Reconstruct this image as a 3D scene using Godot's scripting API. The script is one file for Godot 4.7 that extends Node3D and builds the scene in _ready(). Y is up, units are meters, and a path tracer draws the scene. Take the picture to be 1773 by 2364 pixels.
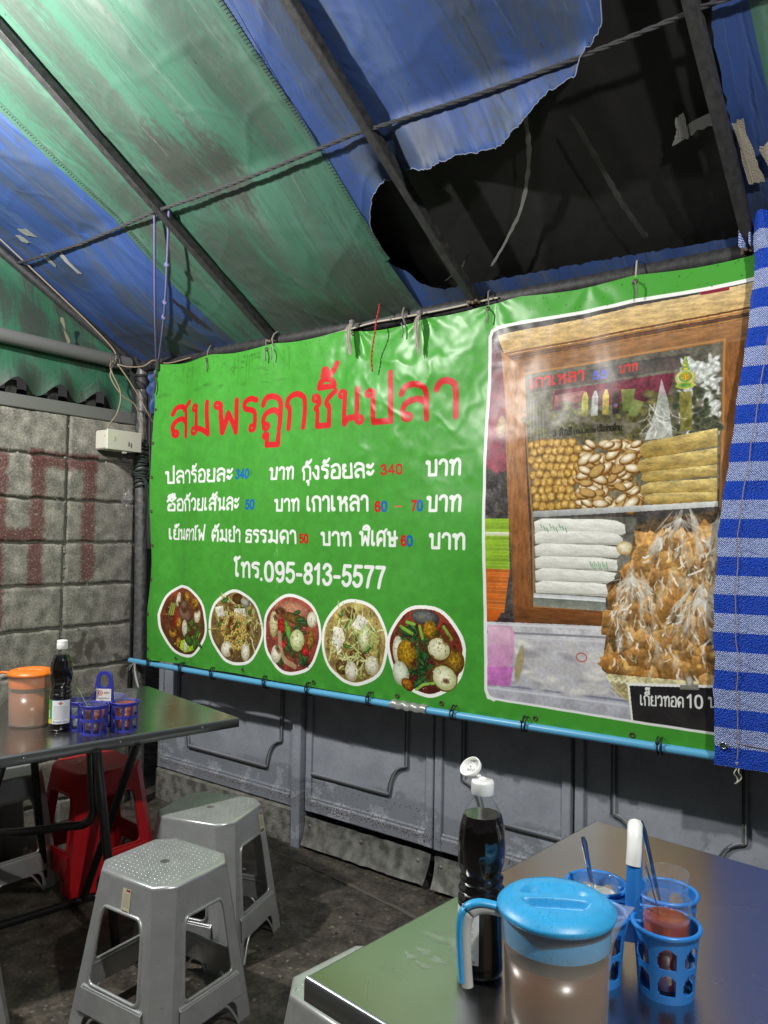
extends Node3D
# A tarpaulin-roofed noodle stall at night: menu banner on a grey metal gate, block wall, steel tables and plastic stools.
# World: camera foot at the origin, x right along the gate, z towards the viewer, metres.

const GATE_Z := -2.64
const BANNER_Z := -2.42
const WALL_X := -3.45
const SLOPE := 0.695            # rise of the roof per metre towards the viewer
const EAVE_Y := 2.30
const EAVE_Z := -2.45

var M := {}
var taken := {}

func roof_y(z: float) -> float:
	return EAVE_Y + (z - EAVE_Z) * SLOPE

func _ready() -> void:
	set_camera_and_light()
	make_materials()
	build_ground()
	build_block_wall()
	build_gate()
	build_roof()
	build_banner()
	build_curtain()
	build_tables()
	build_stools()
	build_left_table_things()
	build_near_table_things()
	build_cords_and_wires()

func set_camera_and_light() -> void:
	var cam := Camera3D.new()
	cam.name = "camera"
	cam.fov = 67.32
	cam.near = 0.05
	cam.far = 400.0
	add_child(cam)
	var yaw := deg_to_rad(36.3)
	var pitch := deg_to_rad(1.9)
	var roll := deg_to_rad(1.0)
	cam.position = Vector3(0, 1.4, 0)
	cam.basis = Basis(Vector3.UP, yaw) * Basis(Vector3.RIGHT, pitch) * Basis(Vector3.BACK, roll)
	cam.current = true
	var env := Environment.new()
	env.background_mode = Environment.BG_SKY
	var sky := Sky.new()
	var sm := ProceduralSkyMaterial.new()
	sm.sky_top_color = Color(0.09, 0.10, 0.12)
	sm.sky_horizon_color = Color(0.34, 0.33, 0.33)
	sm.sky_curve = 0.2
	sm.ground_bottom_color = Color(0.05, 0.05, 0.05)
	sm.ground_horizon_color = Color(0.30, 0.29, 0.29)
	sky.sky_material = sm
	env.sky = sky
	env.background_energy_multiplier = 1.0
	env.tonemap_mode = Environment.TONE_MAPPER_LINEAR
	env.tonemap_exposure = 0.72
	env.sdfgi_enabled = true
	env.ssao_enabled = true
	env.ssil_enabled = true
	var we := WorldEnvironment.new()
	we.name = "environment"
	we.environment = env
	add_child(we)
	# faint moon: the place is lit by its lamps
	var moon := DirectionalLight3D.new()
	moon.name = "moon"
	moon.light_energy = 0.02
	moon.light_color = Color(0.85, 0.9, 1.0)
	moon.light_angular_distance = 0.5
	moon.shadow_enabled = true
	add_child(moon)
	moon.rotation_degrees = Vector3(-55, 40, 0)
	# the two bulbs that hang under the roof, outside the picture
	hanging_bulb(Vector3(-2.55, 2.70, -0.62), 7.7, "white LED bulb hanging under the green tarpaulin, left of the view")
	hanging_bulb(Vector3(0.50, 2.72, -0.55), 5.6, "white LED bulb hanging over the near steel table, right of the view")

func hanging_bulb(at: Vector3, energy: float, label: String) -> void:
	var t := thing("hanging_bulb", label, "lamp", at, "bulbs under the roof")
	var glass := StandardMaterial3D.new()
	glass.albedo_color = Color(0.95, 0.95, 0.95)
	glass.emission_enabled = true
	glass.emission = Color(1.0, 0.985, 0.96)
	glass.emission_energy_multiplier = 12.0
	var s := st()
	lathe(s, [[0.0, -0.075], [0.018, -0.072], [0.032, -0.058], [0.038, -0.036], [0.034, -0.012], [0.022, 0.012], [0.017, 0.022], [0.0, 0.022]], 24)
	part(t, "bulb", s, glass)
	var s2 := st()
	lathe(s2, [[0.0, 0.02], [0.022, 0.02], [0.024, 0.03], [0.022, 0.075], [0.012, 0.09], [0.0, 0.09]], 20)
	part(t, "lamp_holder", s2, pm(Color(0.05, 0.05, 0.05), 0.5))
	var s3 := st()
	tube(s3, [Vector3(0, 0.085, 0), Vector3(0, roof_y(minf(at.z, -0.75 - (at.z + 0.75))) - at.y, 0)], 0.004, 6)
	part(t, "flex", s3, pm(Color(0.6, 0.58, 0.5), 0.6))
	var l := OmniLight3D.new()
	l.name = "bulb_light"
	l.light_energy = energy
	l.light_color = Color(1.0, 0.985, 0.96)
	l.light_size = 0.036
	l.omni_range = 12.0
	l.omni_attenuation = 2.0
	l.shadow_enabled = true
	t.add_child(l)
	l.position = Vector3(0, -0.035, 0)

# ---------------------------------------------------------------- nodes
func numbered(n: String) -> String:
	var k: int = taken.get(n, 0)
	taken[n] = k + 1
	return n if k == 0 else "%s_%03d" % [n, k]

func thing(called: String, label: String, category: String, at := Vector3.ZERO, group := "") -> Node3D:
	var o := Node3D.new()
	o.name = numbered(called)
	add_child(o)
	o.position = at
	o.set_meta("label", label)
	o.set_meta("category", category)
	if group:
		o.set_meta("group", group)
	return o

func structure(called: String) -> Node3D:
	var o := Node3D.new()
	o.name = called
	add_child(o)
	o.set_meta("kind", "structure")
	return o

func part(parent: Node3D, called: String, s: SurfaceTool, m: Material, at := Vector3.ZERO) -> MeshInstance3D:
	s.generate_normals()
	var o := MeshInstance3D.new()
	o.name = called
	o.mesh = s.commit()
	o.material_override = m
	parent.add_child(o, true)
	o.position = at
	return o

# a part whose shape was written in world coordinates
func part_w(parent: Node3D, called: String, s: SurfaceTool, m: Material) -> MeshInstance3D:
	var o := part(parent, called, s, m)
	o.position = -parent.global_position if parent.is_inside_tree() else -parent.position
	return o

# a thing that is one mesh, written in world coordinates, its origin at `at`
func solid(called: String, label: String, category: String, s: SurfaceTool, m: Material, at: Vector3, group := "") -> Node3D:
	s.generate_normals()
	var s2 := SurfaceTool.new()
	s2.append_from(s.commit(), 0, Transform3D(Basis.IDENTITY, -at))
	var o := MeshInstance3D.new()
	o.name = numbered(called)
	o.mesh = s2.commit()
	o.material_override = m
	add_child(o)
	o.position = at
	o.set_meta("label", label)
	o.set_meta("category", category)
	if group:
		o.set_meta("group", group)
	return o

func copy_of(o: Node3D, at: Vector3, turn: float, label: String) -> Node3D:
	var c: Node3D = o.duplicate()
	c.name = numbered(String(o.name).rstrip("0123456789_"))
	add_child(c)
	c.position = at
	c.rotation.y = turn
	c.set_meta("label", label)
	return c

# ---------------------------------------------------------------- shapes
func st() -> SurfaceTool:
	var s := SurfaceTool.new()
	s.begin(Mesh.PRIMITIVE_TRIANGLES)
	s.set_uv(Vector2.ZERO)
	return s

func tri(s: SurfaceTool, a: Vector3, b: Vector3, c: Vector3) -> void:
	s.add_vertex(a)
	s.add_vertex(b)
	s.add_vertex(c)

# corners in order round the face, clockwise seen from outside
func quad(s: SurfaceTool, a: Vector3, b: Vector3, c: Vector3, d: Vector3) -> void:
	tri(s, a, b, c)
	tri(s, a, c, d)

# box with chamfered edges
func cbox(s: SurfaceTool, c: Vector3, size: Vector3, ch := 0.002, bs := Basis.IDENTITY) -> void:
	s.set_smooth_group(-1)
	var h := size * 0.5
	ch = minf(ch, minf(h.x, minf(h.y, h.z)) * 0.9)
	var ax := [Vector3.RIGHT, Vector3.UP, Vector3.BACK]
	for k in 3:
		var u: Vector3 = ax[(k + 1) % 3]
		var v: Vector3 = ax[(k + 2) % 3]
		var n: Vector3 = ax[k]
		var hu := h.dot(u) - ch
		var hv := h.dot(v) - ch
		var hn := h.dot(n)
		for sg in [-1.0, 1.0]:
			var o = n * hn * sg
			var p := [o - u * hu - v * hv, o + u * hu - v * hv, o + u * hu + v * hv, o - u * hu + v * hv]
			if sg > 0:
				p.reverse()
			quad(s, c + bs * p[0], c + bs * p[1], c + bs * p[2], c + bs * p[3])
			# edges: between face k (sg) and face u (sg2)
			for sg2 in [-1.0, 1.0]:
				var hv2: float = hv
				var e0: Vector3 = n * hn * sg + u * (h.dot(u) - ch) * sg2
				var e1: Vector3 = n * (hn - ch) * sg + u * h.dot(u) * sg2
				var q := [e0 - v * hv2, e0 + v * hv2, e1 + v * hv2, e1 - v * hv2]
				if sg * sg2 > 0:
					q.reverse()
				quad(s, c + bs * q[0], c + bs * q[1], c + bs * q[2], c + bs * q[3])
	for i in 8:
		var sx := 1.0 if i & 1 else -1.0
		var sy := 1.0 if i & 2 else -1.0
		var sz := 1.0 if i & 4 else -1.0
		var a := Vector3(sx * h.x, sy * (h.y - ch), sz * (h.z - ch))
		var b := Vector3(sx * (h.x - ch), sy * h.y, sz * (h.z - ch))
		var d := Vector3(sx * (h.x - ch), sy * (h.y - ch), sz * h.z)
		if sx * sy * sz > 0:
			tri(s, c + bs * a, c + bs * d, c + bs * b)
		else:
			tri(s, c + bs * a, c + bs * b, c + bs * d)

func smooth_path(pts: Array, per := 6) -> Array:
	if pts.size() < 3:
		return pts
	var out := []
	for i in pts.size() - 1:
		var p0: Vector3 = pts[maxi(i - 1, 0)]
		var p1: Vector3 = pts[i]
		var p2: Vector3 = pts[i + 1]
		var p3: Vector3 = pts[mini(i + 2, pts.size() - 1)]
		for k in per:
			out.append(p1.cubic_interpolate(p2, p0, p3, float(k) / per))
	out.append(pts[pts.size() - 1])
	return out

# round bar along a path; r may be a number or a list (one radius a point); flat squeezes it across
func tube(s: SurfaceTool, pts: Array, r: Variant, sides := 10, flat := 1.0, up := Vector3.ZERO) -> void:
	s.set_smooth_group(0)
	var rings := []
	var ref := up
	for i in pts.size():
		var p: Vector3 = pts[i]
		var d: Vector3 = (pts[mini(i + 1, pts.size() - 1)] - pts[maxi(i - 1, 0)]).normalized()
		if ref == Vector3.ZERO:
			ref = Vector3.UP if absf(d.y) < 0.9 else Vector3.RIGHT
		var n := (ref - d * ref.dot(d)).normalized()
		if up == Vector3.ZERO:
			ref = n
		var b := d.cross(n)
		var rr: float = r[i] if r is Array else r
		var ring := PackedVector3Array()
		for k in sides:
			var a := k * TAU / sides
			ring.append(p + (n * cos(a) + b * sin(a) * flat) * rr)
		rings.append(ring)
	for i in rings.size() - 1:
		for k in sides:
			var k2 := (k + 1) % sides
			quad(s, rings[i][k], rings[i][k2], rings[i + 1][k2], rings[i + 1][k])
	s.set_smooth_group(-1)
	for k in range(1, sides - 1):
		tri(s, rings[0][0], rings[0][k + 1], rings[0][k])
		var z: PackedVector3Array = rings[rings.size() - 1]
		tri(s, z[0], z[k], z[k + 1])

# turned shape; profile of [radius, height] from bottom to top on the outside
func lathe(s: SurfaceTool, prof: Array, seg_n: int, at := Vector3.ZERO, sq := 1.0) -> void:
	s.set_smooth_group(0)
	for i in prof.size() - 1:
		var r0: float = prof[i][0]
		var y0: float = prof[i][1]
		var r1: float = prof[i + 1][0]
		var y1: float = prof[i + 1][1]
		for k in seg_n:
			var a0 := k * TAU / seg_n
			var a1 := (k + 1) * TAU / seg_n
			var p00 := at + Vector3(cos(a0) * r0, y0, sin(a0) * r0 * sq)
			var p01 := at + Vector3(cos(a1) * r0, y0, sin(a1) * r0 * sq)
			var p10 := at + Vector3(cos(a0) * r1, y1, sin(a0) * r1 * sq)
			var p11 := at + Vector3(cos(a1) * r1, y1, sin(a1) * r1 * sq)
			if r0 < 1e-6:
				tri(s, p00, p10, p11)
			elif r1 < 1e-6:
				tri(s, p00, p10, p01)
			else:
				quad(s, p00, p10, p11, p01)

# flat polygon pushed out by `depth`; at(p) turns 2-D points into the place in space, n its outward direction
func slab(s: SurfaceTool, pts: PackedVector2Array, at: Callable, n: Vector3, depth: float) -> void:
	s.set_smooth_group(-1)
	if Geometry2D.is_polygon_clockwise(pts):
		pts.reverse()
	var idx := Geometry2D.triangulate_polygon(pts)
	for i in range(0, idx.size(), 3):
		var a: Vector3 = at.call(pts[idx[i]])
		var b: Vector3 = at.call(pts[idx[i + 1]])
		var c: Vector3 = at.call(pts[idx[i + 2]])
		if (b - a).cross(c - a).dot(n) > 0.0:
			var t := b
			b = c
			c = t
		tri(s, a, b, c)
		tri(s, a - n * depth, c - n * depth, b - n * depth)
	for i in pts.size():
		var a2: Vector3 = at.call(pts[i])
		var b2: Vector3 = at.call(pts[(i + 1) % pts.size()])
		var mid := (a2 + b2) * 0.5
		quad(s, a2, b2, b2 - n * depth, a2 - n * depth)
		if mid == Vector3.INF:
			return

# a sheet over (u, v) in 0..1, with texture coordinates u, v
func sheet(s: SurfaceTool, nu: int, nv: int, at: Callable, uv: Variant = null, keep: Variant = null) -> void:
	s.set_smooth_group(0)
	var g := PackedVector3Array()
	g.resize((nu + 1) * (nv + 1))
	for j in nv + 1:
		for i in nu + 1:
			g[j * (nu + 1) + i] = at.call(float(i) / nu, float(j) / nv)
	for j in nv:
		for i in nu:
			if keep != null and not keep.call((i + 0.5) / nu, (j + 0.5) / nv):
				continue
			for q in [[0, 0], [1, 0], [1, 1], [0, 0], [1, 1], [0, 1]]:
				var u := float(i + q[0]) / nu
				var v := float(j + q[1]) / nv
				s.set_uv(uv.call(u, v) if uv != null else Vector2(u, v))
				s.add_vertex(g[(j + q[1]) * (nu + 1) + i + q[0]])

# thin wall of revolution with openings: r(v) and y(v) along the height, keep(angle 0..1, v) says where there is plastic
func pierced(s: SurfaceTool, nu: int, nv: int, rad: Callable, hei: Callable, keep: Callable, thick: float, at: Vector3) -> void:
	var has := PackedByteArray()
	has.resize(nu * nv)
	for j in nv:
		for i in nu:
			has[j * nu + i] = 1 if keep.call((i + 0.5) / nu, (j + 0.5) / nv) else 0
	var P := func(i: int, j: int, inn: float) -> Vector3:
		var v := float(j) / nv
		var r: float = rad.call(v) - inn
		var a := i * TAU / nu
		return at + Vector3(cos(a) * r, hei.call(v), sin(a) * r)
	for j in nv:
		for i in nu:
			if not has[j * nu + i]:
				continue
			s.set_smooth_group(0)
			quad(s, P.call(i, j, 0.0), P.call(i, j + 1, 0.0), P.call(i + 1, j + 1, 0.0), P.call(i + 1, j, 0.0))
			s.set_smooth_group(1)
			quad(s, P.call(i, j, thick), P.call(i + 1, j, thick), P.call(i + 1, j + 1, thick), P.call(i, j + 1, thick))
			s.set_smooth_group(-1)
			if not has[j * nu + (i + 1) % nu]:
				quad(s, P.call(i + 1, j, 0.0), P.call(i + 1, j + 1, 0.0), P.call(i + 1, j + 1, thick), P.call(i + 1, j, thick))
			if not has[j * nu + (i + nu - 1) % nu]:
				quad(s, P.call(i, j, thick), P.call(i, j + 1, thick), P.call(i, j + 1, 0.0), P.call(i, j, 0.0))
			if j == nv - 1 or not has[(j + 1) * nu + i]:
				quad(s, P.call(i, j + 1, 0.0), P.call(i, j + 1, thick), P.call(i + 1, j + 1, thick), P.call(i + 1, j + 1, 0.0))
			if j == 0 or not has[(j - 1) * nu + i]:
				quad(s, P.call(i, j, thick), P.call(i, j, 0.0), P.call(i + 1, j, 0.0), P.call(i + 1, j, thick))

# ---------------------------------------------------------------- materials (linear base colours)
func pm(lin: Color, rough := 0.6, metal := 0.0) -> StandardMaterial3D:
	var m := StandardMaterial3D.new()
	m.albedo_color = lin.linear_to_srgb()
	m.roughness = rough
	m.metallic = metal
	m.cull_mode = BaseMaterial3D.CULL_DISABLED
	return m

func grey_noise(sd: int, freq: float, oct: int, lo: float, hi: float, size := 512) -> ImageTexture:
	var b := noise_bytes(sd, freq, oct, size)
	var o := PackedByteArray()
	o.resize(b.size())
	for i in b.size():
		o[i] = int(clampf(255.0 * lerpf(lo, hi, b[i] / 255.0), 0.0, 255.0))
	return ImageTexture.create_from_image(Image.create_from_data(size, size, false, Image.FORMAT_L8, o))

func bumpy(m: StandardMaterial3D, tex: Texture2D, cm: float, scale := 1.0, world := false) -> StandardMaterial3D:
	m.heightmap_enabled = true
	m.heightmap_texture = tex
	m.heightmap_scale = cm
	if world:
		m.uv1_triplanar = true
		m.uv1_world_triplanar = true
		m.uv1_scale = Vector3.ONE * scale
	return m
# ---------------------------------------------------------------- materials with computed surface
func tex_floor() -> ImageTexture:
	# dark trodden concrete with pale chips of aggregate and brown dirt
	var a := noise_bytes(11, 0.012, 4, 1024)
	var b := noise_bytes(12, 0.06, 4, 1024)
	canvas(1024, 1024, Color.BLACK)
	for i in 1024 * 1024:
		var p := a[i] / 255.0
		var q := b[i] / 255.0
		var v := 44.0 + 46.0 * p + 38.0 * (q - 0.5)
		PB[i * 3] = int(clampf(v * 1.08, 4, 255))
		PB[i * 3 + 1] = int(clampf(v * 1.0, 4, 255))
		PB[i * 3 + 2] = int(clampf(v * 0.9, 4, 255))
	var rg := RandomNumberGenerator.new()
	rg.seed = 5
	for k in 5200:
		var x := rg.randf() * 1023.0
		var y := rg.randf() * 1023.0
		var pat := a[int(y) * 1024 + int(x)] / 255.0
		if rg.randf() > smoothstep(0.25, 0.65, pat):
			continue
		var s := rg.randf()
		var c := Color(0.52, 0.50, 0.43).lerp(Color(0.30, 0.29, 0.26), rg.randf())
		var rr := 0.8 + 5.0 * s * s * s
		ell(x, y, rr * rg.randf_range(0.8, 1.5), rr * rg.randf_range(0.6, 1.0), rg.randf() * 3.0, c, c.darkened(0.2), 0.2, 1.0)
	for k in 60:
		ell(rg.randf() * 1023, rg.randf() * 1023, rg.randf_range(2, 9), rg.randf_range(2, 5), rg.randf() * 3, Color(0.05, 0.045, 0.04), Color(0.08, 0.07, 0.06), 0.2, 2.0)
	return canvas_texture()

func tex_wall() -> ImageTexture:
	# cement blocks, 1.6 m of wall from z -2.65, 2.0 m high; maroon paint strokes as on the wall
	var a := noise_bytes(21, 0.02, 4, 512)
	var b := noise_bytes(22, 0.16, 3, 512)
	canvas(800, 1000, Color.BLACK)
	for y in 1000:
		for x in 800:
			var p := a[(y & 511) * 512 + (x & 511)] / 255.0
			var q := b[(y & 511) * 512 + (x & 511)] / 255.0
			var v := 126.0 + 60.0 * (p - 0.5) + 64.0 * (q - 0.5)
			var i := (y * 800 + x) * 3
			PB[i] = int(clampf(v, 0, 255))
			PB[i + 1] = int(clampf(v * 0.975, 0, 255))
			PB[i + 2] = int(clampf(v * 0.915, 0, 255))
	var W := func(z: float, yy: float) -> Vector2:
		return Vector2((z + 2.65) / 1.6 * 800.0, (2.0 - yy) / 2.0 * 1000.0)
	var bars := [[-1.70, -1.795, 1.775, 0.96], [-1.91, -1.98, 1.785, 1.14], [-2.178, -2.252, 1.78, 1.165]]
	var rg := RandomNumberGenerator.new()
	rg.seed = 6
	var strokes := []
	for r in bars:
		strokes.append([r[1], r[0], r[3], r[2]])
	strokes.append([-2.25, -1.91, 1.705, 1.785])
	strokes.append([-1.93, -1.78, 1.355, 1.415])
	for r in strokes:
		var p0: Vector2 = W.call(r[0], r[3])
		var p1: Vector2 = W.call(r[1], r[2])
		for y in range(int(p0.y) - 5, int(p1.y) + 6):
			for x in range(int(p0.x) - 5, int(p1.x) + 6):
				var nn := b[(y & 511) * 512 + (x & 511)] / 255.0
				var n2 := a[((y * 2) & 511) * 512 + ((x * 2) & 511)] / 255.0
				var ed := minf(minf(x - p0.x, p1.x - x), minf(y - p0.y, p1.y - y))
				var al := clampf(ed * 0.10 + 0.45 + (n2 - 0.5) * 1.1, 0.0, 1.0) * clampf(1.05 - maxf(0.0, nn - 0.50) * 3.0, 0.2, 0.74)
				px(x, y, 88 + 46 * (nn - 0.5), 48 + 24 * (nn - 0.5), 46 + 22 * (nn - 0.5), al)
	# soot and damp: dark flat stains with their own edge, pale splashes
	for k in 26:
		var q0: Vector2 = W.call(rg.randf_range(-2.62, -1.2), rg.randf_range(0.0, 1.2))
		for y in range(int(q0.y) - 50, int(q0.y) + 50):
			for x in range(int(q0.x) - 60, int(q0.x) + 60):
				var n3 := a[(y & 511) * 512 + ((x + 77) & 511)] / 255.0
				var dd := Vector2((x - q0.x) / 60.0, (y - q0.y) / 50.0).length()
				if n3 - dd * 0.6 > 0.12:
					px(x, y, 70, 66, 58, clampf((n3 - dd * 0.6 - 0.12) * 3.0, 0.0, 0.55))
	for k in 70:
		var q1: Vector2 = W.call(rg.randf_range(-2.62, -1.2), rg.randf_range(0.3, 1.9))
		ell(q1.x, q1.y, rg.randf_range(0.8, 2.6), rg.randf_range(0.8, 2.0), 0, Color(0.7, 0.68, 0.6), Color(0.6, 0.58, 0.5), 0.1)
	return canvas_texture()

func tex_gate() -> ImageTexture:
	# grey oil paint: x -3.4 .. -0.2, y 0 .. 0.9; rust along the rails, tide marks above the mouldings
	var a := noise_bytes(31, 0.012, 5, 512)
	var b := noise_bytes(32, 0.08, 4, 512)
	var w := 1600
	var h := 450
	canvas(w, h, Color.BLACK)
	for y in h:
		var wy := 0.9 - y * 0.9 / h
		for x in w:
			var wx := -3.4 + x * 3.2 / w
			var p := a[(y & 511) * 512 + (x & 511)] / 255.0
			var q := b[(y & 511) * 512 + (x & 511)] / 255.0
			var q2 := b[((y * 2 + 40) & 511) * 512 + ((x * 2) & 511)] / 255.0
			var r := 152.0 + 20.0 * (p - 0.5) + 10.0 * (q - 0.5)
			var g := 157.0 + 20.0 * (p - 0.5) + 10.0 * (q - 0.5)
			var bl := 168.0 + 20.0 * (p - 0.5) + 8.0 * (q - 0.5)
			# older, darker coat below a wavy tide line
			var tide := 0.345 + 0.09 * (p - 0.5) + 0.02 * sin(wx * 9.0)
			if wy < tide and p + q * 0.3 < 0.78:
				var k := clampf((tide - wy) * 60.0, 0.0, 1.0)
				r = lerpf(r, 132, k)
				g = lerpf(g, 137, k)
				bl = lerpf(bl, 147, k)
			# rust and chips near the bottom rails and under the moulding
			var near := exp(-absf(wy - 0.205) / 0.045) + 0.55 * exp(-absf(wy - 0.30) / 0.05) * (1.0 if wx > -2.4 and wx < -1.7 else 0.45)
			var q3 := b[((y * 4 + 9) & 511) * 512 + ((x * 3 + 200) & 511)] / 255.0
			var m := q3 * 0.44 + q2 * 0.28 + p * 0.10 + q * 0.12 + near * 0.20
			if m > 0.70:
				var k2 := clampf((m - 0.70) * 16.0, 0.0, 0.92)
				r = lerpf(r, 44 + 44 * q, k2)
				g = lerpf(g, 34 + 24 * q, k2)
				bl = lerpf(bl, 28 + 12 * q, k2)
			elif q2 > 0.86:
				r *= 0.55
				g *= 0.55
				bl *= 0.55
			var i := (y * w + x) * 3
			PB[i] = int(clampf(r, 0, 255))
			PB[i + 1] = int(clampf(g, 0, 255))
			PB[i + 2] = int(clampf(bl, 0, 255))
	return canvas_texture()

func tex_metal_sheet() -> ImageTexture:
	var a := noise_bytes(41, 0.02, 5, 512)
	var b := noise_bytes(42, 0.1, 4, 512)
	canvas(512, 512, Color.BLACK)
	for i in 512 * 512:
		var v := 130.0 + 64.0 * (a[i] / 255.0 - 0.45) + 34.0 * (b[i] / 255.0 - 0.5)
		if a[i] < 96 and b[i] > 120:
			v *= 0.8
		PB[i * 3] = int(clampf(v * 1.0, 8, 235))
		PB[i * 3 + 1] = int(clampf(v * 1.0, 8, 235))
		PB[i * 3 + 2] = int(clampf(v * 0.97, 8, 235))
	return canvas_texture()

# tarpaulin cloth: 1.1 m wide, 2.1 m along the slope (v = 0 at the ridge); mould and grime with their own ragged edge
func tex_tarp(base: Color, worn: Color, sd: int, spots: Array) -> ImageTexture:
	var a := noise_bytes(sd, 0.008, 5, 512)
	var b := noise_bytes(sd + 1, 0.05, 4, 512)
	var n := 1024
	canvas(n, n, Color.BLACK)
	for y in n:
		for x in n:
			var p := a[((y / 4) & 511) * 512 + (x & 511)] / 255.0          # long streaks down the slope
			var q := b[(y & 511) * 512 + (x & 511)] / 255.0
			var s := b[((y / 6 + 130) & 511) * 512 + ((x * 2) & 511)] / 255.0
			var f := smoothstep(0.40, 0.85, p * 0.75 + s * 0.25)
			var c := base.lerp(worn, f * 0.5)
			var g := 1.0 + 0.07 * (q - 0.5) + 0.10 * (a[(((y / 2) + 60) & 511) * 512 + ((x / 2) & 511)] / 255.0 - 0.5)
			var u := float(x) / n
			var v := float(y) / n
			var dirt := 0.0
			for d in spots:
				var du: float = (u - d[0] - (v - d[1]) * d[5]) / d[2]
				var dv: float = (v - d[1]) / d[3]
				var e := 1.0 - (du * du + dv * dv)
				if e > -0.6:
					dirt = maxf(dirt, d[4] * smoothstep(-0.1, 1.1, e + (p - 0.5) * 1.5 + (q - 0.5) * 1.0 + (s - 0.5) * 0.8))
			dirt = maxf(dirt, 0.30 * smoothstep(0.60, 0.85, s * 0.7 + q * 0.4))
			var k := (y * n + x) * 3
			PB[k] = int(clampf(lerpf(c.r * g, 0.17 + 0.07 * q, dirt) * 255.0, 0, 255))
			PB[k + 1] = int(clampf(lerpf(c.g * g, 0.175 + 0.07 * q, dirt) * 255.0, 0, 255))
			PB[k + 2] = int(clampf(lerpf(c.b * g, 0.165 + 0.06 * q, dirt) * 255.0, 0, 255))
	var rg := RandomNumberGenerator.new()
	rg.seed = sd
	for k in 420:
		var p := Vector2(rg.randf(), rg.randf()) * float(n)
		seg(p, p + Vector2(rg.randf_range(-3, 3), rg.randf_range(-6, 6)), rg.randf_range(0.5, 2.0), Color(0.14, 0.14, 0.13), rg.randf_range(0.15, 0.5))
	for k in 70:
		var p := Vector2(rg.randf(), rg.randf()) * float(n)
		var l := Vector2(rg.randf_range(-6, 6), rg.randf_range(40, 190))
		line(PackedVector2Array([p, p + l * 0.5 + Vector2(rg.randf_range(-4, 4), 0), p + l]), rg.randf_range(0.8, 4.0), worn.lightened(0.12) if k % 2 else Color(0.17, 0.175, 0.17), rg.randf_range(0.10, 0.30))
	return canvas_texture()

func tex_curtain() -> ImageTexture:
	# woven plastic: one solid and one chequered band, 0.108 m in all (square patch)
	canvas(432, 432, Color(0.02, 0.13, 0.52))
	for y in 432:
		for x in 432:
			var i := (y * 432 + x) * 3
			var wv := 0.94 + 0.06 * sin(x * 0.7854) * sin(y * 0.7854)
			var c := Vector3(12, 74, 206) * wv
			if y >= 216:
				var on := ((x / 12) + ((y - 216) / 12)) % 2 == 0
				if on:
					c = Vector3(226, 236, 252) * wv
			PB[i] = int(c.x)
			PB[i + 1] = int(c.y)
			PB[i + 2] = int(c.z)
	return canvas_texture()

# marks of use on pale ground: scratches, smudges and specks (multiplies a plain colour)
func tex_marks(sd: int, scratches: int, specks_n: int, base: float, dark: float, size := 512) -> ImageTexture:
	canvas(size, size, Color(base, base, base))
	var n := noise_bytes(sd, 0.012, 4, 512)
	for i in size * size:
		var v := base * 255.0 * (0.93 + 0.10 * n[((i / size) & 511) * 512 + (i % size & 511)] / 255.0)
		PB[i * 3] = int(minf(v, 255.0))
		PB[i * 3 + 1] = PB[i * 3]
		PB[i * 3 + 2] = PB[i * 3]
	var rg := RandomNumberGenerator.new()
	rg.seed = sd
	for k in scratches:
		var p := Vector2(rg.randf(), rg.randf()) * size
		var an := rg.randf() * TAU
		var d := Vector2.from_angle(an) * rg.randf_range(6, 70)
		var c := base * (dark if rg.randf() < 0.6 else 1.12)
		line(PackedVector2Array([p, p + d * 0.5 + Vector2(rg.randf_range(-3, 3), rg.randf_range(-3, 3)), p + d]), rg.randf_range(0.3, 0.9), Color(c, c, c), rg.randf_range(0.2, 0.6))
	for k in specks_n:
		var p := Vector2(rg.randf(), rg.randf()) * size
		if n[(int(p.y) & 511) * 512 + (int(p.x) & 511)] < 120:
			continue
		var c := base * dark * 0.6
		seg(p, p + Vector2(rg.randf_range(-3, 3), rg.randf_range(-2, 2)), rg.randf_range(0.4, 1.6), Color(c, c, c), rg.randf_range(0.3, 0.8))
	return canvas_texture()

# relief of stiff cloth: short sharp creases and long soft ones
func tex_creases() -> ImageTexture:
	canvas(1024, 1024, Color(0.5, 0.5, 0.5))
	var n := noise_bytes(58, 0.006, 3, 512)
	for i in 1024 * 1024:
		var v := 128.0 + 60.0 * (n[((i / 1024) / 2 & 511) * 512 + ((i % 1024) / 2 & 511)] / 255.0 - 0.5)
		PB[i * 3] = int(v)
	var rg := RandomNumberGenerator.new()
	rg.seed = 59
	for k in 64:
		var p := Vector2(rg.randf(), rg.randf()) * 1024.0
		var an := rg.randf_range(-0.5, 0.5) + (PI / 2 if rg.randf() < 0.6 else 0.3)
		var pts := PackedVector2Array()
		var step := rg.randf_range(14, 70)
		for j in 5:
			pts.append(p)
			p += Vector2.from_angle(an) * step
			an += rg.randf_range(-0.22, 0.22)
		pts = curve(pts)
		var up := rg.randf() < 0.5
		for w in [9.0, 6.0, 3.0, 1.5]:
			line(pts, w, Color(0.66, 0, 0) if up else Color(0.34, 0, 0), 0.07)
	return canvas_texture()

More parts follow.
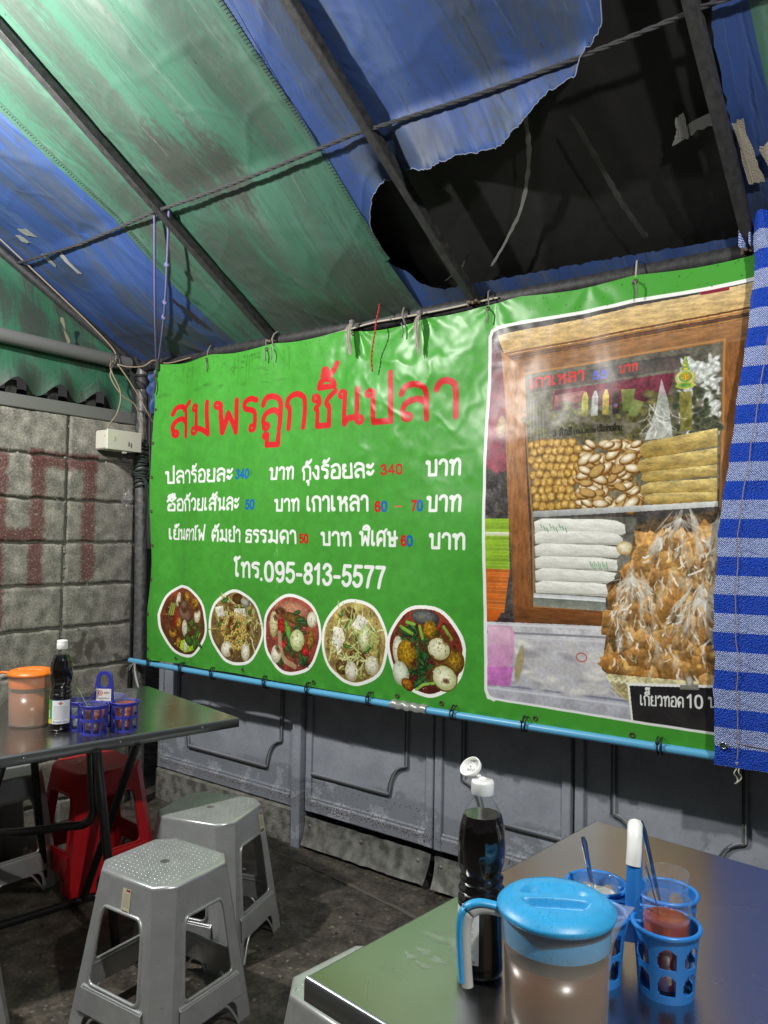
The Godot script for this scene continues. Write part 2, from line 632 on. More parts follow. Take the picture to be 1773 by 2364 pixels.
func make_materials() -> void:
	NZ = noise_bytes(3, 0.09, 3)
	NC = noise_bytes(4, 0.02, 3)
	var fine := grey_noise(51, 0.12, 4, 0.0, 1.0)
	var mid := grey_noise(52, 0.03, 4, 0.0, 1.0)
	M.fine = fine
	M.speck_tex = tex_marks(201, 90, 900, 0.98, 0.55)
	var crease := tex_creases()
	M.mid = mid
	# ground
	var m := pm(Color(1, 1, 1), 0.8)
	m.albedo_texture = tex_floor()
	m.roughness_texture = grey_noise(53, 0.02, 4, 0.35, 1.0)
	bumpy(m, mid, 0.35, 0.75, true)
	M.floor = m
	# block wall
	m = pm(Color(1, 1, 1), 0.95)
	m.albedo_texture = tex_wall()
	m.uv1_scale = Vector3(1, 1, 1)
	bumpy(m, fine, 0.0)
	m.heightmap_enabled = false
	m.normal_enabled = true
	var im: Image = fine.get_image()
	im = im.duplicate()
	im.convert(Image.FORMAT_RGBA8)
	im.bump_map_to_normal_map(14.0)
	M.rough_normal = ImageTexture.create_from_image(im)
	m.normal_enabled = false
	M.block = m
	M.mortar = bumpy(pm(Color(0.24, 0.23, 0.205), 0.95), fine, 0.5, 2.5, true)
	# gate
	m = pm(Color(1, 1, 1), 0.5)
	m.albedo_texture = tex_gate()
	m.metallic_specular = 0.4
	M.gate = m
	m = pm(Color(0.9, 0.9, 0.9), 0.55, 0.35)
	m.albedo_texture = tex_metal_sheet()
	m.uv1_triplanar = true
	m.uv1_world_triplanar = true
	m.uv1_scale = Vector3.ONE * 1.6
	M.galvanised = m
	m = pm(Color(0.78, 0.76, 0.72), 0.92)
	m.albedo_texture = M.galvanised.albedo_texture
	bumpy(m, fine, 0.3, 1.3, true)
	M.concrete = m
	# tarpaulin
	m = pm(Color(1, 1, 1), 0.55)
	m.albedo_texture = tex_tarp(Color(0.215, 0.375, 0.31), Color(0.42, 0.48, 0.45), 61, [[0.36, 0.42, 0.13, 0.36, 0.62, -0.15], [0.47, 0.61, 0.30, 0.11, 0.88, 0.3], [0.42, 0.80, 0.24, 0.14, 0.62, -0.1], [0.55, 0.95, 0.6, 0.07, 0.75, 0.0], [0.10, 0.55, 0.09, 0.3, 0.6, 0.0], [0.85, 0.50, 0.10, 0.30, 0.45, 0.0], [0.80, 0.88, 0.22, 0.08, 0.55, 0.0], [0.62, 0.25, 0.14, 0.3, 0.35, -0.1]])
	m.heightmap_enabled = true
	m.heightmap_texture = crease
	m.heightmap_scale = 1.1
	M.tarp_green = m
	m = pm(Color(1, 1, 1), 0.62)
	m.albedo_texture = tex_tarp(Color(0.165, 0.27, 0.49), Color(0.33, 0.40, 0.54), 71, [[0.75, 0.50, 0.24, 0.22, 0.5, 0.0], [0.20, 0.35, 0.14, 0.35, 0.45, -0.2], [0.5, 0.93, 0.7, 0.10, 0.75, 0.0], [0.35, 0.72, 0.3, 0.05, 0.5, 0.2], [0.62, 0.80, 0.2, 0.06, 0.5, 0.3], [0.5, 0.15, 0.4, 0.12, 0.35, 0.0]])
	m.heightmap_enabled = true
	m.heightmap_texture = crease
	m.heightmap_scale = 1.1
	M.tarp_blue = m
	m = pm(Color(0.0042, 0.0042, 0.0046), 0.7)
	m.albedo_texture = grey_noise(81, 0.02, 5, 0.45, 1.0)
	m.heightmap_enabled = true
	m.heightmap_texture = mid
	m.heightmap_scale = 0.12
	M.tarp_black = m
	m = pm(Color(0.055, 0.055, 0.058), 0.55, 0.2)
	m.albedo_texture = grey_noise(82, 0.03, 5, 0.5, 1.0)
	bumpy(m, fine, 0.08, 2.0, true)
	M.iron = m
	m = pm(Color(0.20, 0.20, 0.20), 0.5, 0.3)
	m.albedo_texture = grey_noise(83, 0.03, 5, 0.45, 1.0)
	bumpy(m, fine, 0.08, 2.0, true)
	M.pole = m
	m = pm(Color(1, 1, 1), 0.4)
	m.albedo_texture = tex_curtain()
	m.heightmap_enabled = true
	m.heightmap_texture = mid
	m.heightmap_scale = 0.7
	M.curtain = m
	M.flashing = pm(Color(0.17, 0.17, 0.165), 0.5, 0.3)
	M.fray = pm(Color(0.17, 0.20, 0.28), 0.8)
	M.ribbon = pm(Color(0.10, 0.098, 0.095), 0.6)
	M.weld = bumpy(pm(Color(0.16, 0.12, 0.08), 0.8), fine, 0.3, 4.0, true)
	M.pole_dark = bumpy(pm(Color(0.13, 0.13, 0.13), 0.5, 0.2), fine, 0.08, 2.0, true)
	M.rope = bumpy(pm(Color(0.032, 0.033, 0.036), 0.85), fine, 0.2, 6.0, true)
	m = M.tarp_green.duplicate()
	m.albedo_texture = tex_tarp(Color(0.17, 0.36, 0.27), Color(0.30, 0.42, 0.36), 66, [[0.25, 0.25, 0.2, 0.2, 0.8, 0.6], [0.55, 0.5, 0.5, 0.12, 0.8, 0.1], [0.3, 0.75, 0.5, 0.10, 0.8, 0.1], [0.8, 0.2, 0.25, 0.3, 0.7, 0.3]])
	M.tarp_gable = m
	M.silver_tape = pm(Color(0.30, 0.31, 0.29), 0.35, 0.3)
	M.grey_tape = bumpy(pm(Color(0.11, 0.11, 0.105), 0.6), fine, 0.2, 4.0, true)
	M.cream_tape = bumpy(pm(Color(0.33, 0.30, 0.23), 0.85), fine, 0.3, 4.0, true)
	M.gate_trim = pm(Color(0.07, 0.074, 0.082), 0.5)
	M.gate_bead = pm(Color(0.24, 0.25, 0.28), 0.5)
	# steel tops
	m = pm(Color(0.47, 0.47, 0.47), 0.31, 1.0)
	m.roughness_texture = tex_marks(204, 700, 0, 0.86, 0.7, 1024)
	m.uv1_triplanar = true
	m.uv1_world_triplanar = true
	m.uv1_scale = Vector3.ONE * 0.9
	M.steel = m
	M.steel_edge = pm(Color(0.24, 0.25, 0.26), 0.3, 0.8)
	m = pm(Color(0.012, 0.012, 0.013), 0.22)
	bumpy(m, fine, 0.05, 3.0, true)
	M.black_paint = m
	# plastics
	m = pm(Color(0.64, 0.65, 0.66), 0.36, 0.55)
	m.albedo_texture = tex_marks(202, 260, 160, 0.93, 0.8)
	m.roughness_texture = grey_noise(95, 0.012, 3, 0.8, 1.0)
	m.uv1_triplanar = true
	m.uv1_scale = Vector3.ONE * 2.2
	M.stool_grey = m
	m = pm(Color(0.68, 0.014, 0.024), 0.32)
	m.albedo_texture = tex_marks(203, 200, 200, 0.95, 0.7)
	m.uv1_triplanar = true
	m.uv1_scale = Vector3.ONE * 2.2
	M.stool_red = m
	M.chrome = pm(Color(0.6, 0.6, 0.6), 0.15, 1.0)
	m = StandardMaterial3D.new()
	m.transparency = BaseMaterial3D.TRANSPARENCY_ALPHA
	m.albedo_color = Color(0.95, 0.97, 0.96, 0.004)
	m.roughness = 0.04
	m.metallic_specular = 0.5
	m.cull_mode = BaseMaterial3D.CULL_DISABLED
	M.glass = m
	M.cup_glass = m.duplicate()
	M.cup_glass.albedo_color = Color(0.95, 0.97, 0.96, 0.03)
	m = StandardMaterial3D.new()
	m.transparency = BaseMaterial3D.TRANSPARENCY_ALPHA
	m.albedo_color = Color(0.86, 0.82, 0.76, 0.27)
	m.roughness = 0.42
	m.cull_mode = BaseMaterial3D.CULL_DISABLED
	M.frosted = m
	m = StandardMaterial3D.new()
	m.transparency = BaseMaterial3D.TRANSPARENCY_ALPHA
	m.albedo_color = Color(0.80, 0.80, 0.79, 0.75)
	m.roughness = 0.42
	m.cull_mode = BaseMaterial3D.CULL_DISABLED
	M.frosted_dense = m
	m = StandardMaterial3D.new()
	m.transparency = BaseMaterial3D.TRANSPARENCY_ALPHA
	m.albedo_color = Color(0.9, 0.9, 0.92, 0.10)
	m.roughness = 0.12
	m.cull_mode = BaseMaterial3D.CULL_DISABLED
	M.wrap = m
	M.twine = bumpy(pm(Color(0.022, 0.035, 0.03), 0.8), fine, 0.2, 8.0, true)
	M.tea = pm(Color(0.060, 0.016, 0.005), 0.25)
	m = pm(Color(0.0025, 0.0012, 0.001), 0.06)
	M.sauce = m
	M.white_plastic = pm(Color(0.8, 0.8, 0.79), 0.35)
	M.cream_plastic = pm(Color(0.55, 0.54, 0.46), 0.45)

# ---------------------------------------------------------------- ground
func build_ground() -> void:
	var g := structure("ground")
	var s := st()
	sheet(s, 2, 2, func(u, v): return Vector3(lerpf(-60, 60, u), -0.004, lerpf(-60, 60, v)))
	part(g, "paving", s, M.floor)
	# rough strip of old concrete along the gate
	var rg := RandomNumberGenerator.new()
	rg.seed = 12
	var n := FastNoiseLite.new()
	n.seed = 8
	n.frequency = 3.0
	var s2 := st()
	sheet(s2, 90, 60, func(u, v):
		var x := lerpf(-3.45, 0.6, u)
		var z := lerpf(-2.63, -0.6, v)
		return Vector3(x, 0.004 + 0.006 * n.get_noise_2d(x * 1.0, z * 1.0) + 0.004 * n.get_noise_2d(x * 4.0, z * 4.0), z))
	part(g, "floor", s2, M.floor)
	# broken edge of a screed: a low ridge of pale cement in front of the leaves
	var s3 := st()
	var pts := []
	for k in 26:
		var x := -2.42 + k * 0.055
		pts.append(Vector3(x, 0.006, -2.50 + 0.13 * smoothstep(-2.42, -1.2, x) + 0.014 * n.get_noise_1d(x * 14.0)))
	var rr := []
	for k in 26:
		rr.append(0.0015 + 0.016 * absf(n.get_noise_1d(k * 5.0)))
	tube(s3, pts, rr, 6, 1.6)
	part(g, "screed_edge", s3, pm(Color(0.10, 0.09, 0.075), 0.95))
	for k in 46:
		var s4 := st()
		var c := Vector3(rg.randf_range(-3.0, -0.9), 0.008, rg.randf_range(-2.4, -1.0))
		var r := rg.randf_range(0.003, 0.009)
		lathe(s4, [[0.0, -r * 0.5], [r, -r * 0.2], [r * 0.8, r * 0.35], [0.0, r * 0.5]], 6)
		var o := part(g, "pebble", s4, M.mortar, c)
		o.rotation.y = rg.randf() * 3.0

# ---------------------------------------------------------------- wall of cement blocks
func build_block_wall() -> void:
	var t := thing("block_wall", "grey cement block wall with maroon painted strokes, left of the banner", "wall", Vector3(WALL_X, 0, -2.1))
	var s := st()
	cbox(s, Vector3(WALL_X - 0.060, 0.985, -0.9), Vector3(0.09, 1.97, 3.2), 0.004)
	part_w(t, "mortar", s, M.mortar)
	var n := FastNoiseLite.new()
	n.seed = 3
	n.frequency = 14.0
	n.fractal_octaves = 4
	var rg := RandomNumberGenerator.new()
	rg.seed = 77
	var rows := []
	for k in 10:
		rows.append(1.968 - k * 0.2065)
	for r in 10:
		var y1: float = rows[r] - (0.0 if r == 0 else 0.005)
		var y0: float = maxf(rows[r] - 0.2065 + 0.005, 0.0)
		if y1 - y0 < 0.03:
			continue
		for c in 8:
			var za := -2.485 + c * 0.392
			var z0 := za + 0.006 + rg.randf_range(-0.003, 0.003)
			var z1 := za + 0.392 - 0.006 + rg.randf_range(-0.003, 0.003)
			var push := rg.randf_range(-0.004, 0.005)
			var b := st()
			# rough face: worn edges drop back, the surface is pitted
			var fx := func(u: float, v: float) -> Vector3:
				var z := lerpf(z0, z1, u)
				var y := lerpf(y0, y1, v)
				var e := minf(minf(u, 1.0 - u) * (z1 - z0), minf(v, 1.0 - v) * (y1 - y0))
				var nn := n.get_noise_2d(z, y)
				var wob := 0.004 * n.get_noise_2d(z * 0.7 + 9.0, y * 0.7)
				return Vector3(WALL_X + push + 0.0020 * nn - 0.012 * exp(-maxf(e, 0.0) / 0.0028), y + (wob if v > 0.0 and v < 1.0 else wob * 2.0), z + wob)
			sheet(b, 56 if c < 3 else 16, 30 if c < 3 else 8, fx, func(u: float, v: float): return Vector2((lerpf(z0, z1, u) + 2.65) / 1.6, (2.0 - lerpf(y0, y1, v)) / 2.0))
			# top and bottom returns
			for e2 in [0.0, 1.0]:
				for k2 in 8:
					var p0: Vector3 = fx.call(k2 / 8.0, e2)
					var p1: Vector3 = fx.call((k2 + 1) / 8.0, e2)
					quad(b, p0, p1, p1 - Vector3(0.03, 0, 0), p0 - Vector3(0.03, 0, 0))
			part_w(t, "block", b, M.block)
	# lumps of mortar squeezed from the joints
	var s2 := st()
	for k in 60:
		var zz: float = [-2.093, -1.701][k % 2] + rg.randf_range(-0.006, 0.006)
		var yy := rg.randf_range(0.05, 1.95)
		if k % 3 == 0:
			yy = rows[rg.randi_range(1, 8)] + rg.randf_range(-0.004, 0.004)
			zz = rg.randf_range(-2.47, -1.5)
		var rr := rg.randf_range(0.004, 0.010)
		lathe(s2, [[0.0, -rr], [rr, -rr * 0.3], [rr * 0.8, rr * 0.5], [0.0, rr]], 6, Vector3(WALL_X - 0.012, yy, zz))
	part_w(t, "mortar_crumbs", s2, M.mortar).set_meta("kind", "stuff")
	# steel flashing on top of the wall
	var s3 := st()
	cbox(s3, Vector3(WALL_X - 0.03, 2.0, -0.92), Vector3(0.07, 0.062, 3.1), 0.004)
	solid("wall_flashing", "long grey steel flashing strip capping the block wall", "flashing", s3, M.flashing, Vector3(WALL_X, 1.97, -1.0))

# ---------------------------------------------------------------- gate of painted sheet steel
func gate_uv(s: SurfaceTool, p: Vector3) -> void:
	s.set_uv(Vector2((p.x + 3.4) / 3.2, (0.9 - p.y) / 0.9))
	s.add_vertex(p)

func gbox(s: SurfaceTool, x0: float, x1: float, y0: float, y1: float, z0: float, z1: float, ch := 0.003) -> void:
	# box facing the viewer with a bevel, mapped in x and y
	s.set_smooth_group(-1)
	var f := [Vector3(x0 + ch, y0 + ch, z1), Vector3(x0 + ch, y1 - ch, z1), Vector3(x1 - ch, y1 - ch, z1), Vector3(x1 - ch, y0 + ch, z1)]
	var b := [Vector3(x0, y0, z1 - ch), Vector3(x0, y1, z1 - ch), Vector3(x1, y1, z1 - ch), Vector3(x1, y0, z1 - ch)]
	var k := [Vector3(x0, y0, z0), Vector3(x0, y1, z0), Vector3(x1, y1, z0), Vector3(x1, y0, z0)]
	for q in [f[0], f[1], f[2], f[0], f[2], f[3]]:
		gate_uv(s, q)
	for i in 4:
		var j := (i + 1) % 4
		for q in [b[i], b[j], f[j], b[i], f[j], f[i], k[i], k[j], b[j], k[i], b[j], b[i]]:
			gate_uv(s, q)

func moulding(xl: float, xr: float, yb: float, rad: float, notch_l: bool, notch_r: bool, top: float) -> Array:
	var p := []
	if notch_l:
		p.append(Vector3(xl, top, 0))
		for k in 9:
			var a := PI / 2 - k * PI / 16
			p.append(Vector3(xl + cos(a) * rad, yb + sin(a) * rad * 1.5, 0))
	else:
		p.append(Vector3(xl, yb, 0))
	if notch_r:
		for k in 9:
			var a := PI - k * PI / 16
			p.append(Vector3(xr + cos(a) * rad, yb + sin(a) * rad * 1.5, 0))
		p.append(Vector3(xr, top, 0))
	else:
		p.append(Vector3(xr, yb, 0))
	return p

func build_gate() -> void:
	# fixed panel by the block wall, on a cement plinth
	var t := thing("steel_partition", "grey steel panel with rusty bottom rail on a cement plinth, beside the block wall", "partition", Vector3(-2.9, 0, GATE_Z), "sheet steel gate")
	panel(t, -3.40, -2.405, 0.165, [-3.245, -2.505, 0.31, 0.088, true, true], GATE_Z)
	var s := st()
	cbox(s, Vector3(-2.905, 0.075, GATE_Z - 0.01), Vector3(0.99, 0.172, 0.07), 0.008)
	solid("cement_plinth", "stained pale cement plinth under the left steel panel", "plinth", s, M.concrete, Vector3(-2.9, 0, GATE_Z))
	# post between the fixed panel and the leaves
	var s2 := st()
	gbox(s2, -2.402, -2.352, 0.0, 2.2, GATE_Z - 0.03, GATE_Z + 0.045, 0.005)
	solid("gate_post", "upright dark grey steel post standing between two gate panels", "post", s2, M.gate, Vector3(-2.377, 0, GATE_Z))
	var leaves := [
		[-2.345, -1.665, [-2.46, -1.80, 0.33, 0.085, false, true], "grey steel gate leaf with curved moulding, right of the post", 0.0],
		[-1.655, -1.085, [-1.53, -0.98, 0.33, 0.085, true, false], "grey steel gate leaf behind the brown sauce bottle on the near table", 0.004],
		[-1.075, -0.385, [-0.94, -0.52, 0.33, 0.085, true, true], "grey steel gate leaf rising behind the far corner of the near table", -0.008],
		[-0.375, 0.315, [-0.24, 0.18, 0.33, 0.085, true, true], "grey steel gate leaf below the hanging striped curtain", 0.0],
		[0.325, 1.015, [0.46, 0.88, 0.33, 0.085, true, true], "grey steel gate leaf at the far right end of the gate", 0.0],
	]
	for l in leaves:
		var g := thing("gate_leaf", l[3], "gate", Vector3((l[0] + l[1]) * 0.5, 0.05, GATE_Z), "sheet steel gate")
		panel(g, l[0], l[1], 0.165, l[2], GATE_Z + l[4])
		# lower sheet behind the kick plate
		var s3 := st()
		gbox(s3, l[0] + 0.01, l[1] - 0.01, 0.05, 0.17, GATE_Z - 0.03, GATE_Z - 0.022)
		part_w(g, "lower_sheet", s3, M.black_paint)
		# kick plate: bent galvanised sheet with round bolts
		var s4 := st()
		var x0: float = l[0] + 0.004
		var x1: float = l[1] - 0.004
		var n := FastNoiseLite.new()
		n.seed = int(absf(l[0]) * 100)
		n.frequency = 4.0
		for side in [0.0, -0.004]:
			sheet(s4, 24, 8, func(u, v):
				var x = lerpf(x0, x1, u) - 0.02 * v * (1.0 if u > 0.5 else 0.0)
				var y := lerpf(0.142, 0.022, v) + 0.004 * n.get_noise_1d(x * 3.0)
				return Vector3(x, y, GATE_Z + 0.012 + 0.028 * v * v + 0.006 * n.get_noise_2d(x * 3.0, y * 6.0) + side))
		part_w(g, "kick_plate", s4, M.galvanised)
		for k in 3:
			var s5 := st()
			lathe(s5, [[0.009, 0.0], [0.009, 0.002], [0.006, 0.005], [0.0, 0.006]], 10)
			var b := part(g, "bolt", s5, M.galvanised, Vector3(lerpf(x0 + 0.03, x1 - 0.06, k / 2.0), 0.105, GATE_Z + 0.014) - g.position)
			b.rotation.x = PI / 2

func panel(g: Node3D, x0: float, x1: float, yb: float, mo: Array, z: float) -> void:
	var s := st()
	var n := FastNoiseLite.new()
	n.seed = 17
	n.frequency = 2.2
	sheet(s, 24, 40, func(u, v):
		var x := lerpf(x0 + 0.02, x1 - 0.02, u)
		var y := lerpf(2.2, yb + 0.02, v)
		return Vector3(x, y, z + 0.006 * n.get_noise_2d(x, y)), func(u, v): return Vector2((lerpf(x0 + 0.02, x1 - 0.02, u) + 3.4) / 3.2, (0.9 - lerpf(2.2, yb + 0.02, v)) / 0.9))
	part_w(g, "steel_sheet", s, M.gate)
	for e in [[x0, x0 + 0.034], [x1 - 0.034, x1]]:
		var s2 := st()
		gbox(s2, e[0], e[1], yb, 2.2, z - 0.012, z + 0.014)
		part_w(g, "stile", s2, M.gate)
	var s3 := st()
	gbox(s3, x0 + 0.034, x1 - 0.034, yb + 0.001, yb + 0.058, z - 0.012, z + 0.018, 0.006)
	part_w(g, "bottom_rail", s3, M.gate)
	var s6 := st()
	gbox(s6, x0 + 0.034, x1 - 0.034, yb + 0.056, yb + 0.070, z - 0.010, z + 0.011, 0.004)
	part_w(g, "rail_lip", s6, M.gate)
	var pts := moulding(mo[0], mo[1], mo[2], mo[3], mo[4], mo[5], 2.1)
	for k in pts.size():
		pts[k] = Vector3(clampf(pts[k].x, x0 + 0.002, x1 - 0.034), pts[k].y, z + 0.006)
	var s4 := st()
	tube(s4, pts, 0.0075, 8)
	part_w(g, "moulding", s4, M.gate_trim if M.has("gate_trim") else M.iron)
	var s5 := st()
	for k in pts.size():
		pts[k] += Vector3(0.006, 0.006, 0.002) * (1.0 if true else 0.0)
	tube(s5, pts, 0.0055, 8)
	part_w(g, "moulding_bead", s5, M.gate_bead if M.has("gate_bead") else M.pole)

# ---------------------------------------------------------------- roof
const SEAMS := [[-3.43, -0.26, -2.42], [-2.67, -0.182, -2.36], [-1.65, -0.075, -2.28], [-0.36, -0.06, -2.10]]
var wrinkle := FastNoiseLite.new()

func seam_x(k: int, z: float) -> float:
	return SEAMS[k][0] + SEAMS[k][1] * (z - SEAMS[k][2])

func rafter_x(k: int, z: float) -> float:
	var r: Array = [[-3.43, -0.26, -2.42], [-2.419, -0.123, -2.48], [-1.393, -0.10, -2.467], [-0.465, -0.035, -2.43], [0.56, -0.03, -2.43]][k]
	return r[0] + r[1] * (z - r[2])

# height of the cloth: it rests on the rafters and hangs between them, pinched up over the rope at z -1.86
func cloth_y(x: float, z: float) -> float:
	var t := 0.0
	for k in 4:
		var a := rafter_x(k, z)
		var b := rafter_x(k + 1, z)
		if x >= a and x < b:
			t = (x - a) / (b - a)
	var sag := pow(sin(PI * t), 2.0)
	var zs := z if z < -0.75 else -1.5 - z
	var lower := sin(PI * clampf((zs + 2.45) / 0.59, 0.0, 1.0))
	var upper := sin(PI * clampf((zs + 1.86) / 1.11, 0.0, 1.0))
	var d := sag * (0.012 + 0.050 * lower + 0.065 * upper)
	d += 0.016 * (wrinkle.get_noise_2d(x * 1.0, z * 0.45) + 0.14 * wrinkle.get_noise_2d(x * 4.0, z * 0.9 + 20.0)) * (0.35 + sag)
	var fold := wrinkle.get_noise_2d(x * 2.2 + z * 1.3, z * 0.8 - x * 0.3 + 50.0)
	d += 0.0060 * pow(1.0 - absf(fold), 12.0) * (0.3 + sag)
	var pinch := exp(-pow((zs + 1.86) / 0.09, 2.0))
	d -= 0.006 * pinch * (0.5 + 0.5 * wrinkle.get_noise_1d(x * 9.0))
	var fold2 := wrinkle.get_noise_2d(x * 0.9 - z * 2.0 + 11.0, z * 1.6 + x * 0.7)
	d += 0.0035 * pow(1.0 - absf(fold2), 16.0)
	return roof_y(zs) - d

func cloth_uv(k: int, x: float, z: float) -> Vector2:
	return Vector2((x - seam_x(k, z)) / 1.05, 1.0 - (z + 2.45) / 1.72)

func tear_top(x: float) -> float:
	# z of the upper torn edge
	var t := [[-1.676, -2.25], [-1.66, -2.19], [-1.64, -2.12], [-1.585, -2.055], [-1.53, -2.03], [-1.40, -2.012], [-1.36, -2.028], [-1.22, -2.022], [-1.15, -2.03], [-1.08, -2.03], [-0.99, -1.99], [-0.93, -1.962], [-0.87, -1.942], [-0.80, -1.93], [-0.77, -1.90], [-0.70, -1.85], [-0.67, -1.74], [-0.66, -1.60], [-0.65, -1.2], [-0.64, -0.76]]
	for i in t.size() - 1:
		if x <= t[i + 1][0]:
			return lerpf(t[i][1], t[i + 1][1], clampf((x - t[i][0]) / (t[i + 1][0] - t[i][0]), 0.0, 1.0))
	return -0.76

func flap_edge(x: float, jag: FastNoiseLite) -> float:
	return tear_top(x) + 0.008 * jag.get_noise_1d(x * 2.0) + 0.005 * jag.get_noise_1d(x * 9.0)

func tear_low(x: float) -> float:
	var t := [[-1.676, -2.25], [-1.655, -2.285], [-1.61, -2.32], [-1.59, -2.365], [-1.51, -2.405], [-1.36, -2.405], [-0.91, -2.415], [-0.47, -2.43]]
	for i in t.size() - 1:
		if x <= t[i + 1][0]:
			return lerpf(t[i][1], t[i + 1][1], clampf((x - t[i][0]) / (t[i + 1][0] - t[i][0]), 0.0, 1.0))
	return -2.43

func build_roof() -> void:
	wrinkle.seed = 21
	wrinkle.frequency = 1.0
	wrinkle.fractal_octaves = 2
	var jag := FastNoiseLite.new()
	jag.seed = 4
	jag.frequency = 12.0
	jag.fractal_octaves = 4
	var t := thing("striped_tarpaulin", "green and blue striped tarpaulin roof with a big torn hole over the banner", "tarpaulin", Vector3(-1.7, 2.3, -2.45))
	# left blue strip, middle green strip: whole from the eave to the ridge
	for q in [[0, 1, "blue_strip", M.tarp_blue], [1, 2, "green_strip", M.tarp_green]]:
		var k0: int = q[0]
		var k1: int = q[1]
		var s := st()
		var slit := k0 == 0
		sheet(s, 90, 150, func(u, v):
			var z := lerpf(-2.47, -0.75, v)
			var x := lerpf(seam_x(k0, z), seam_x(k1, z), u)
			return Vector3(x, cloth_y(x, z), z), func(u, v):
			var z := lerpf(-2.47, -0.75, v)
			return Vector2(u, 1.0 - v), func(u, v):
			# a narrow rip near the seam
			var z := lerpf(-2.47, -0.75, v)
			var x := lerpf(seam_x(k0, z), seam_x(k1, z), u)
			if slit and z > -2.38 and z < -2.15:
				var f := (z + 2.38) / 0.23
				var c := lerpf(-2.735, -2.80, f)
				return absf(x - c) > 0.016 * sin(PI * f) * (1.0 + 0.5 * jag.get_noise_1d(z * 3.0))
			return true)
		part_w(t, q[2], s, q[3])
	# middle blue strip, torn: the part above the tear, the part along the eave, the part right of the hole
	var s1 := st()
	var xl := func(z): return seam_x(2, z)
	var flap := func(x: float, v: float) -> Array:
		# returns the place on the cloth and the z it had before it dropped
		var z0 := -2.47 if x < -1.676 else flap_edge(x, jag)
		var z := lerpf(z0, -0.75, pow(v, 1.6))
		var hang := smoothstep(-1.60, -1.40, x) * smoothstep(0.03, 0.11, absf(x - rafter_x(2, -1.95))) if x > -1.676 else 0.0
		var xx := maxf(x, seam_x(2, z))
		var flat := Vector3(xx, cloth_y(xx, z), z)
		if hang <= 0.0 or z > -1.87 or z0 > -1.88:
			return [flat, z]
		# below the rope the loose piece hangs more steeply, towards the viewer
		var q := (-1.87 - z) / (-1.87 - z0)
		var z1 := -1.87 - (-1.87 - z0) * 0.42
		var k := z1 / z0
		var top := Vector3(xx, cloth_y(xx, -1.87), -1.87)
		var end := Vector3(xx * k, 1.4 + (roof_y(z0) - 0.02 - 1.4) * k, z1)
		var hung := top.lerp(end, q)
		var loose := sin(PI * minf(q, 0.9)) * 0.6 + q * 0.4
		hung += Vector3(0, 0.25, 1).normalized() * loose * (0.022 * wrinkle.get_noise_2d(x * 3.4, z * 2.0) + 0.008 * jag.get_noise_2d(x * 0.30, z * 0.25))
		hung += Vector3(0, 0.3, 1).normalized() * 0.016 * pow(q, 8.0)
		return [flat.lerp(hung, hang), z]
	sheet(s1, 200, 90, func(u, v): return flap.call(lerpf(-1.72, -0.64, u), v)[0], func(u, v):
		var x := lerpf(-1.72, -0.64, u)
		return cloth_uv(2, x, flap.call(x, v)[1]))
	part_w(t, "torn_flap", s1, M.tarp_blue)
	# pale frayed edge of the tear
	var fr := st()
	var fp := []
	for k in 170:
		fp.append(flap.call(lerpf(-1.672, -0.668, k / 169.0), 0.0)[0] + Vector3(0, -0.001, 0))
	tube(fr, fp, 0.0017, 5)
	part_w(t, "frayed_edge", fr, M.fray)
	var s2 := st()
	sheet(s2, 120, 8, func(u, v):
		var x := lerpf(-1.72, -0.36, u)
		var z1: float = tear_low(x) + 0.008 * jag.get_noise_1d(x * 3.0 + 7.0)
		if x < -1.676:
			z1 = -2.25
		var z := lerpf(-2.50, z1, v)
		return Vector3(x, roof_y(z) - 0.006 - (0.0 if x > -1.676 else 0.004), z), func(u, v): return Vector2(u * 1.2, 0.2 + v * 0.06))
	part_w(t, "eave_hem", s2, M.tarp_blue)
	var s3 := st()
	sheet(s3, 20, 90, func(u, v):
		var z := lerpf(-2.47, -0.75, v)
		var x0 := -0.462 + 0.014 * (z + 2.45) + 0.012 * jag.get_noise_1d(z * 2.0) + 0.006 * jag.get_noise_1d(z * 8.0)
		var x := lerpf(x0, seam_x(3, z), u)
		return Vector3(x, cloth_y(x, z), z), func(u, v): return Vector2(0.85 + u * 0.15, 1.0 - v))
	part_w(t, "blue_strip", s3, M.tarp_blue)
	var s4 := st()
	sheet(s4, 60, 60, func(u, v):
		var z := lerpf(-2.47, -0.75, v)
		var x := lerpf(seam_x(3, z), 1.4, u)
		return Vector3(x, cloth_y(x, z), z), func(u, v): return Vector2(u * 1.6, 1.0 - v))
	part_w(t, "green_strip", s4, M.tarp_green)
	# seams: a folded hem with stitches
	for k in [1, 2]:
		var s5 := st()
		sheet(s5, 3, 120, func(u, v):
			var z := lerpf(-2.46 if k == 1 else -2.24, -0.76, v)
			var x = seam_x(k, z) + (u - 0.5) * 0.030
			return Vector3(x, cloth_y(x, z) - 0.0025 - 0.0015 * sin(PI * u), z), func(u, v): return Vector2(0.04 + u * 0.03, 1.0 - v))
		part_w(t, "seam", s5, M.tarp_green)
		var s6 := st()
		for j in 150:
			var z := lerpf(-2.23, -0.8, j / 150.0)
			var x := seam_x(k, z) + 0.006
			var y := cloth_y(x, z) - 0.0045
			tube(s6, [Vector3(x - 0.006, y, z), Vector3(x + 0.006, y, z + 0.004)], 0.0009, 4)
		part_w(t, "stitching", s6, M.iron).set_meta("kind", "stuff")
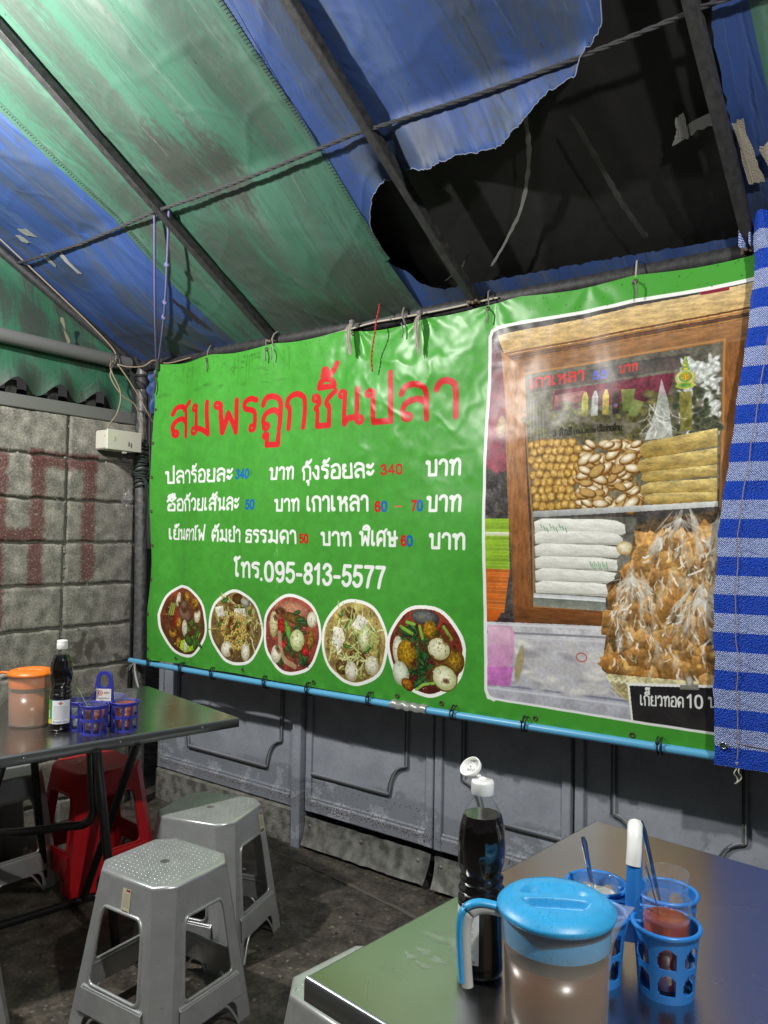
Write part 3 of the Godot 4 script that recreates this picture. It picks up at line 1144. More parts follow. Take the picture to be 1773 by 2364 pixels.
	# far slope, over the viewer
	for q2 in [[-3.9, -2.9, M.tarp_blue], [-2.9, -1.8, M.tarp_green], [-1.8, -0.5, M.tarp_blue], [-0.5, 1.4, M.tarp_green]]:
		var s7 := st()
		sheet(s7, 24, 30, func(u, v):
			var z := lerpf(-0.75, 0.95, v)
			var x := lerpf(q2[0], q2[1], u)
			return Vector3(x, cloth_y(x, z), z))
		part_w(t, "back_slope_strip", s7, q2[2])

	# black sheet above the hole
	var bt := thing("black_tarpaulin", "sooty black tarpaulin seen through the torn hole", "tarpaulin", Vector3(-1.1, 2.4, -2.45))
	var s8 := st()
	sheet(s8, 90, 90, func(u, v):
		var x := lerpf(-2.0, 0.1, u)
		var z := lerpf(-2.52, -0.80, v)
		var crease := 0.016 * exp(-absf(x + 0.98 - 0.42 * (z + 2.1)) / 0.03) + 0.012 * exp(-absf(x + 0.78 + 0.25 * (z + 2.1)) / 0.025)
		return Vector3(x, roof_y(z) + 0.085 + 0.035 * wrinkle.get_noise_2d(x * 0.6 + 4.0, z * 0.4) - crease, z), func(u, v): return Vector2(u * 2.0, v * 1.7))
	part_w(bt, "sheet", s8, M.tarp_black)
	# grey torn ribbons hanging in the hole
	for r in [[[-0.985, -2.00], [-1.02, -2.10], [-1.10, -2.22], [-1.20, -2.31], [-1.30, -2.385]], [[-1.36, -2.33], [-1.42, -2.37], [-1.50, -2.40]], [[-0.86, -2.03], [-0.83, -2.15], [-0.80, -2.28], [-0.76, -2.40]]]:
		var pts := []
		for p in r:
			pts.append(Vector3(p[0], roof_y(p[1]) + 0.02, p[1]))
		pts = smooth_path(pts, 8)
		var s9 := st()
		sheet(s9, 2, pts.size() - 1, func(u, v):
			var p: Vector3 = pts[int(round(v * (pts.size() - 1)))]
			return p + Vector3((u - 0.5) * 0.030 * (0.5 + 0.5 * absf(jag.get_noise_1d(v * 3.0))), 0.004 * jag.get_noise_1d(v * 9.0 + u), (u - 0.5) * 0.008))
		part_w(bt, "torn_ribbon", s9, M.ribbon if r.size() == 5 else M.iron)

	# steel frame
	for k in 5:
		var z0 := -2.44
		var z1 := 0.95
		var r2 := thing("roof_rafter", ["grey steel rafter at the gable end above the block wall", "grey steel rafter with purple cords hanging from it", "grey steel rafter crossing the left edge of the torn hole", "grey steel rafter along the right edge of the torn hole", "grey steel rafter over the right end of the stall"][k], "rafter", Vector3(rafter_x(k, z0), roof_y(z0), z0), "rafters under the tarpaulin")
		var s10 := st()
		var a := Vector3(rafter_x(k, z0), roof_y(z0) - 0.032, z0)
		var b := Vector3(rafter_x(k, -0.75), roof_y(-0.75) - 0.032, -0.75)
		var d := (b - a).normalized()
		var bs := Basis(Vector3.RIGHT, Vector3.RIGHT.cross(d) * -1.0, d)
		bs = Basis(d.cross(Vector3.UP).normalized(), d.cross(d.cross(Vector3.UP).normalized()).normalized() * -1.0, d)
		if k == 0:
			tube(s10, [a, b], 0.022, 12)
		else:
			cbox(s10, (a + b) * 0.5, Vector3(0.034, 0.036, (b - a).length()), 0.003, bs)
		part_w(r2, "bar", s10, M.iron)
		var s11 := st()
		var c := Vector3(rafter_x(k, -0.75), roof_y(-0.75) - 0.032, -0.75)
		var e := Vector3(rafter_x(k, -0.75), roof_y(-2.45) - 0.032, z1)
		tube(s11, [c, e], 0.018, 8)
		part_w(r2, "back_bar", s11, M.iron)
		if k > 0 and k < 4:
			var s12 := st()
			for j in 10:
				var an := j * 0.63
				lathe(s12, [[0.0, -0.008], [0.007, -0.003], [0.006, 0.004], [0.0, 0.007]], 6, a + Vector3(cos(an) * 0.020, -0.012 + 0.004 * sin(j * 2.1), 0.010 + sin(an) * 0.016))
			part_w(r2, "weld", s12, M.weld)
	var s13 := st()
	tube(s13, [Vector3(-3.47, 2.275, -2.475), Vector3(-2.4, 2.272, -2.475), Vector3(-1.4, 2.27, -2.475), Vector3(-0.45, 2.268, -2.47), Vector3(1.2, 2.27, -2.47)], 0.031, 16)
	solid("eave_pipe", "dark steel pipe along the eave that the banner hangs from", "pipe", s13, M.iron, Vector3(-1.5, 2.27, -2.475))
	var s14 := st()
	tube(s14, [Vector3(-3.42, 2.275, -2.40), Vector3(-3.44, 2.285, -1.2), Vector3(-3.44, 2.29, 0.5)], 0.034, 16)
	solid("gable_pipe", "grey steel pipe running along above the block wall", "pipe", s14, M.pole_dark, Vector3(-3.44, 2.27, -1.2))
	var s15 := st()
	tube(s15, [Vector3(-3.3, roof_y(-0.75) - 0.06, -0.75), Vector3(1.3, roof_y(-0.75) - 0.06, -0.75)], 0.024, 12)
	solid("ridge_pipe", "steel ridge pipe under the top of the tarpaulin roof", "pipe", s15, M.iron, Vector3(-1, roof_y(-0.75) - 0.06, -0.75))
	# corner pole
	var s16 := st()
	tube(s16, [Vector3(-3.355, 0, -2.475), Vector3(-3.37, 1.03, -2.475), Vector3(-3.395, 1.75, -2.475), Vector3(-3.41, 2.26, -2.475)], 0.031, 18)
	var cp := thing("corner_pole", "upright grey steel pole where the block wall meets the banner", "pole", Vector3(-3.355, 0, -2.475))
	part_w(cp, "tube", s16, M.pole)
	var s17 := st()
	lathe(s17, [[0.031, -0.04], [0.040, -0.035], [0.040, 0.03], [0.031, 0.04]], 16, Vector3(-3.407, 2.19, -2.475))
	part_w(cp, "collar", s17, M.iron)
	var s18 := st()
	tube(s18, [Vector3(-3.42, 2.24, -2.47), Vector3(-3.405, 2.32, -2.43)], 0.016, 10)
	part_w(cp, "bracket", s18, M.iron)
	# rope of twisted dark cord under the cloth
	var rope := thing("cross_rope", "twisted dark grey rope stretched across under the tarpaulin", "rope", Vector3(-3.58, roof_y(-1.865), -1.865))
	for strand in 3:
		var s19 := st()
		var pp := []
		for j in 261:
			var f := j / 260.0
			var x := lerpf(-3.585, 0.9, f)
			var tt := fposmod((x + 3.58) / 1.04, 1.0)
			var sagr := 0.014 * sin(PI * tt)
			var an := x * 52.0 + strand * TAU / 3.0
			pp.append(Vector3(x, minf(roof_y(-1.865) - 0.034, cloth_y(x, -1.865) - 0.012) - sagr + 0.0036 * cos(an), -1.865 + 0.0036 * sin(an) + 0.010 * sin(x * 2.6)))
		tube(s19, pp, 0.0036, 6)
		part_w(rope, "strand", s19, M.rope)
	# green cloth at the gable: hangs from the end rafter over the pipe to the wall, its foot follows the corrugated sheet
	var gt := thing("gable_tarpaulin", "stained green tarpaulin with wavy lower edge over the block wall", "tarpaulin", Vector3(-3.5, 2.1, -2.0))
	var s20 := st()
	sheet(s20, 130, 60, func(u, v):
		var z := lerpf(-2.44, 0.3, u)
		var zz := minf(z, -0.75 - maxf(0.0, z + 0.75))
		var top := roof_y(zz) - 0.015
		var foot := 2.075 + 0.036 * cos((z + 1.83) * TAU / 0.212)
		if z < -2.32:
			foot = lerpf(foot, 1.98, (-2.32 - z) / 0.12)
		var y := lerpf(top, foot, v)
		var x := lerpf(minf(rafter_x(0, zz) - 0.02, -3.47), -3.474, smoothstep(0.0, 1.0, clampf((top - y) / maxf(top - 2.30, 0.01), 0.0, 1.0)))
		if y < 2.30:
			x = -3.474 + 0.020 * smoothstep(2.30, 2.08, y) + 0.018 * cos((z + 1.83) * TAU / 0.212) * smoothstep(2.20, 2.06, y)
		return Vector3(x + 0.008 * wrinkle.get_noise_2d(z * 2.0, y * 2.0), y, z), func(u, v): return Vector2(u * 2.4, 0.3 + v * 0.45))
	part_w(gt, "cloth", s20, M.tarp_gable)
	var cs := thing("corrugated_sheet", "grey corrugated roof sheet peeking out under the gable tarpaulin", "roof sheet", Vector3(-3.55, 2.05, -1.9))
	var s21 := st()
	sheet(s21, 160, 3, func(u, v):
		var z := lerpf(-2.45, 0.2, u)
		return Vector3(-3.60 - 0.35 * v, 2.05 + 0.034 * cos((z + 1.83 + 0.106) * TAU / 0.212) + 0.05 * v, z))
	part_w(cs, "sheet", s21, M.galvanised)
	var s22 := st()
	for k in 22:
		var z := -2.40 + k * 0.106
		cbox(s22, Vector3(-3.585, 2.06, z), Vector3(0.012, 0.12, 0.055), 0.003)
	part_w(cs, "closing_strip", s22, M.galvanised)
	# silver tape patches and flakes of old tape
	var pl := [["square of silver tape, higher of the two above the rope", [[-3.37, -1.76], [-3.31, -1.77], [-3.295, -1.815], [-3.35, -1.80]]], ["ragged square of silver tape left of its neighbour above the rope", [[-3.425, -1.785], [-3.395, -1.79], [-3.375, -1.83], [-3.42, -1.82]]], ["silver tape patch just below the rope near the gable", [[-3.385, -1.885], [-3.335, -1.88], [-3.345, -1.945], [-3.375, -1.92]]], ["long silver tape patch below the rope, nearest the purple cords", [[-3.245, -1.90], [-3.225, -1.89], [-3.20, -1.98], [-3.225, -1.975]]]]
	for p in pl:
		tape(p[0], p[1], M.silver_tape, 0.006, "silver tape patches")
	tape("grey strip of tape stuck on the black sheet in the hole", [[-0.622, -2.19], [-0.60, -2.155], [-0.49, -2.13], [-0.482, -2.165], [-0.55, -2.17]], M.grey_tape, -0.030, "old tape in the hole")
	tape("short upright piece of grey tape beside the long strip", [[-0.60, -2.125], [-0.575, -2.12], [-0.57, -2.18], [-0.598, -2.175]], M.grey_tape, -0.034, "old tape in the hole")
	tape("cream flaking tape on the blue strip beyond the right rafter", [[-0.455, -2.13], [-0.425, -2.12], [-0.415, -2.22], [-0.40, -2.28], [-0.44, -2.28]], M.cream_tape, 0.020, "old cream tape")
	tape("small flakes of cream tape near the right edge of the roof", [[-0.40, -2.20], [-0.375, -2.19], [-0.355, -2.25], [-0.385, -2.26]], M.cream_tape, 0.020, "old cream tape")

func tape(label: String, pts: Array, m: Material, below: float, group: String) -> void:
	var t := thing("tape_patch", label, "tape", Vector3(pts[0][0], cloth_y(pts[0][0], pts[0][1]), pts[0][1]), group)
	var rg := RandomNumberGenerator.new()
	rg.seed = int(absf(pts[0][0]) * 1000)
	var ring := PackedVector2Array()
	for i in pts.size():
		var a := Vector2(pts[i][0], pts[i][1])
		var b := Vector2(pts[(i + 1) % pts.size()][0], pts[(i + 1) % pts.size()][1])
		for k in 5:
			ring.append(a.lerp(b, k / 5.0) + Vector2(rg.randf_range(-1, 1), rg.randf_range(-1, 1)) * (0.0042 if m == M.cream_tape else 0.0035))
	var s := st()
	slab(s, ring, func(p: Vector2): return Vector3(p.x, (cloth_y(p.x, p.y) - below) if below > 0.0 else roof_y(p.y) + 0.05 + below * 0.5, p.y), Vector3(0, -0.82, 0.57), 0.0012)
	part_w(t, "patch", s, m)
# ---------------------------------------------------------------- banner with its pipe, ties and strings
const BX0 := -3.21
const BX1 := -0.40
const BY0 := 0.775
const BY1 := 2.25
var bn := FastNoiseLite.new()
var bn2 := FastNoiseLite.new()

# how far the vinyl stands out from its plane: folds from the ties, slack creases, a loose left edge
func banner_out(x: float, y: float) -> float:
	var h := y - BY0
	var top := BY1 - y
	var o := 0.010 * bn.get_noise_2d(x * 0.8, y * 0.5)
	# tall soft folds on the left side
	o += 0.017 * sin((x + 3.21) * 17.0 + 0.8 * y + 1.5 * bn.get_noise_2d(x * 0.6, y * 0.4)) * exp(-(x + 3.21) / 0.5)
	# creases that fan out from the two knots near the middle of the top hem
	for k in [[-1.93, 2.25, 1.0], [-1.62, 2.25, 0.9], [-2.42, 2.25, 0.35], [-0.95, 2.25, 0.4], [-1.30, 2.25, 0.5]]:
		var dx: float = x - k[0]
		var dy: float = k[1] - y + 0.02
		var r := sqrt(dx * dx + dy * dy)
		var an := atan2(dx, dy)
		var f: float = k[2] * exp(-r / 0.30) * smoothstep(0.0, 0.06, r)
		o += 0.0050 * f * sin(an * 7.0 + 3.0 * bn.get_noise_1d(k[0] * 40.0) + 2.5 * bn2.get_noise_2d(x, y))
	# crumpled zone: sharp ridges
	var zone := exp(-(pow((x + 1.72) / 0.42, 2.0) + pow((y - 1.98) / 0.34, 2.0)))
	var rd := 1.0 - absf(bn2.get_noise_2d(x * 1.0, y * 1.0)) * 2.2
	o += 0.0030 * (zone + 0.10) * pow(maxf(rd, 0.0), 3.0)
	var rd2 := 1.0 - absf(bn2.get_noise_2d(x * 2.3 + 31.0, y * 1.4 - x)) * 2.4
	o += 0.0011 * (zone + 0.06) * pow(maxf(rd2, 0.0), 3.0)
	# diagonal slack across the middle and the photograph
	o += 0.0105 * sin((x * 0.8 - y * 1.0) * 7.0 + 2.0 * bn.get_noise_2d(x * 0.5, y * 0.5)) * smoothstep(0.02, 0.3, top) * smoothstep(0.0, 0.25, h)
	# puckers where the bottom ties pull
	o += 0.004 * exp(-h / 0.07) * sin(x * 46.0 + 5.0 * bn.get_noise_1d(x * 3.0)) * smoothstep(0.0, 0.02, h)
	return o

func build_banner() -> void:
	bn.seed = 5
	bn.frequency = 1.6
	bn2.seed = 8
	bn2.frequency = 3.6
	bn2.fractal_octaves = 3
	var t := thing("menu_banner", "green vinyl menu banner with red Thai title, prices and food pictures", "banner", Vector3(-1.8, BY0, BANNER_Z))
	var m := pm(Color(1, 1, 1), 0.36)
	m.albedo_texture = paint_banner()
	m.metallic_specular = 0.42
	m.texture_repeat = false
	var s := st()
	sheet(s, 330, 180, func(u, v):
		var x := lerpf(BX0, BX1, u)
		var y := lerpf(BY1, BY0, v)
		var yy := y
		# the top hem dips between its ties, the foot is drawn in by the pipe
		var tie := absf(sin((x + 3.2) * PI / 0.40))
		yy -= 0.012 * tie * exp(-(BY1 - y) / 0.10)
		if x > -2.05 and x < -1.35:
			yy -= 0.018 * sin((x + 2.05) / 0.7 * PI) * exp(-(BY1 - y) / 0.16)
		return Vector3(x + 0.006 * bn.get_noise_1d(y * 1.2) * exp(-(x - BX0) / 0.2), yy, BANNER_Z + banner_out(x, y)))
	part_w(t, "vinyl", s, m)
	# folded white back, seen at the edge
	var s2 := st()
	sheet(s2, 120, 60, func(u, v):
		var x := lerpf(BX0 + 0.004, BX1 - 0.004, u)
		var y := lerpf(BY1 - 0.034, BY0 + 0.006, v)
		return Vector3(x, y, BANNER_Z + banner_out(x, y) - 0.006))
	part_w(t, "backing", s2, pm(Color(0.5, 0.5, 0.48), 0.6))
	var eyelet := pm(Color(0.10, 0.07, 0.05), 0.5, 0.6)
	for k in 9:
		ring_at(t, "eyelet", Vector3(BX0 + 0.012, lerpf(2.19, 0.83, k / 8.0), BANNER_Z + banner_out(BX0 + 0.012, lerpf(2.19, 0.83, k / 8.0)) + 0.002), 0.006, 0.0022, eyelet)
	var bottom := [-3.02, -2.55, -2.12, -1.70, -1.50, -1.13, -0.80]
	for x in bottom:
		ring_at(t, "eyelet", Vector3(x, BY0 + 0.022, BANNER_Z + banner_out(x, BY0 + 0.022) + 0.002), 0.007, 0.0025, eyelet)
	var top := [-3.19, -2.83, -2.44, -1.95, -1.33, -0.80]
	for x in top:
		ring_at(t, "eyelet", Vector3(x, BY1 - 0.022, BANNER_Z + banner_out(x, BY1 - 0.022) + 0.002), 0.007, 0.0025, eyelet)
	# light blue plastic pipe laced to the foot
	var s3 := st()
	var pts := []
	for k in 24:
		var x := lerpf(-3.365, -0.42, k / 23.0)
		pts.append(Vector3(x, lerpf(0.752, 0.778, k / 23.0) - 0.006 * sin(PI * k / 23.0), BANNER_Z + 0.002))
	tube(s3, pts, 0.0135, 14)
	solid("blue_pipe", "light blue plastic pipe laced along the foot of the banner", "pipe", s3, pm(Color(0.11, 0.40, 0.66), 0.35), Vector3(-1.9, 0.76, BANNER_Z))
	# black ties round the pipe
	var black := pm(Color(0.012, 0.012, 0.013), 0.45)
	var names := ["black cable tie round the blue pipe under the first soup bowl", "black cable tie on the pipe between first and second bowls", "black cable tie on the pipe under the second bowl", "black cable tie on the pipe under the third bowl", "black cable tie on the pipe right of the third bowl", "black cable tie on the pipe under the fourth bowl", "black cable tie on the pipe under the fifth bowl", "black cable tie under the printed steel tray", "double black cable tie nearest the striped curtain"]
	var tx := [-3.20, -2.96, -2.74, -2.40, -2.15, -1.83, -1.45, -1.17, -0.72]
	for k in tx.size():
		var x: float = tx[k]
		var py := lerpf(0.752, 0.778, (x + 3.365) / 2.945) - 0.005
		var tt := thing("cable_tie", names[k], "cable tie", Vector3(x, py, BANNER_Z), "ties along the blue pipe")
		for w in 2:
			var s4 := st()
			var lp := []
			for j in 17:
				var an := j * TAU / 16.0
				lp.append(Vector3(x + w * 0.012 + 0.003 * sin(an + k), py + 0.008 + 0.027 * sin(an), BANNER_Z + 0.004 + 0.019 * cos(an)))
			tube(s4, lp, 0.0026, 6)
			part_w(tt, "loop", s4, black)
		var s5 := st()
		cbox(s5, Vector3(x + 0.004, py + 0.020, BANNER_Z + 0.024), Vector3(0.012, 0.009, 0.008), 0.002)
		tube(s5, [Vector3(x + 0.006, py + 0.022, BANNER_Z + 0.024), Vector3(x + 0.016, py + 0.038, BANNER_Z + 0.028)], 0.0018, 5)
		part_w(tt, "lock", s5, black)
	# rag of silver tape on the pipe
	var s6 := st()
	sheet(s6, 16, 6, func(u, v): return Vector3(lerpf(-1.72, -1.56, u), 0.764 + 0.018 * sin(v * PI * 1.6 - 0.6) + 0.003 * sin(u * 23.0), BANNER_Z + 0.004 + 0.019 * cos(v * PI * 1.6 - 0.6) + 0.002 * sin(u * 31.0 + v * 5.0)))
	solid("tape_wrap", "crumpled grey tape wrapped on the blue pipe under the fifth bowl", "tape", s6, M.silver_tape, Vector3(-1.64, 0.765, BANNER_Z))
	# what ties the top hem to the eave pipe
	var grey := pm(Color(0.16, 0.155, 0.145), 0.7)
	var straw := pm(Color(0.40, 0.37, 0.30), 0.7)
	var tnames := ["small dark wire tie at the left of the red title", "wire tie on the eave pipe above the banner's first title letters", "grey plastic tie above the middle of the red title", "grey plastic tie looped on the eave pipe right of the red string", "grey wire tie by the printed cabinet corner", "pale screw tie above the printed wooden cabinet"]
	var txs := [-2.83, -2.44, -2.40, -1.70, -1.33, -0.80]
	for k in txs.size():
		var x: float = txs[k]
		var tt2 := thing("hem_tie", tnames[k], "tie", Vector3(x, 2.24, BANNER_Z), "ties along the top hem")
		var s7 := st()
		var lp2 := []
		for j in 15:
			var an := j * TAU / 14.0
			lp2.append(Vector3(x + 0.004 * sin(an * 2.0 + k), 2.262 + 0.046 * cos(an), -2.46 + 0.044 * sin(an)))
		tube(s7, lp2, 0.0045 if k in [2, 3] else 0.003, 6)
		part_w(tt2, "loop", s7, straw if k in [5] else grey)
		var s8 := st()
		tube(s8, smooth_path([Vector3(x, 2.228, BANNER_Z + 0.014), Vector3(x + 0.012, 2.205, BANNER_Z + 0.022), Vector3(x + 0.010, 2.17, BANNER_Z + 0.020)], 4), 0.003, 5)
		part_w(tt2, "tail", s8, grey)
	# frayed straw-coloured twine tails
	for q in [[-1.945, 2.27, 0.14, "frayed pale twine hanging left of the red string"], [-1.615, 2.255, 0.165, "frayed pale twine hanging right of the red string"]]:
		var tw := thing("twine_tail", q[3], "string", Vector3(q[0], q[1], BANNER_Z + 0.03), "frayed twine on the eave pipe")
		var rg := RandomNumberGenerator.new()
		rg.seed = int(absf(q[0]) * 100)
		var s9 := st()
		for j in 22:
			var dx := rg.randf_range(-0.012, 0.012)
			var ln: float = q[2] * rg.randf_range(0.75, 1.05)
			tube(s9, smooth_path([Vector3(q[0] + dx * 0.3, q[1], BANNER_Z + 0.012), Vector3(q[0] + dx, q[1] - ln * 0.3, BANNER_Z + 0.03 + rg.randf_range(0, 0.014)), Vector3(q[0] + dx * 0.6 + 0.006, q[1] - ln * 0.7, BANNER_Z + 0.036 + rg.randf_range(-0.006, 0.008)), Vector3(q[0] + dx * 0.9 + 0.012, q[1] - ln, BANNER_Z + 0.034)], 3), 0.0014, 4)
		part_w(tw, "fibres", s9, straw)
		var s10 := st()
		lathe(s10, [[0.0, -0.012], [0.011, -0.008], [0.012, 0.006], [0.0, 0.013]], 8, Vector3(q[0], q[1], BANNER_Z + 0.014))
		part_w(tw, "knot", s10, grey)
	var s11 := st()
	for w in 2:
		var lp3 := []
		for j in 44:
			var f := j / 43.0
			var an := j * 1.1 + w * PI
			lp3.append(Vector3(-1.792 + 0.012 * sin(f * 5.0) - 0.016 * smoothstep(0.0, 0.3, f) + 0.002 * cos(an), 2.315 - 0.265 * f, BANNER_Z + 0.035 + 0.018 * sin(f * PI) + 0.002 * sin(an)))
		tube(s11, lp3, 0.0019, 5)
	solid("red_string", "thin twisted red string hanging over the red title", "string", s11, pm(Color(0.42, 0.02, 0.02), 0.6), Vector3(-1.80, 2.05, BANNER_Z + 0.04))
	# dry creeper-like cord along the pipe
	var s12 := st()
	tube(s12, smooth_path([Vector3(-2.39, 2.228, -2.436), Vector3(-2.2, 2.236, -2.432), Vector3(-2.02, 2.25, -2.436), Vector3(-1.86, 2.262, -2.436), Vector3(-1.72, 2.26, -2.434), Vector3(-1.5, 2.262, -2.436), Vector3(-1.3, 2.268, -2.437)], 5), 0.0042, 6)
	solid("straw_cord", "pale dry cord running along the eave pipe above the banner", "cord", s12, straw, Vector3(-1.9, 2.25, -2.435))

func ring_at(t: Node3D, called: String, c: Vector3, r: float, w: float, m: Material) -> void:
	var s := st()
	var p := []
	for k in 13:
		p.append(c + Vector3(cos(k * TAU / 12.0) * r, sin(k * TAU / 12.0) * r, 0))
	tube(s, p, w, 5)
	part_w(t, called, s, m)

# ---------------------------------------------------------------- striped curtain
func build_curtain() -> void:
	var t := thing("striped_curtain", "blue and white striped woven plastic curtain at the right of the banner", "curtain", Vector3(-0.2, 0.77, -2.36))
	var n := FastNoiseLite.new()
	n.seed = 2
	n.frequency = 4.0
	n.fractal_octaves = 4
	var at := func(u: float, v: float) -> Vector3:
		var y := lerpf(2.33, 0.768, v)
		var x0 := lerpf(-0.437, -0.545, smoothstep(0.0, 1.0, clampf(v * 1.35, 0.0, 1.0)))
		x0 += 0.006 * n.get_noise_1d(y * 2.0)
		var gather := exp(-v * 9.0)
		var w := lerpf(1.1, 0.62, gather)
		var x := x0 + u * w
		var z := -2.362 + 0.022 * sin(u * 24.0 + 0.6 + 1.2 * v) * (0.38 + 0.62 * exp(-v * 3.5)) + 0.030 * gather * sin(u * 46.0)
		z += 0.005 * n.get_noise_2d(x * 2.0, y * 2.0) + 0.003 * n.get_noise_2d(x * 7.0, y * 7.0)
		return Vector3(x, y, z)
	var s := st()
	sheet(s, 180, 240, at, func(u, v): return Vector2(u * 1.1 / 0.108, (2.33 - 0.768) * v / 0.108 + 0.04))
	part_w(t, "cloth", s, M.curtain)
	# sewn hem, its thread and the loose ends below
	var thread := pm(Color(0.30, 0.24, 0.24), 0.8)
	var s2 := st()
	var p := []
	for k in 90:
		var v := lerpf(0.05, 0.985, k / 89.0)
		p.append(at.call(0.052 + 0.004 * sin(v * 9.0), v) + Vector3(0, 0, 0.003 + 0.001 * (k % 2)))
	tube(s2, p, 0.0013, 4)
	part_w(t, "hem_thread", s2, thread)
	var s3 := st()
	var p2 := []
	for k in 60:
		p2.append(at.call(0.05 + 0.9 * k / 59.0, 0.955 + 0.004 * sin(k * 0.3)) + Vector3(0, 0, 0.003))
	tube(s3, p2, 0.0013, 4)
	part_w(t, "bottom_thread", s3, thread)
	var s4 := st()
	for w in 2:
		var q := []
		for k in 20:
			var f := k / 19.0
			q.append(at.call(0.052, 0.99) + Vector3(0.004 * sin(f * 9.0 + w) + w * 0.012 * sin(f * PI) , -0.06 * f, 0.005 * cos(f * 12.0 + w)))
		tube(s4, q, 0.0022, 4)
	part_w(t, "loose_thread", s4, pm(Color(0.45, 0.43, 0.36), 0.8))
	var c: Vector3 = at.call(0.022, 0.963)
	ring_at(t, "eyelet", c + Vector3(0, 0, 0.003), 0.0085, 0.0032, M.chrome)
	var s5 := st()
	lathe(s5, [[0.0, 0.0], [0.0075, 0.0], [0.0075, 0.001], [0.0, 0.001]], 12)
	var hole := part(t, "eyelet_hole", s5, pm(Color(0.02, 0.05, 0.04), 0.8), c + Vector3(0, 0, 0.002) - t.position)
	hole.rotation.x = PI / 2
	# the gathered corner tied over the rafter
	var s6 := st()
	sheet(s6, 24, 16, func(u, v):
		var x := lerpf(-0.49, -0.40, u)
		return Vector3(x, 2.37 - 0.10 * v - 0.03 * u + 0.012 * sin(u * 17.0 + v * 3.0), -2.40 + 0.02 * sin(u * 21.0) + 0.01 * v), func(u, v): return Vector2(u * 1.0, v * 0.9))
	part_w(t, "tied_corner", s6, M.curtain)

# ---------------------------------------------------------------- folding tables
func table_top(t: Node3D, w: float, l: float, drop: float) -> void:
	# x 0..w, z 0..l in the table's own axes, top at height 0.73
	var s := st()
	var dn := FastNoiseLite.new()
	dn.seed = 19
	dn.frequency = 2.6
	dn.fractal_octaves = 2
	sheet(s, 70, 70, func(u, v): return Vector3(u * w, 0.73 + 0.0011 * dn.get_noise_2d(u * w, v * l) * minf(1.0, 12.0 * minf(minf(u, 1.0 - u), minf(v, 1.0 - v))), v * l))
	part(t, "top_sheet", s, M.steel)
	# rounded edge and skirt
	var s2 := st()
	var prof := [[0.0, 0.0], [0.003, -0.0008], [0.005, -0.003], [0.006, -0.007], [0.006, -drop], [0.001, -drop], [0.001, -0.004]]
	var path := [Vector2(0, 0), Vector2(w, 0), Vector2(w, l), Vector2(0, l)]
	s2.set_smooth_group(0)
	for i in 4:
		var a: Vector2 = path[i]
		var b: Vector2 = path[(i + 1) % 4]
		for k in prof.size() - 1:
			var oa := (a - Vector2(w, l) * 0.5).sign()
			var ob := (b - Vector2(w, l) * 0.5).sign()
			s2.set_smooth_group(i + 1)
			var p0 := Vector3(a.x + oa.x * prof[k][0], 0.73 + prof[k][1], a.y + oa.y * prof[k][0])
			var p1 := Vector3(b.x + ob.x * prof[k][0], 0.73 + prof[k][1], b.y + ob.y * prof[k][0])
			var p2 := Vector3(b.x + ob.x * prof[k + 1][0], 0.73 + prof[k + 1][1], b.y + ob.y * prof[k + 1][0])
			var p3 := Vector3(a.x + oa.x * prof[k + 1][0], 0.73 + prof[k + 1][1], a.y + oa.y * prof[k + 1][0])
			quad(s2, p0, p1, p2, p3)
	part(t, "edge", s2, M.steel_edge)
	var s3 := st()
	cbox(s3, Vector3(w * 0.5, 0.711, l * 0.5), Vector3(w - 0.02, 0.018, l - 0.02), 0.003)
	part(t, "core_board", s3, pm(Color(0.10, 0.07, 0.05), 0.8))
	for k in 4:
		for sd in 4:
			var f := 0.12 + 0.25 * k
			var p: Vector3 = [Vector3(f * w, 0.715, l + 0.006), Vector3(w + 0.006, 0.715, f * l), Vector3(-0.006, 0.715, f * l), Vector3(f * w, 0.715, -0.006)][sd]
			var s4 := st()
			lathe(s4, [[0.004, 0.0], [0.0035, 0.0012], [0.0, 0.002]], 8)
			var b2 := part(t, "rivet", s4, M.chrome, p)
			b2.rotation = [Vector3(PI / 2, 0, 0), Vector3(0, 0, -PI / 2), Vector3(0, 0, PI / 2), Vector3(-PI / 2, 0, 0)][sd]

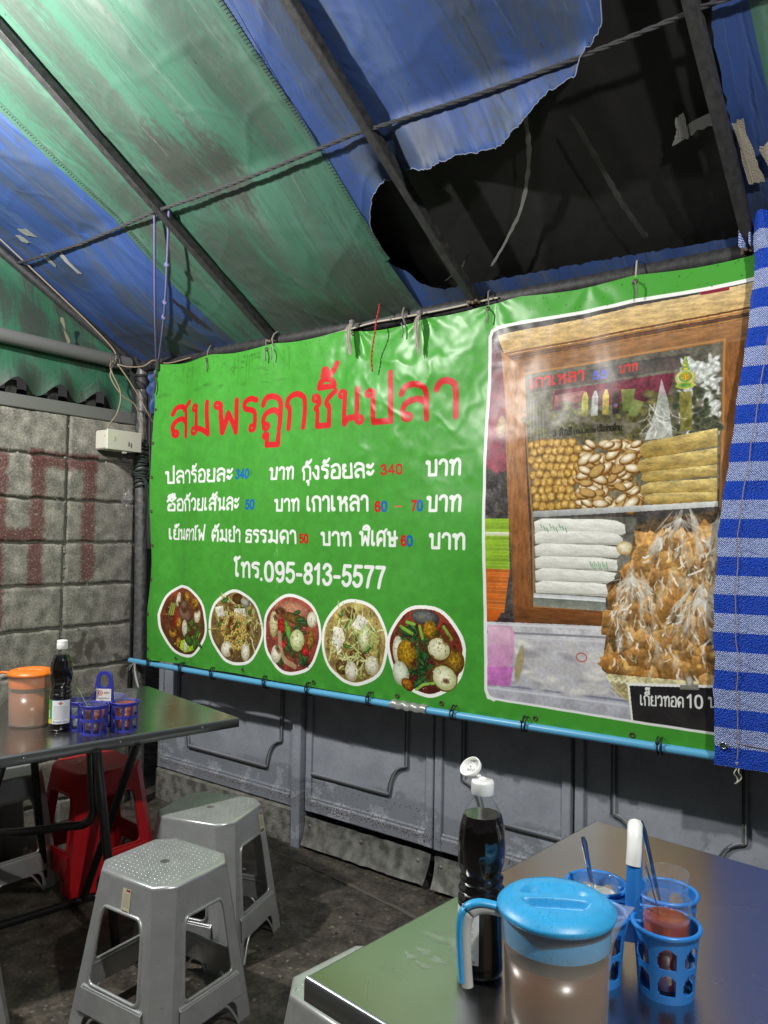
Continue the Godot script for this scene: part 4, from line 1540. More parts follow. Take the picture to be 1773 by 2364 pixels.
func build_tables() -> void:
	# left table: right edge runs from the far corner (-2.11, -1.985) towards the viewer
	var t := thing("folding_table", "steel topped folding table with black legs beside the block wall", "table", Vector3.ZERO)
	var yaw := deg_to_rad(-11.5)
	var w := 0.74
	var l := 1.2
	t.rotation.y = yaw
	t.position = Vector3(-2.112, 0, -1.985) - t.basis * Vector3(w, 0, 0)
	table_top(t, w, l, 0.034)
	# legs: a slanted pair joined by a bar on the floor, upright legs, and a bent stay
	var inv := t.transform.affine_inverse()
	var tubes := [
		["leg", [Vector3(-2.19, 0.70, -1.61), Vector3(-2.636, 0.02, -1.717)]],
		["leg", [Vector3(-2.28, 0.70, -1.20), Vector3(-2.72, 0.02, -1.27)]],
		["foot_bar", [Vector3(-2.625, 0.018, -1.76), Vector3(-2.636, 0.018, -1.717), Vector3(-2.688, 0.018, -1.428), Vector3(-2.75, 0.018, -1.10)]],
		["leg", [Vector3(-2.208, 0.70, -1.472), Vector3(-2.214, 0.36, -1.525), Vector3(-2.22, 0.012, -1.575)]],
		["leg", [Vector3(-2.88, 0.70, -1.62), Vector3(-2.875, 0.36, -1.66), Vector3(-2.87, 0.012, -1.70)]],
		["stay", [Vector3(-2.236, 0.70, -1.468), Vector3(-2.255, 0.56, -1.49), Vector3(-2.268, 0.485, -1.505), Vector3(-2.30, 0.44, -1.495), Vector3(-2.38, 0.42, -1.465), Vector3(-2.50, 0.392, -1.415), Vector3(-2.66, 0.36, -1.37)]],
	]
	for q in tubes:
		var pl := []
		for p in q[1]:
			pl.append(inv * p)
		var sq := st()
		tube(sq, smooth_path(pl, 6), 0.0145, 12)
		part(t, q[0], sq, M.black_paint)

	# near table
	var t2 := thing("folding_table", "stainless steel table in the foreground with blue pitcher and caddy on it", "table", Vector3(-0.788, 0, -0.903))
	var yaw2 := deg_to_rad(-6.6)
	t2.rotation.y = yaw2
	var l2 := 0.915
	var w2 := 1.25
	t2.position = Vector3(-0.788, 0, -0.903) - t2.basis * Vector3(0, 0, l2)
	table_top(t2, w2, l2, 0.036)
	for k in 2:
		for j in 2:
			var s6 := st()
			var x: float = [0.10, w2 - 0.10][k]
			tube(s6, [Vector3(x, 0.70, [0.12, l2 - 0.12][j]), Vector3(x, 0.01, [l2 - 0.06, 0.06][j])], 0.0135, 10)
			part(t2, "leg", s6, M.black_paint)
		var s7 := st()
		tube(s7, [Vector3(0.10, 0.014, [0.06, l2 - 0.06][k]), Vector3(w2 - 0.10, 0.014, [0.06, l2 - 0.06][k])], 0.012, 10)
		part(t2, "foot_bar", s7, M.black_paint)
	# spilt water on the steel
	var wm := StandardMaterial3D.new()
	wm.transparency = BaseMaterial3D.TRANSPARENCY_ALPHA
	wm.albedo_color = Color(0.97, 0.98, 0.98, 0.06)
	wm.roughness = 0.02
	var rg := RandomNumberGenerator.new()
	rg.seed = 4
	var wd := thing("water_spill", "small clear water spill on the steel table left of the bottle", "water", Vector3(-0.68, 0.7305, -1.10))
	for q in [[-0.672, -1.122, 0.060, 0.022], [-0.638, -1.10, 0.040, 0.012], [-0.690, -1.07, 0.020, 0.007], [-0.655, -1.062, 0.024, 0.006], [-0.700, -1.045, 0.016, 0.006], [-0.668, -1.035, 0.018, 0.005], [-0.635, -1.150, 0.03, 0.01]]:
		var s8 := st()
		var ring := []
		var ph := rg.randf() * 6.0
		for k in 26:
			var an := k * TAU / 26.0
			var rr := 1.0 + 0.35 * sin(an * 3.0 + ph) + 0.18 * sin(an * 7.0 + ph * 2.0)
			ring.append(Vector3(q[0] + cos(an) * q[2] * rr * 0.7 + sin(an) * q[3] * 0.5, 0.7305, q[1] + sin(an) * q[3] * rr))
		s8.set_smooth_group(0)
		var c := Vector3(q[0], 0.7322, q[1])
		for k in 26:
			var a: Vector3 = ring[k]
			var b: Vector3 = ring[(k + 1) % 26]
			var a2 := a.lerp(c, 0.25) + Vector3(0, 0.0011, 0)
			var b2 := b.lerp(c, 0.25) + Vector3(0, 0.0011, 0)
			quad(s8, a, b, b2, a2)
			tri(s8, a2, b2, c)
		part_w(wd, "puddle", s8, wm)

# ---------------------------------------------------------------- plastic stools
func stool_ring(y: float) -> Array:
	# eight corners of the body at a height, flaring to the floor
	var f := clampf((0.45 - y) / 0.45, 0.0, 1.0)
	var hx := lerpf(0.150, 0.205, f)
	var hz := lerpf(0.138, 0.193, f)
	var c := lerpf(0.046, 0.040, f)
	return [Vector2(-hx + c, hz), Vector2(hx - c, hz), Vector2(hx, hz - c), Vector2(hx, -hz + c), Vector2(hx - c, -hz), Vector2(-hx + c, -hz), Vector2(-hx, -hz + c), Vector2(-hx, hz - c)]

func rounded(x0: float, x1: float, y0: float, y1: float, r: float) -> PackedVector2Array:
	var p := PackedVector2Array()
	for q in [[x1 - r, y1 - r, 0.0], [x0 + r, y1 - r, PI / 2], [x0 + r, y0 + r, PI], [x1 - r, y0 + r, PI * 1.5]]:
		for k in 6:
			var a: float = q[2] + k * PI / 10.0
			p.append(Vector2(q[0] + cos(a) * r, q[1] + sin(a) * r))
	return p

func make_stool(label: String, mat: Material, sticker: int) -> Node3D:
	var t := thing("plastic_stool", label, "stool", Vector3.ZERO, "plastic stools")
	var body := st()
	var rims := st()
	var H := 0.438
	var side := func(i: int, u: float, y: float) -> Vector3:
		var r := stool_ring(y)
		var p: Vector2 = r[i].lerp(r[(i + 1) % 8], u * 0.5 + 0.5)
		return Vector3(p.x, y, p.y)
	for i in [0, 2, 4, 6]:
		# half polygons in (u -1..1, y): frame round an arched window and a low foot arch
		for sg in [-1.0, 1.0]:
			var hp := PackedVector2Array()
			hp.append(Vector2(0, H))
			hp.append(Vector2(sg, H))
			for k in range(1, 8):
				hp.append(Vector2(sg, H * (1.0 - k / 8.0)))
			hp.append(Vector2(sg, 0.0))
			hp.append(Vector2(sg * 0.70, 0.0))
			hp.append(Vector2(sg * 0.70, 0.035))
			for k in 5:
				var a := k * PI / 8.0
				hp.append(Vector2(sg * (0.70 - 0.16 * (1.0 - cos(a))), 0.045 + 0.028 * sin(a)))
			hp.append(Vector2(0, 0.074))
			hp.append(Vector2(0, 0.150))
			for k in 6:
				var a := k * PI / 10.0
				hp.append(Vector2(sg * (0.56 + 0.14 * sin(a)), 0.172 - 0.022 * cos(a)))
			for k in 6:
				var a := k * PI / 10.0
				hp.append(Vector2(sg * (0.54 + 0.16 * cos(a)), 0.315 + 0.045 * sin(a)))
			hp.append(Vector2(0, 0.360))
			if Geometry2D.is_polygon_clockwise(hp):
				hp.reverse()
			var idx := Geometry2D.triangulate_polygon(hp)
			body.set_smooth_group(-1)
			var n: Vector3 = side.call(i, 0.0, 0.2)
			n.y = 0.03
			n = n.normalized()
			for k in range(0, idx.size(), 3):
				var a: Vector3 = side.call(i, hp[idx[k]].x, hp[idx[k]].y)
				var b: Vector3 = side.call(i, hp[idx[k + 1]].x, hp[idx[k + 1]].y)
				var c: Vector3 = side.call(i, hp[idx[k + 2]].x, hp[idx[k + 2]].y)
				if (b - a).cross(c - a).dot(n) > 0.0:
					var sw := b
					b = c
					c = sw
				tri(body, a, b, c)
				tri(body, a - n * 0.004, c - n * 0.004, b - n * 0.004)
			for k in hp.size():
				var a: Vector3 = side.call(i, hp[k].x, hp[k].y)
				var b: Vector3 = side.call(i, hp[(k + 1) % hp.size()].x, hp[(k + 1) % hp.size()].y)
				if absf(hp[k].x) < 0.001 and absf(hp[(k + 1) % hp.size()].x) < 0.001:
					continue
				quad(body, a, b, b - n * 0.004, a - n * 0.004)
		# raised lip round the window and along the foot arch
		var lip := []
		var win := PackedVector2Array()
		for sg2 in [1.0, -1.0]:
			var half := []
			for k in 6:
				var a := k * PI / 10.0
				half.append(Vector2(sg2 * (0.56 + 0.14 * sin(a)), 0.172 - 0.022 * cos(a)))
			for k in 6:
				var a := k * PI / 10.0
				half.append(Vector2(sg2 * (0.54 + 0.16 * cos(a)), 0.315 + 0.045 * sin(a)))
			if sg2 < 0:
				half.reverse()
			for h in half:
				win.append(h)
		for k in win.size() + 1:
			var w: Vector2 = win[k % win.size()]
			lip.append(side.call(i, w.x * 1.02, w.y))
		tube(rims, lip, 0.0052, 8)
		var arch := []
		for k in 21:
			var f := k / 20.0 * 2.0 - 1.0
			var y := 0.074 if absf(f) < 0.54 else lerpf(0.074, 0.0, pow((absf(f) - 0.54) / 0.46, 1.6))
			arch.append(side.call(i, clampf(f, -1, 1) * 0.70, y))
		tube(rims, arch, 0.0042, 6)
		# step: the shelf at the foot of the window, with grip dots
		var ledge := []
		for k in 9:
			ledge.append(side.call(i, -0.80 + 1.6 * k / 8.0, 0.140))
		tube(rims, ledge, 0.0065, 8)
		# the foot rail stands a little proud of the body
		var n3: Vector3 = side.call(i, 0.0, 0.1)
		n3.y = 0.0
		n3 = n3.normalized()
		body.set_smooth_group(-1)
		for k in 6:
			var ua := -0.84 + 1.68 * k / 6.0
			var ub := -0.84 + 1.68 * (k + 1) / 6.0
			var q0: Vector3 = side.call(i, ua, 0.078) + n3 * 0.006
			var q1: Vector3 = side.call(i, ub, 0.078) + n3 * 0.006
			var q2: Vector3 = side.call(i, ub, 0.138) + n3 * 0.007
			var q3: Vector3 = side.call(i, ua, 0.138) + n3 * 0.007
			quad(body, q0, q3, q2, q1)
			quad(body, q3, side.call(i, ua, 0.146), side.call(i, ub, 0.146), q2)
			quad(body, q1, side.call(i, ub, 0.074), side.call(i, ua, 0.074), q0)
			for g in 2:
				var gx := lerpf(ua, ub, 0.25 + 0.5 * g)
				lathe(rims, [[0.0022, 0.0], [0.0014, 0.0012], [0.0, 0.0015]], 6, side.call(i, gx, 0.1425) + n3 * 0.0035)
	# corner faces
	for i in [1, 3, 5, 7]:
		body.set_smooth_group(10 + i)
		for k in 8:
			var y0 := H * k / 8.0
			var y1 := H * (k + 1) / 8.0
			var r0 := stool_ring(y0)
			var r1 := stool_ring(y1)
			var a := Vector3(r0[i].x, y0, r0[i].y)
			var b := Vector3(r0[(i + 1) % 8].x, y0, r0[(i + 1) % 8].y)
			var c := Vector3(r1[(i + 1) % 8].x, y1, r1[(i + 1) % 8].y)
			var d := Vector3(r1[i].x, y1, r1[i].y)
			quad(body, a, d, c, b)
			var inn := Vector3(-(a.x + b.x), 0, -(a.z + b.z)).normalized() * 0.004
			quad(body, a + inn, b + inn, c + inn, d + inn)
	part(t, "body", body, mat)
	part(t, "rims", rims, mat)
	# seat: rounded shoulder, flat top with a finger hole
	var seat := st()
	seat.set_smooth_group(0)
	var rings := []
	for q in [[1.0, 0.438], [0.997, 0.443], [0.985, 0.4475], [0.962, 0.4495], [0.93, 0.45]]:
		var r := stool_ring(0.438)
		var loop := []
		for k in 8:
			loop.append(Vector3(r[k].x * q[0], q[1], r[k].y * q[0]))
		rings.append(loop)
	for j in rings.size() - 1:
		for k in 8:
			quad(seat, rings[j][k], rings[j + 1][k], rings[j + 1][(k + 1) % 8], rings[j][(k + 1) % 8])
	seat.set_smooth_group(-1)
	var hole := []
	for k in 24:
		hole.append(Vector3(cos(k * TAU / 24.0) * 0.014, 0.4485, -sin(k * TAU / 24.0) * 0.014))
	var last: Array = rings[rings.size() - 1]
	# ring of triangles from the hole to the octagon
	var outer := []
	for k in 24:
		var d := Vector2(cos(k * TAU / 24.0), -sin(k * TAU / 24.0))
		var best := 1e9
		for e in 8:
			var p1 := Vector2(last[e].x, last[e].z)
			var p2 := Vector2(last[(e + 1) % 8].x, last[(e + 1) % 8].z)
			var hit = Geometry2D.segment_intersects_segment(Vector2.ZERO, d, p1, p2)
			if hit != null:
				best = minf(best, hit.length())
		outer.append(Vector3(d.x * best, 0.45, d.y * best))
	for k in 24:
		var k2 := (k + 1) % 24
		quad(seat, outer[k2], outer[k], hole[k], hole[k2])
		quad(seat, hole[k2], hole[k], hole[k] - Vector3(0, 0.012, 0), hole[k2] - Vector3(0, 0.012, 0))
	for e in 8:
		# fill between the octagon and its 24-gon
		var p1: Vector3 = last[e]
		var best_k := 0
		for k in 24:
			if outer[k].distance_to(p1) < outer[best_k].distance_to(p1):
				best_k = k
		tri(seat, p1, outer[(best_k + 23) % 24], outer[best_k])
		tri(seat, p1, outer[best_k], outer[(best_k + 1) % 24])
	part(t, "seat", seat, mat)
	# grip dots on the seat
	var dots := st()
	for i in 15:
		for j in 14:
			var x := -0.126 + i * 0.018 + (j % 2) * 0.009 - 0.0045
			var z := -0.114 + j * 0.0175
			if Vector2(x, z).length() < 0.022 or absf(x) > 0.128 or absf(x) + absf(z) > 0.222:
				continue
			lathe(dots, [[0.0030, 0.4497], [0.0017, 0.4507], [0.0, 0.4509]], 6, Vector3(x, 0, z))
	part(t, "grip_dots", dots, mat)
	# underside dish of the hole
	var under := st()
	lathe(under, [[0.0, 0.430], [0.016, 0.430], [0.016, 0.437], [0.0, 0.4372]], 16)
	part(t, "hole_floor", under, M.brown)
	if sticker >= 0:
		var s := st()
		var i2: int = [0, 2][sticker % 2]
		var n2: Vector3 = side.call(i2, 0.0, 0.38)
		n2.y = 0.0
		n2 = n2.normalized()
		var u0: float = [-0.05, 0.62, -0.3][sticker]
		var q := [side.call(i2, u0, 0.355), side.call(i2, u0 + 0.30, 0.355), side.call(i2, u0 + 0.30, 0.425), side.call(i2, u0, 0.425)]
		for k in [[0, 0.0, 1.0], [3, 0.0, 0.0], [2, 1.0, 0.0], [0, 0.0, 1.0], [2, 1.0, 0.0], [1, 1.0, 1.0]]:
			s.set_uv(Vector2(k[1], k[2]))
			s.add_vertex(q[k[0]] + n2 * 0.0016)
		part(t, "sticker", s, M.sticker)
	return t

func tex_sticker() -> ImageTexture:
	canvas(64, 128, Color(0.80, 0.78, 0.68))
	var rg := RandomNumberGenerator.new()
	rg.seed = 3
	rect(28, 4, 60, 14, Color(0.6, 0.14, 0.12), Color(0.6, 0.14, 0.12), 0.0)
	for k in 11:
		var x := 8.0
		while x < 54.0:
			var l := rg.randf_range(3, 9)
			seg(Vector2(x, 26 + k * 6), Vector2(minf(x + l, 56), 26 + k * 6), 0.8, Color(0.35, 0.33, 0.3), 0.8)
			x += l + 3
	for k in 20:
		seg(Vector2(8 + k * 2.4, 104), Vector2(8 + k * 2.4, 120), rg.randf_range(0.4, 1.1), Color(0.12, 0.12, 0.12))
	return canvas_texture()

func build_stools() -> void:
	M.brown = pm(Color(0.10, 0.07, 0.045), 0.8)
	M.sticker = pm(Color(1, 1, 1), 0.6)
	M.sticker.albedo_texture = tex_sticker()
	var a := make_stool("silver grey plastic stool with dotted seat standing in the front", M.stool_grey, 0)
	a.position = Vector3(-1.842, 0.0, -1.462)
	a.rotation.y = deg_to_rad(4)
	var b := make_stool("silver grey plastic stool close behind the front stool, sticker on its side", M.stool_grey, 1)
	b.position = Vector3(-2.085, 0.0, -1.845)
	b.rotation.y = deg_to_rad(17)
	var r := make_stool("red plastic stool under the left table with a scrap of clear plastic", M.stool_red, -1)
	r.position = Vector3(-2.855, 0.0, -1.905)
	r.rotation.y = deg_to_rad(-4)
	var plain := make_stool("grey plastic stool half hidden at the left edge beside the red stool", M.stool_grey, -1)
	plain.position = Vector3(-3.06, 0.0, -1.585)
	plain.rotation.y = deg_to_rad(-2)
	copy_of(plain, Vector3(-0.985, 0.0, -1.33), deg_to_rad(-8), "grey plastic stool tucked under the near steel table's corner")
	copy_of(plain, Vector3(-2.285, 0.0, -0.965), deg_to_rad(12), "grey plastic stool of which only a sliver shows at the lower left")
	# scrap of clear plastic on the red stool
	var s := st()
	var p := []
	var rr := []
	for k in 22:
		var f := k / 21.0
		p.append(Vector3(-2.905 + 0.02 * sin(f * 5.0) + 0.02 * f, 0.457 + 0.030 * maxf(0.0, 0.4 - f), -1.86 + 0.075 * f))
		rr.append(0.007 + 0.005 * absf(sin(f * 14.0)) + (0.006 if k < 4 else 0.0))
	tube(s, p, rr, 9, 0.8)
	solid("plastic_scrap", "crumpled scrap of clear plastic wrap lying on the red stool", "plastic wrap", s, M.wrap, Vector3(-2.9, 0.452, -1.83))

# ---------------------------------------------------------------- things on the tables
func tex_label(kind: int) -> ImageTexture:
	# wraps 150 degrees of the bottle: left quarter printed panel, right text panel
	canvas(320, 240, Color(0.90, 0.91, 0.92))
	var rg := RandomNumberGenerator.new()
	rg.seed = 8
	var ink := Color(0.22, 0.24, 0.36)
	rect(0, 0, 320, 7, Color(0.10, 0.14, 0.45), Color(0.10, 0.14, 0.45), 0.0)
	if kind == 0:
		rect(0, 0, 110, 200, Color(0.22, 0.55, 0.16), Color(0.30, 0.62, 0.2), 0.05)
		rect(0, 196, 110, 240, Color(0.86, 0.78, 0.10), Color(0.86, 0.78, 0.10), 0.02)
		ell(58, 70, 22, 24, 0.3, Color(0.75, 0.62, 0.12), Color(0.4, 0.5, 0.12), 0.2)
		for k in 5:
			line(PackedVector2Array([Vector2(40 + 6 * (k % 2), 112 + k * 16), Vector2(74, 106 + k * 16), Vector2(66, 116 + k * 16), Vector2(44, 122 + k * 16)]), 3.0, Color(0.85, 0.88, 0.7), 0.9)
		rect(106, 0, 112, 240, Color(0.2, 0.5, 0.75), Color(0.2, 0.5, 0.75), 0.0)
	else:
		rect(0, 0, 26, 240, Color(0.12, 0.2, 0.5), Color(0.12, 0.2, 0.5), 0.0)
	var c := Vector2(205, 36)
	poly(PackedVector2Array([c + Vector2(-26, 0), c + Vector2(0, -17), c + Vector2(26, 0), c + Vector2(0, 17)]), Color(0.70, 0.06, 0.10), Color(0.70, 0.06, 0.10), 0.0)
	poly(PackedVector2Array([c + Vector2(-13, 0), c + Vector2(0, -8), c + Vector2(13, 0), c + Vector2(0, 8)]), Color(0.9, 0.8, 0.8), Color(0.9, 0.8, 0.8), 0.0)
	poly(PackedVector2Array([c + Vector2(-8, 0), c + Vector2(0, -5), c + Vector2(8, 0), c + Vector2(0, 5)]), Color(0.70, 0.06, 0.10), Color(0.70, 0.06, 0.10), 0.0)
	for k in 17:
		var y := 62.0 + k * 8.4
		var x := 124.0 + rg.randf() * 12.0
		var x1 := 290.0 - rg.randf() * (60.0 if k % 4 == 0 else 12.0)
		while x < x1:
			var l := rg.randf_range(5, 18)
			seg(Vector2(x, y), Vector2(minf(x + l, x1), y), 1.2, ink, 0.75)
			if rg.randf() < 0.3:
				seg(Vector2(x + 2, y - 3), Vector2(x + 4, y - 3), 0.8, ink, 0.6)
			x += l + 4.0
	word("ปริมาตรสุทธิ", 122, 216, 230, 14, Color(0.12, 0.16, 0.45), 0.16)
	word("700", 224, 268, 232, 20, Color(0.12, 0.16, 0.45), 0.14)
	word("ซม", 274, 300, 232, 12, Color(0.12, 0.16, 0.45), 0.16)
	return canvas_texture()

func sauce_bottle(label: String, at: Vector3, turn: float, level: float, kind: int, open_cap: bool) -> void:
	var t := thing("sauce_bottle", label, "bottle", at, "brown sauce bottles")
	t.rotation.y = turn
	# waisted ribbed bottle, 0.30 m with its cap
	var prof := [[0.0, 0.004], [0.022, 0.0], [0.033, 0.003], [0.0355, 0.010], [0.0358, 0.022], [0.0345, 0.026], [0.0345, 0.108], [0.0362, 0.111], [0.0366, 0.115], [0.0362, 0.119], [0.0335, 0.122], [0.0330, 0.1235], [0.0335, 0.125], [0.0358, 0.128], [0.0361, 0.131], [0.0356, 0.134], [0.0326, 0.137], [0.0322, 0.139], [0.0326, 0.141], [0.0344, 0.144], [0.0346, 0.147], [0.0340, 0.150], [0.0318, 0.153], [0.0320, 0.156], [0.0340, 0.160], [0.0362, 0.172], [0.0368, 0.188], [0.0366, 0.200], [0.0354, 0.214], [0.0330, 0.228], [0.0318, 0.233], [0.0288, 0.243], [0.0232, 0.255], [0.0176, 0.2635], [0.0142, 0.268], [0.0140, 0.272], [0.0165, 0.273], [0.0165, 0.276], [0.0138, 0.277], [0.0138, 0.284]]
	var s := st()
	# body with shallow flutes on the shoulder
	s.set_smooth_group(0)
	var nseg := 48
	var P := func(i: int, k: int, inn: float) -> Vector3:
		var r: float = prof[i][0] - inn
		var y: float = prof[i][1]
		var a := k * TAU / nseg
		var fl := 0.0
		if y > 0.19 and y < 0.262:
			fl = 0.0011 * cos(a * 12.0) * sin(PI * (y - 0.19) / 0.072)
		elif y > 0.15 and y < 0.19:
			fl = 0.0009 * cos(a * 8.0) * sin(PI * (y - 0.15) / 0.04)
		return Vector3(cos(a) * maxf(r + fl, 0.0), y, sin(a) * maxf(r + fl, 0.0))
	for i in prof.size() - 1:
		for k in nseg:
			quad(s, P.call(i, k, 0.0), P.call(i + 1, k, 0.0), P.call(i + 1, k + 1, 0.0), P.call(i, k + 1, 0.0))
	part(t, "bottle_wall", s, M.glass)
	var s2 := st()
	s2.set_smooth_group(0)
	var last := 0
	for i in prof.size() - 1:
		if prof[i + 1][1] > level:
			break
		for k in nseg:
			quad(s2, P.call(i, k, 0.0007), P.call(i + 1, k, 0.0007), P.call(i + 1, k + 1, 0.0007), P.call(i, k + 1, 0.0007))
		last = i + 1
	s2.set_smooth_group(-1)
	for k in nseg:
		tri(s2, Vector3(0, prof[last][1], 0), P.call(last, k + 1, 0.0007), P.call(last, k, 0.0007))
	part(t, "sauce", s2, M.sauce)
	# label round the lower body
	var s3 := st()
	sheet(s3, 28, 1, func(u, v):
		var a := lerpf(-1.35, 1.35, u)
		return Vector3(sin(a) * 0.0357, lerpf(0.108, 0.028, v), cos(a) * 0.0357))
	var lm := pm(Color(1, 1, 1), 0.45)
	lm.albedo_texture = tex_label(kind)
	part(t, "label", s3, lm)
	var s4 := st()
	lathe(s4, [[0.0172, 0.274], [0.0178, 0.276], [0.0178, 0.291], [0.0168, 0.294], [0.0, 0.294]], 28)
	if open_cap:
		lathe(s4, [[0.0075, 0.294], [0.0070, 0.297], [0.0035, 0.299], [0.0, 0.2985]], 16)
	part(t, "cap", s4, M.white_plastic)
	var s5 := st()
	if open_cap:
		lathe(s5, [[0.0, 0.0], [0.0158, 0.0005], [0.0175, 0.003], [0.0178, 0.010], [0.0160, 0.010], [0.0155, 0.004], [0.0, 0.0035]], 28)
		lathe(s5, [[0.004, 0.0035], [0.004, 0.008], [0.0025, 0.008], [0.0025, 0.0035]], 12)
		var lid := part(t, "cap_lid", s5, M.white_plastic, Vector3(-0.030, 0.301, 0.012))
		lid.rotation = Vector3(0.72, 0.35, -0.20)
		var s6 := st()
		cbox(s6, Vector3(-0.018, 0.2955, 0.004), Vector3(0.008, 0.003, 0.008), 0.001)
		part(t, "hinge", s6, M.white_plastic)
	else:
		lathe(s5, [[0.0172, 0.2942], [0.0172, 0.300], [0.0155, 0.303], [0.0, 0.3035]], 28)
		part(t, "cap_lid", s5, M.white_plastic)

func pitcher(called_label: String, at: Vector3, turn: float, lid_color: Color, R: float, H: float, tea: float, skirt: float, brew: Color) -> void:
	# spout towards +x, handle towards -x
	var t := thing("water_pitcher", called_label, "pitcher", at, "plastic water pitchers")
	t.rotation.y = turn
	var lid := pm(lid_color, 0.4)
	lid.albedo_texture = M.speck_tex
	lid.uv1_triplanar = true
	lid.uv1_scale = Vector3.ONE * 5.0
	var s := st()
	lathe(s, [[0.0, 0.003], [R * 0.86, 0.0], [R * 0.90, 0.004], [R * 0.91, 0.010], [R * 0.96, H * 0.6], [R, H - 0.004], [R * 1.03, H]], 56)
	part(t, "jug", s, M.frosted)
	var s2 := st()
	lathe(s2, [[0.0, 0.006], [R * 0.85, 0.006], [R * 0.885, 0.012], [R * (0.885 + 0.06 * tea / H), tea], [R * (0.86 + 0.06 * tea / H), tea - 0.0008], [0.0, tea - 0.001]], 56)
	part(t, "tea", s2, pm(brew, 0.25))
	# spout: a folded lip of the same plastic
	var s3 := st()
	sheet(s3, 14, 8, func(u, v):
		var a := lerpf(-0.42, 0.42, u)
		var out := (1.0 - absf(u - 0.5) * 2.0)
		var k := pow(1.0 - v, 1.4) * out * 0.030
		return Vector3(cos(a) * (R * (0.99 - 0.03 * v) + 0.0008) + k, H - v * 0.055 + 0.006 * out * (1.0 - v), sin(a) * (R * (0.99 - 0.03 * v) + 0.0008) * (1.0 - 0.35 * out * (1.0 - v))))
	part(t, "spout", s3, M.frosted)
	# lid: low dome with two finger scoops and a bar across, and a skirt inside the jug
	var s4 := st()
	var lp := [[R * 1.045, H - 0.005], [R * 1.065, H - 0.002], [R * 1.062, H + 0.0015], [R * 1.045, H + 0.0030], [R * 1.0, H + 0.0065], [R * 0.92, H + 0.0105], [R * 0.80, H + 0.0130]]
	lathe(s4, lp, 56)
	part(t, "lid", s4, lid)
	s4 = st()
	var top := func(u: float, v: float) -> Vector3:
		var r := u * R * 0.80
		var a := v * TAU
		var x := cos(a) * r
		var z := sin(a) * r
		# scoops either side of a bar along the spout line
		var inside := 1.0 - smoothstep(0.48, 0.68, sqrt(pow(x / R, 2.0) + pow(z / R, 2.0)))
		var bar := smoothstep(0.07, 0.17, absf(z) / R)
		return Vector3(x, H + 0.0130 + 0.002 * (1.0 - u * u) - 0.013 * inside * bar * (1.0 - smoothstep(0.15, 0.62, absf(z) / R)), z)
	sheet(s4, 48, 144, top)
	part(t, "lid_grip", s4, lid)
	var s5 := st()
	lathe(s5, [[R * 0.955, H - skirt], [R * 0.965, H - 0.004], [R * 0.90, H - 0.003]], 56)
	lathe(s5, [[R * 0.94, H - skirt], [R * 0.95, H - 0.004]], 56)
	part(t, "lid_skirt", s5, lid)
	# handle: leaves the rim, turns down and ends free; coloured spine with a frosted web
	var hs := st()
	var hp := smooth_path([Vector3(-R * 0.98, H - 0.006, 0), Vector3(-R - 0.030, H - 0.002, 0), Vector3(-R - 0.050, H - 0.012, 0), Vector3(-R - 0.056, H - 0.034, 0), Vector3(-R - 0.055, H - 0.075, 0), Vector3(-R - 0.052, H - 0.112, 0)], 6)
	tube(hs, hp, 0.0052, 10, 1.5, Vector3(1, 1, 0).normalized())
	part(t, "handle_spine", hs, lid if lid_color.b > lid_color.r else lid)
	var hw := st()
	var inner := []
	for p in hp:
		inner.append(p + Vector3(0.008, -0.007, 0))
	tube(hw, inner, 0.0080, 10, 0.8, Vector3(1, 1, 0).normalized())
	part(t, "handle_web", hw, M.frosted_dense)

func spoon(parent: Node3D, a: Vector3, b: Vector3, wide: Vector3) -> void:
	# b: the free end of the handle
	var s := st()
	var d := (b - a)
	var pts := []
	var rr := []
	for k in 11:
		var f := k / 10.0
		pts.append(a + d * f)
		rr.append(lerpf(0.0026, 0.0058, pow(f, 1.5)) * (1.0 if k < 10 else 0.45))
	tube(s, pts, rr, 8, 0.28, wide)
	part(parent, "spoon", s, M.chrome)

func glass_cup(parent: Node3D, at: Vector3, R: float, H: float, level: float, m: Material) -> void:
	var s := st()
	lathe(s, [[0.0, 0.0], [R * 0.80, 0.0], [R * 0.84, 0.003], [R * 0.97, H - 0.002], [R * 0.98, H], [R * 0.95, H], [R * 0.94, H - 0.003], [R * 0.81, 0.010], [0.0, 0.009]], 40)
	var g := part(parent, "glass", s, M.cup_glass, at)
	if level > 0.0:
		var s2 := st()
		var r1 := lerpf(0.805, 0.935, level / H)
		lathe(s2, [[0.0, 0.0095], [R * 0.80, 0.010], [R * r1, level], [R * (r1 - 0.02), level - 0.0006], [0.0, level - 0.001]], 40)
		part(g, "contents", s2, m)

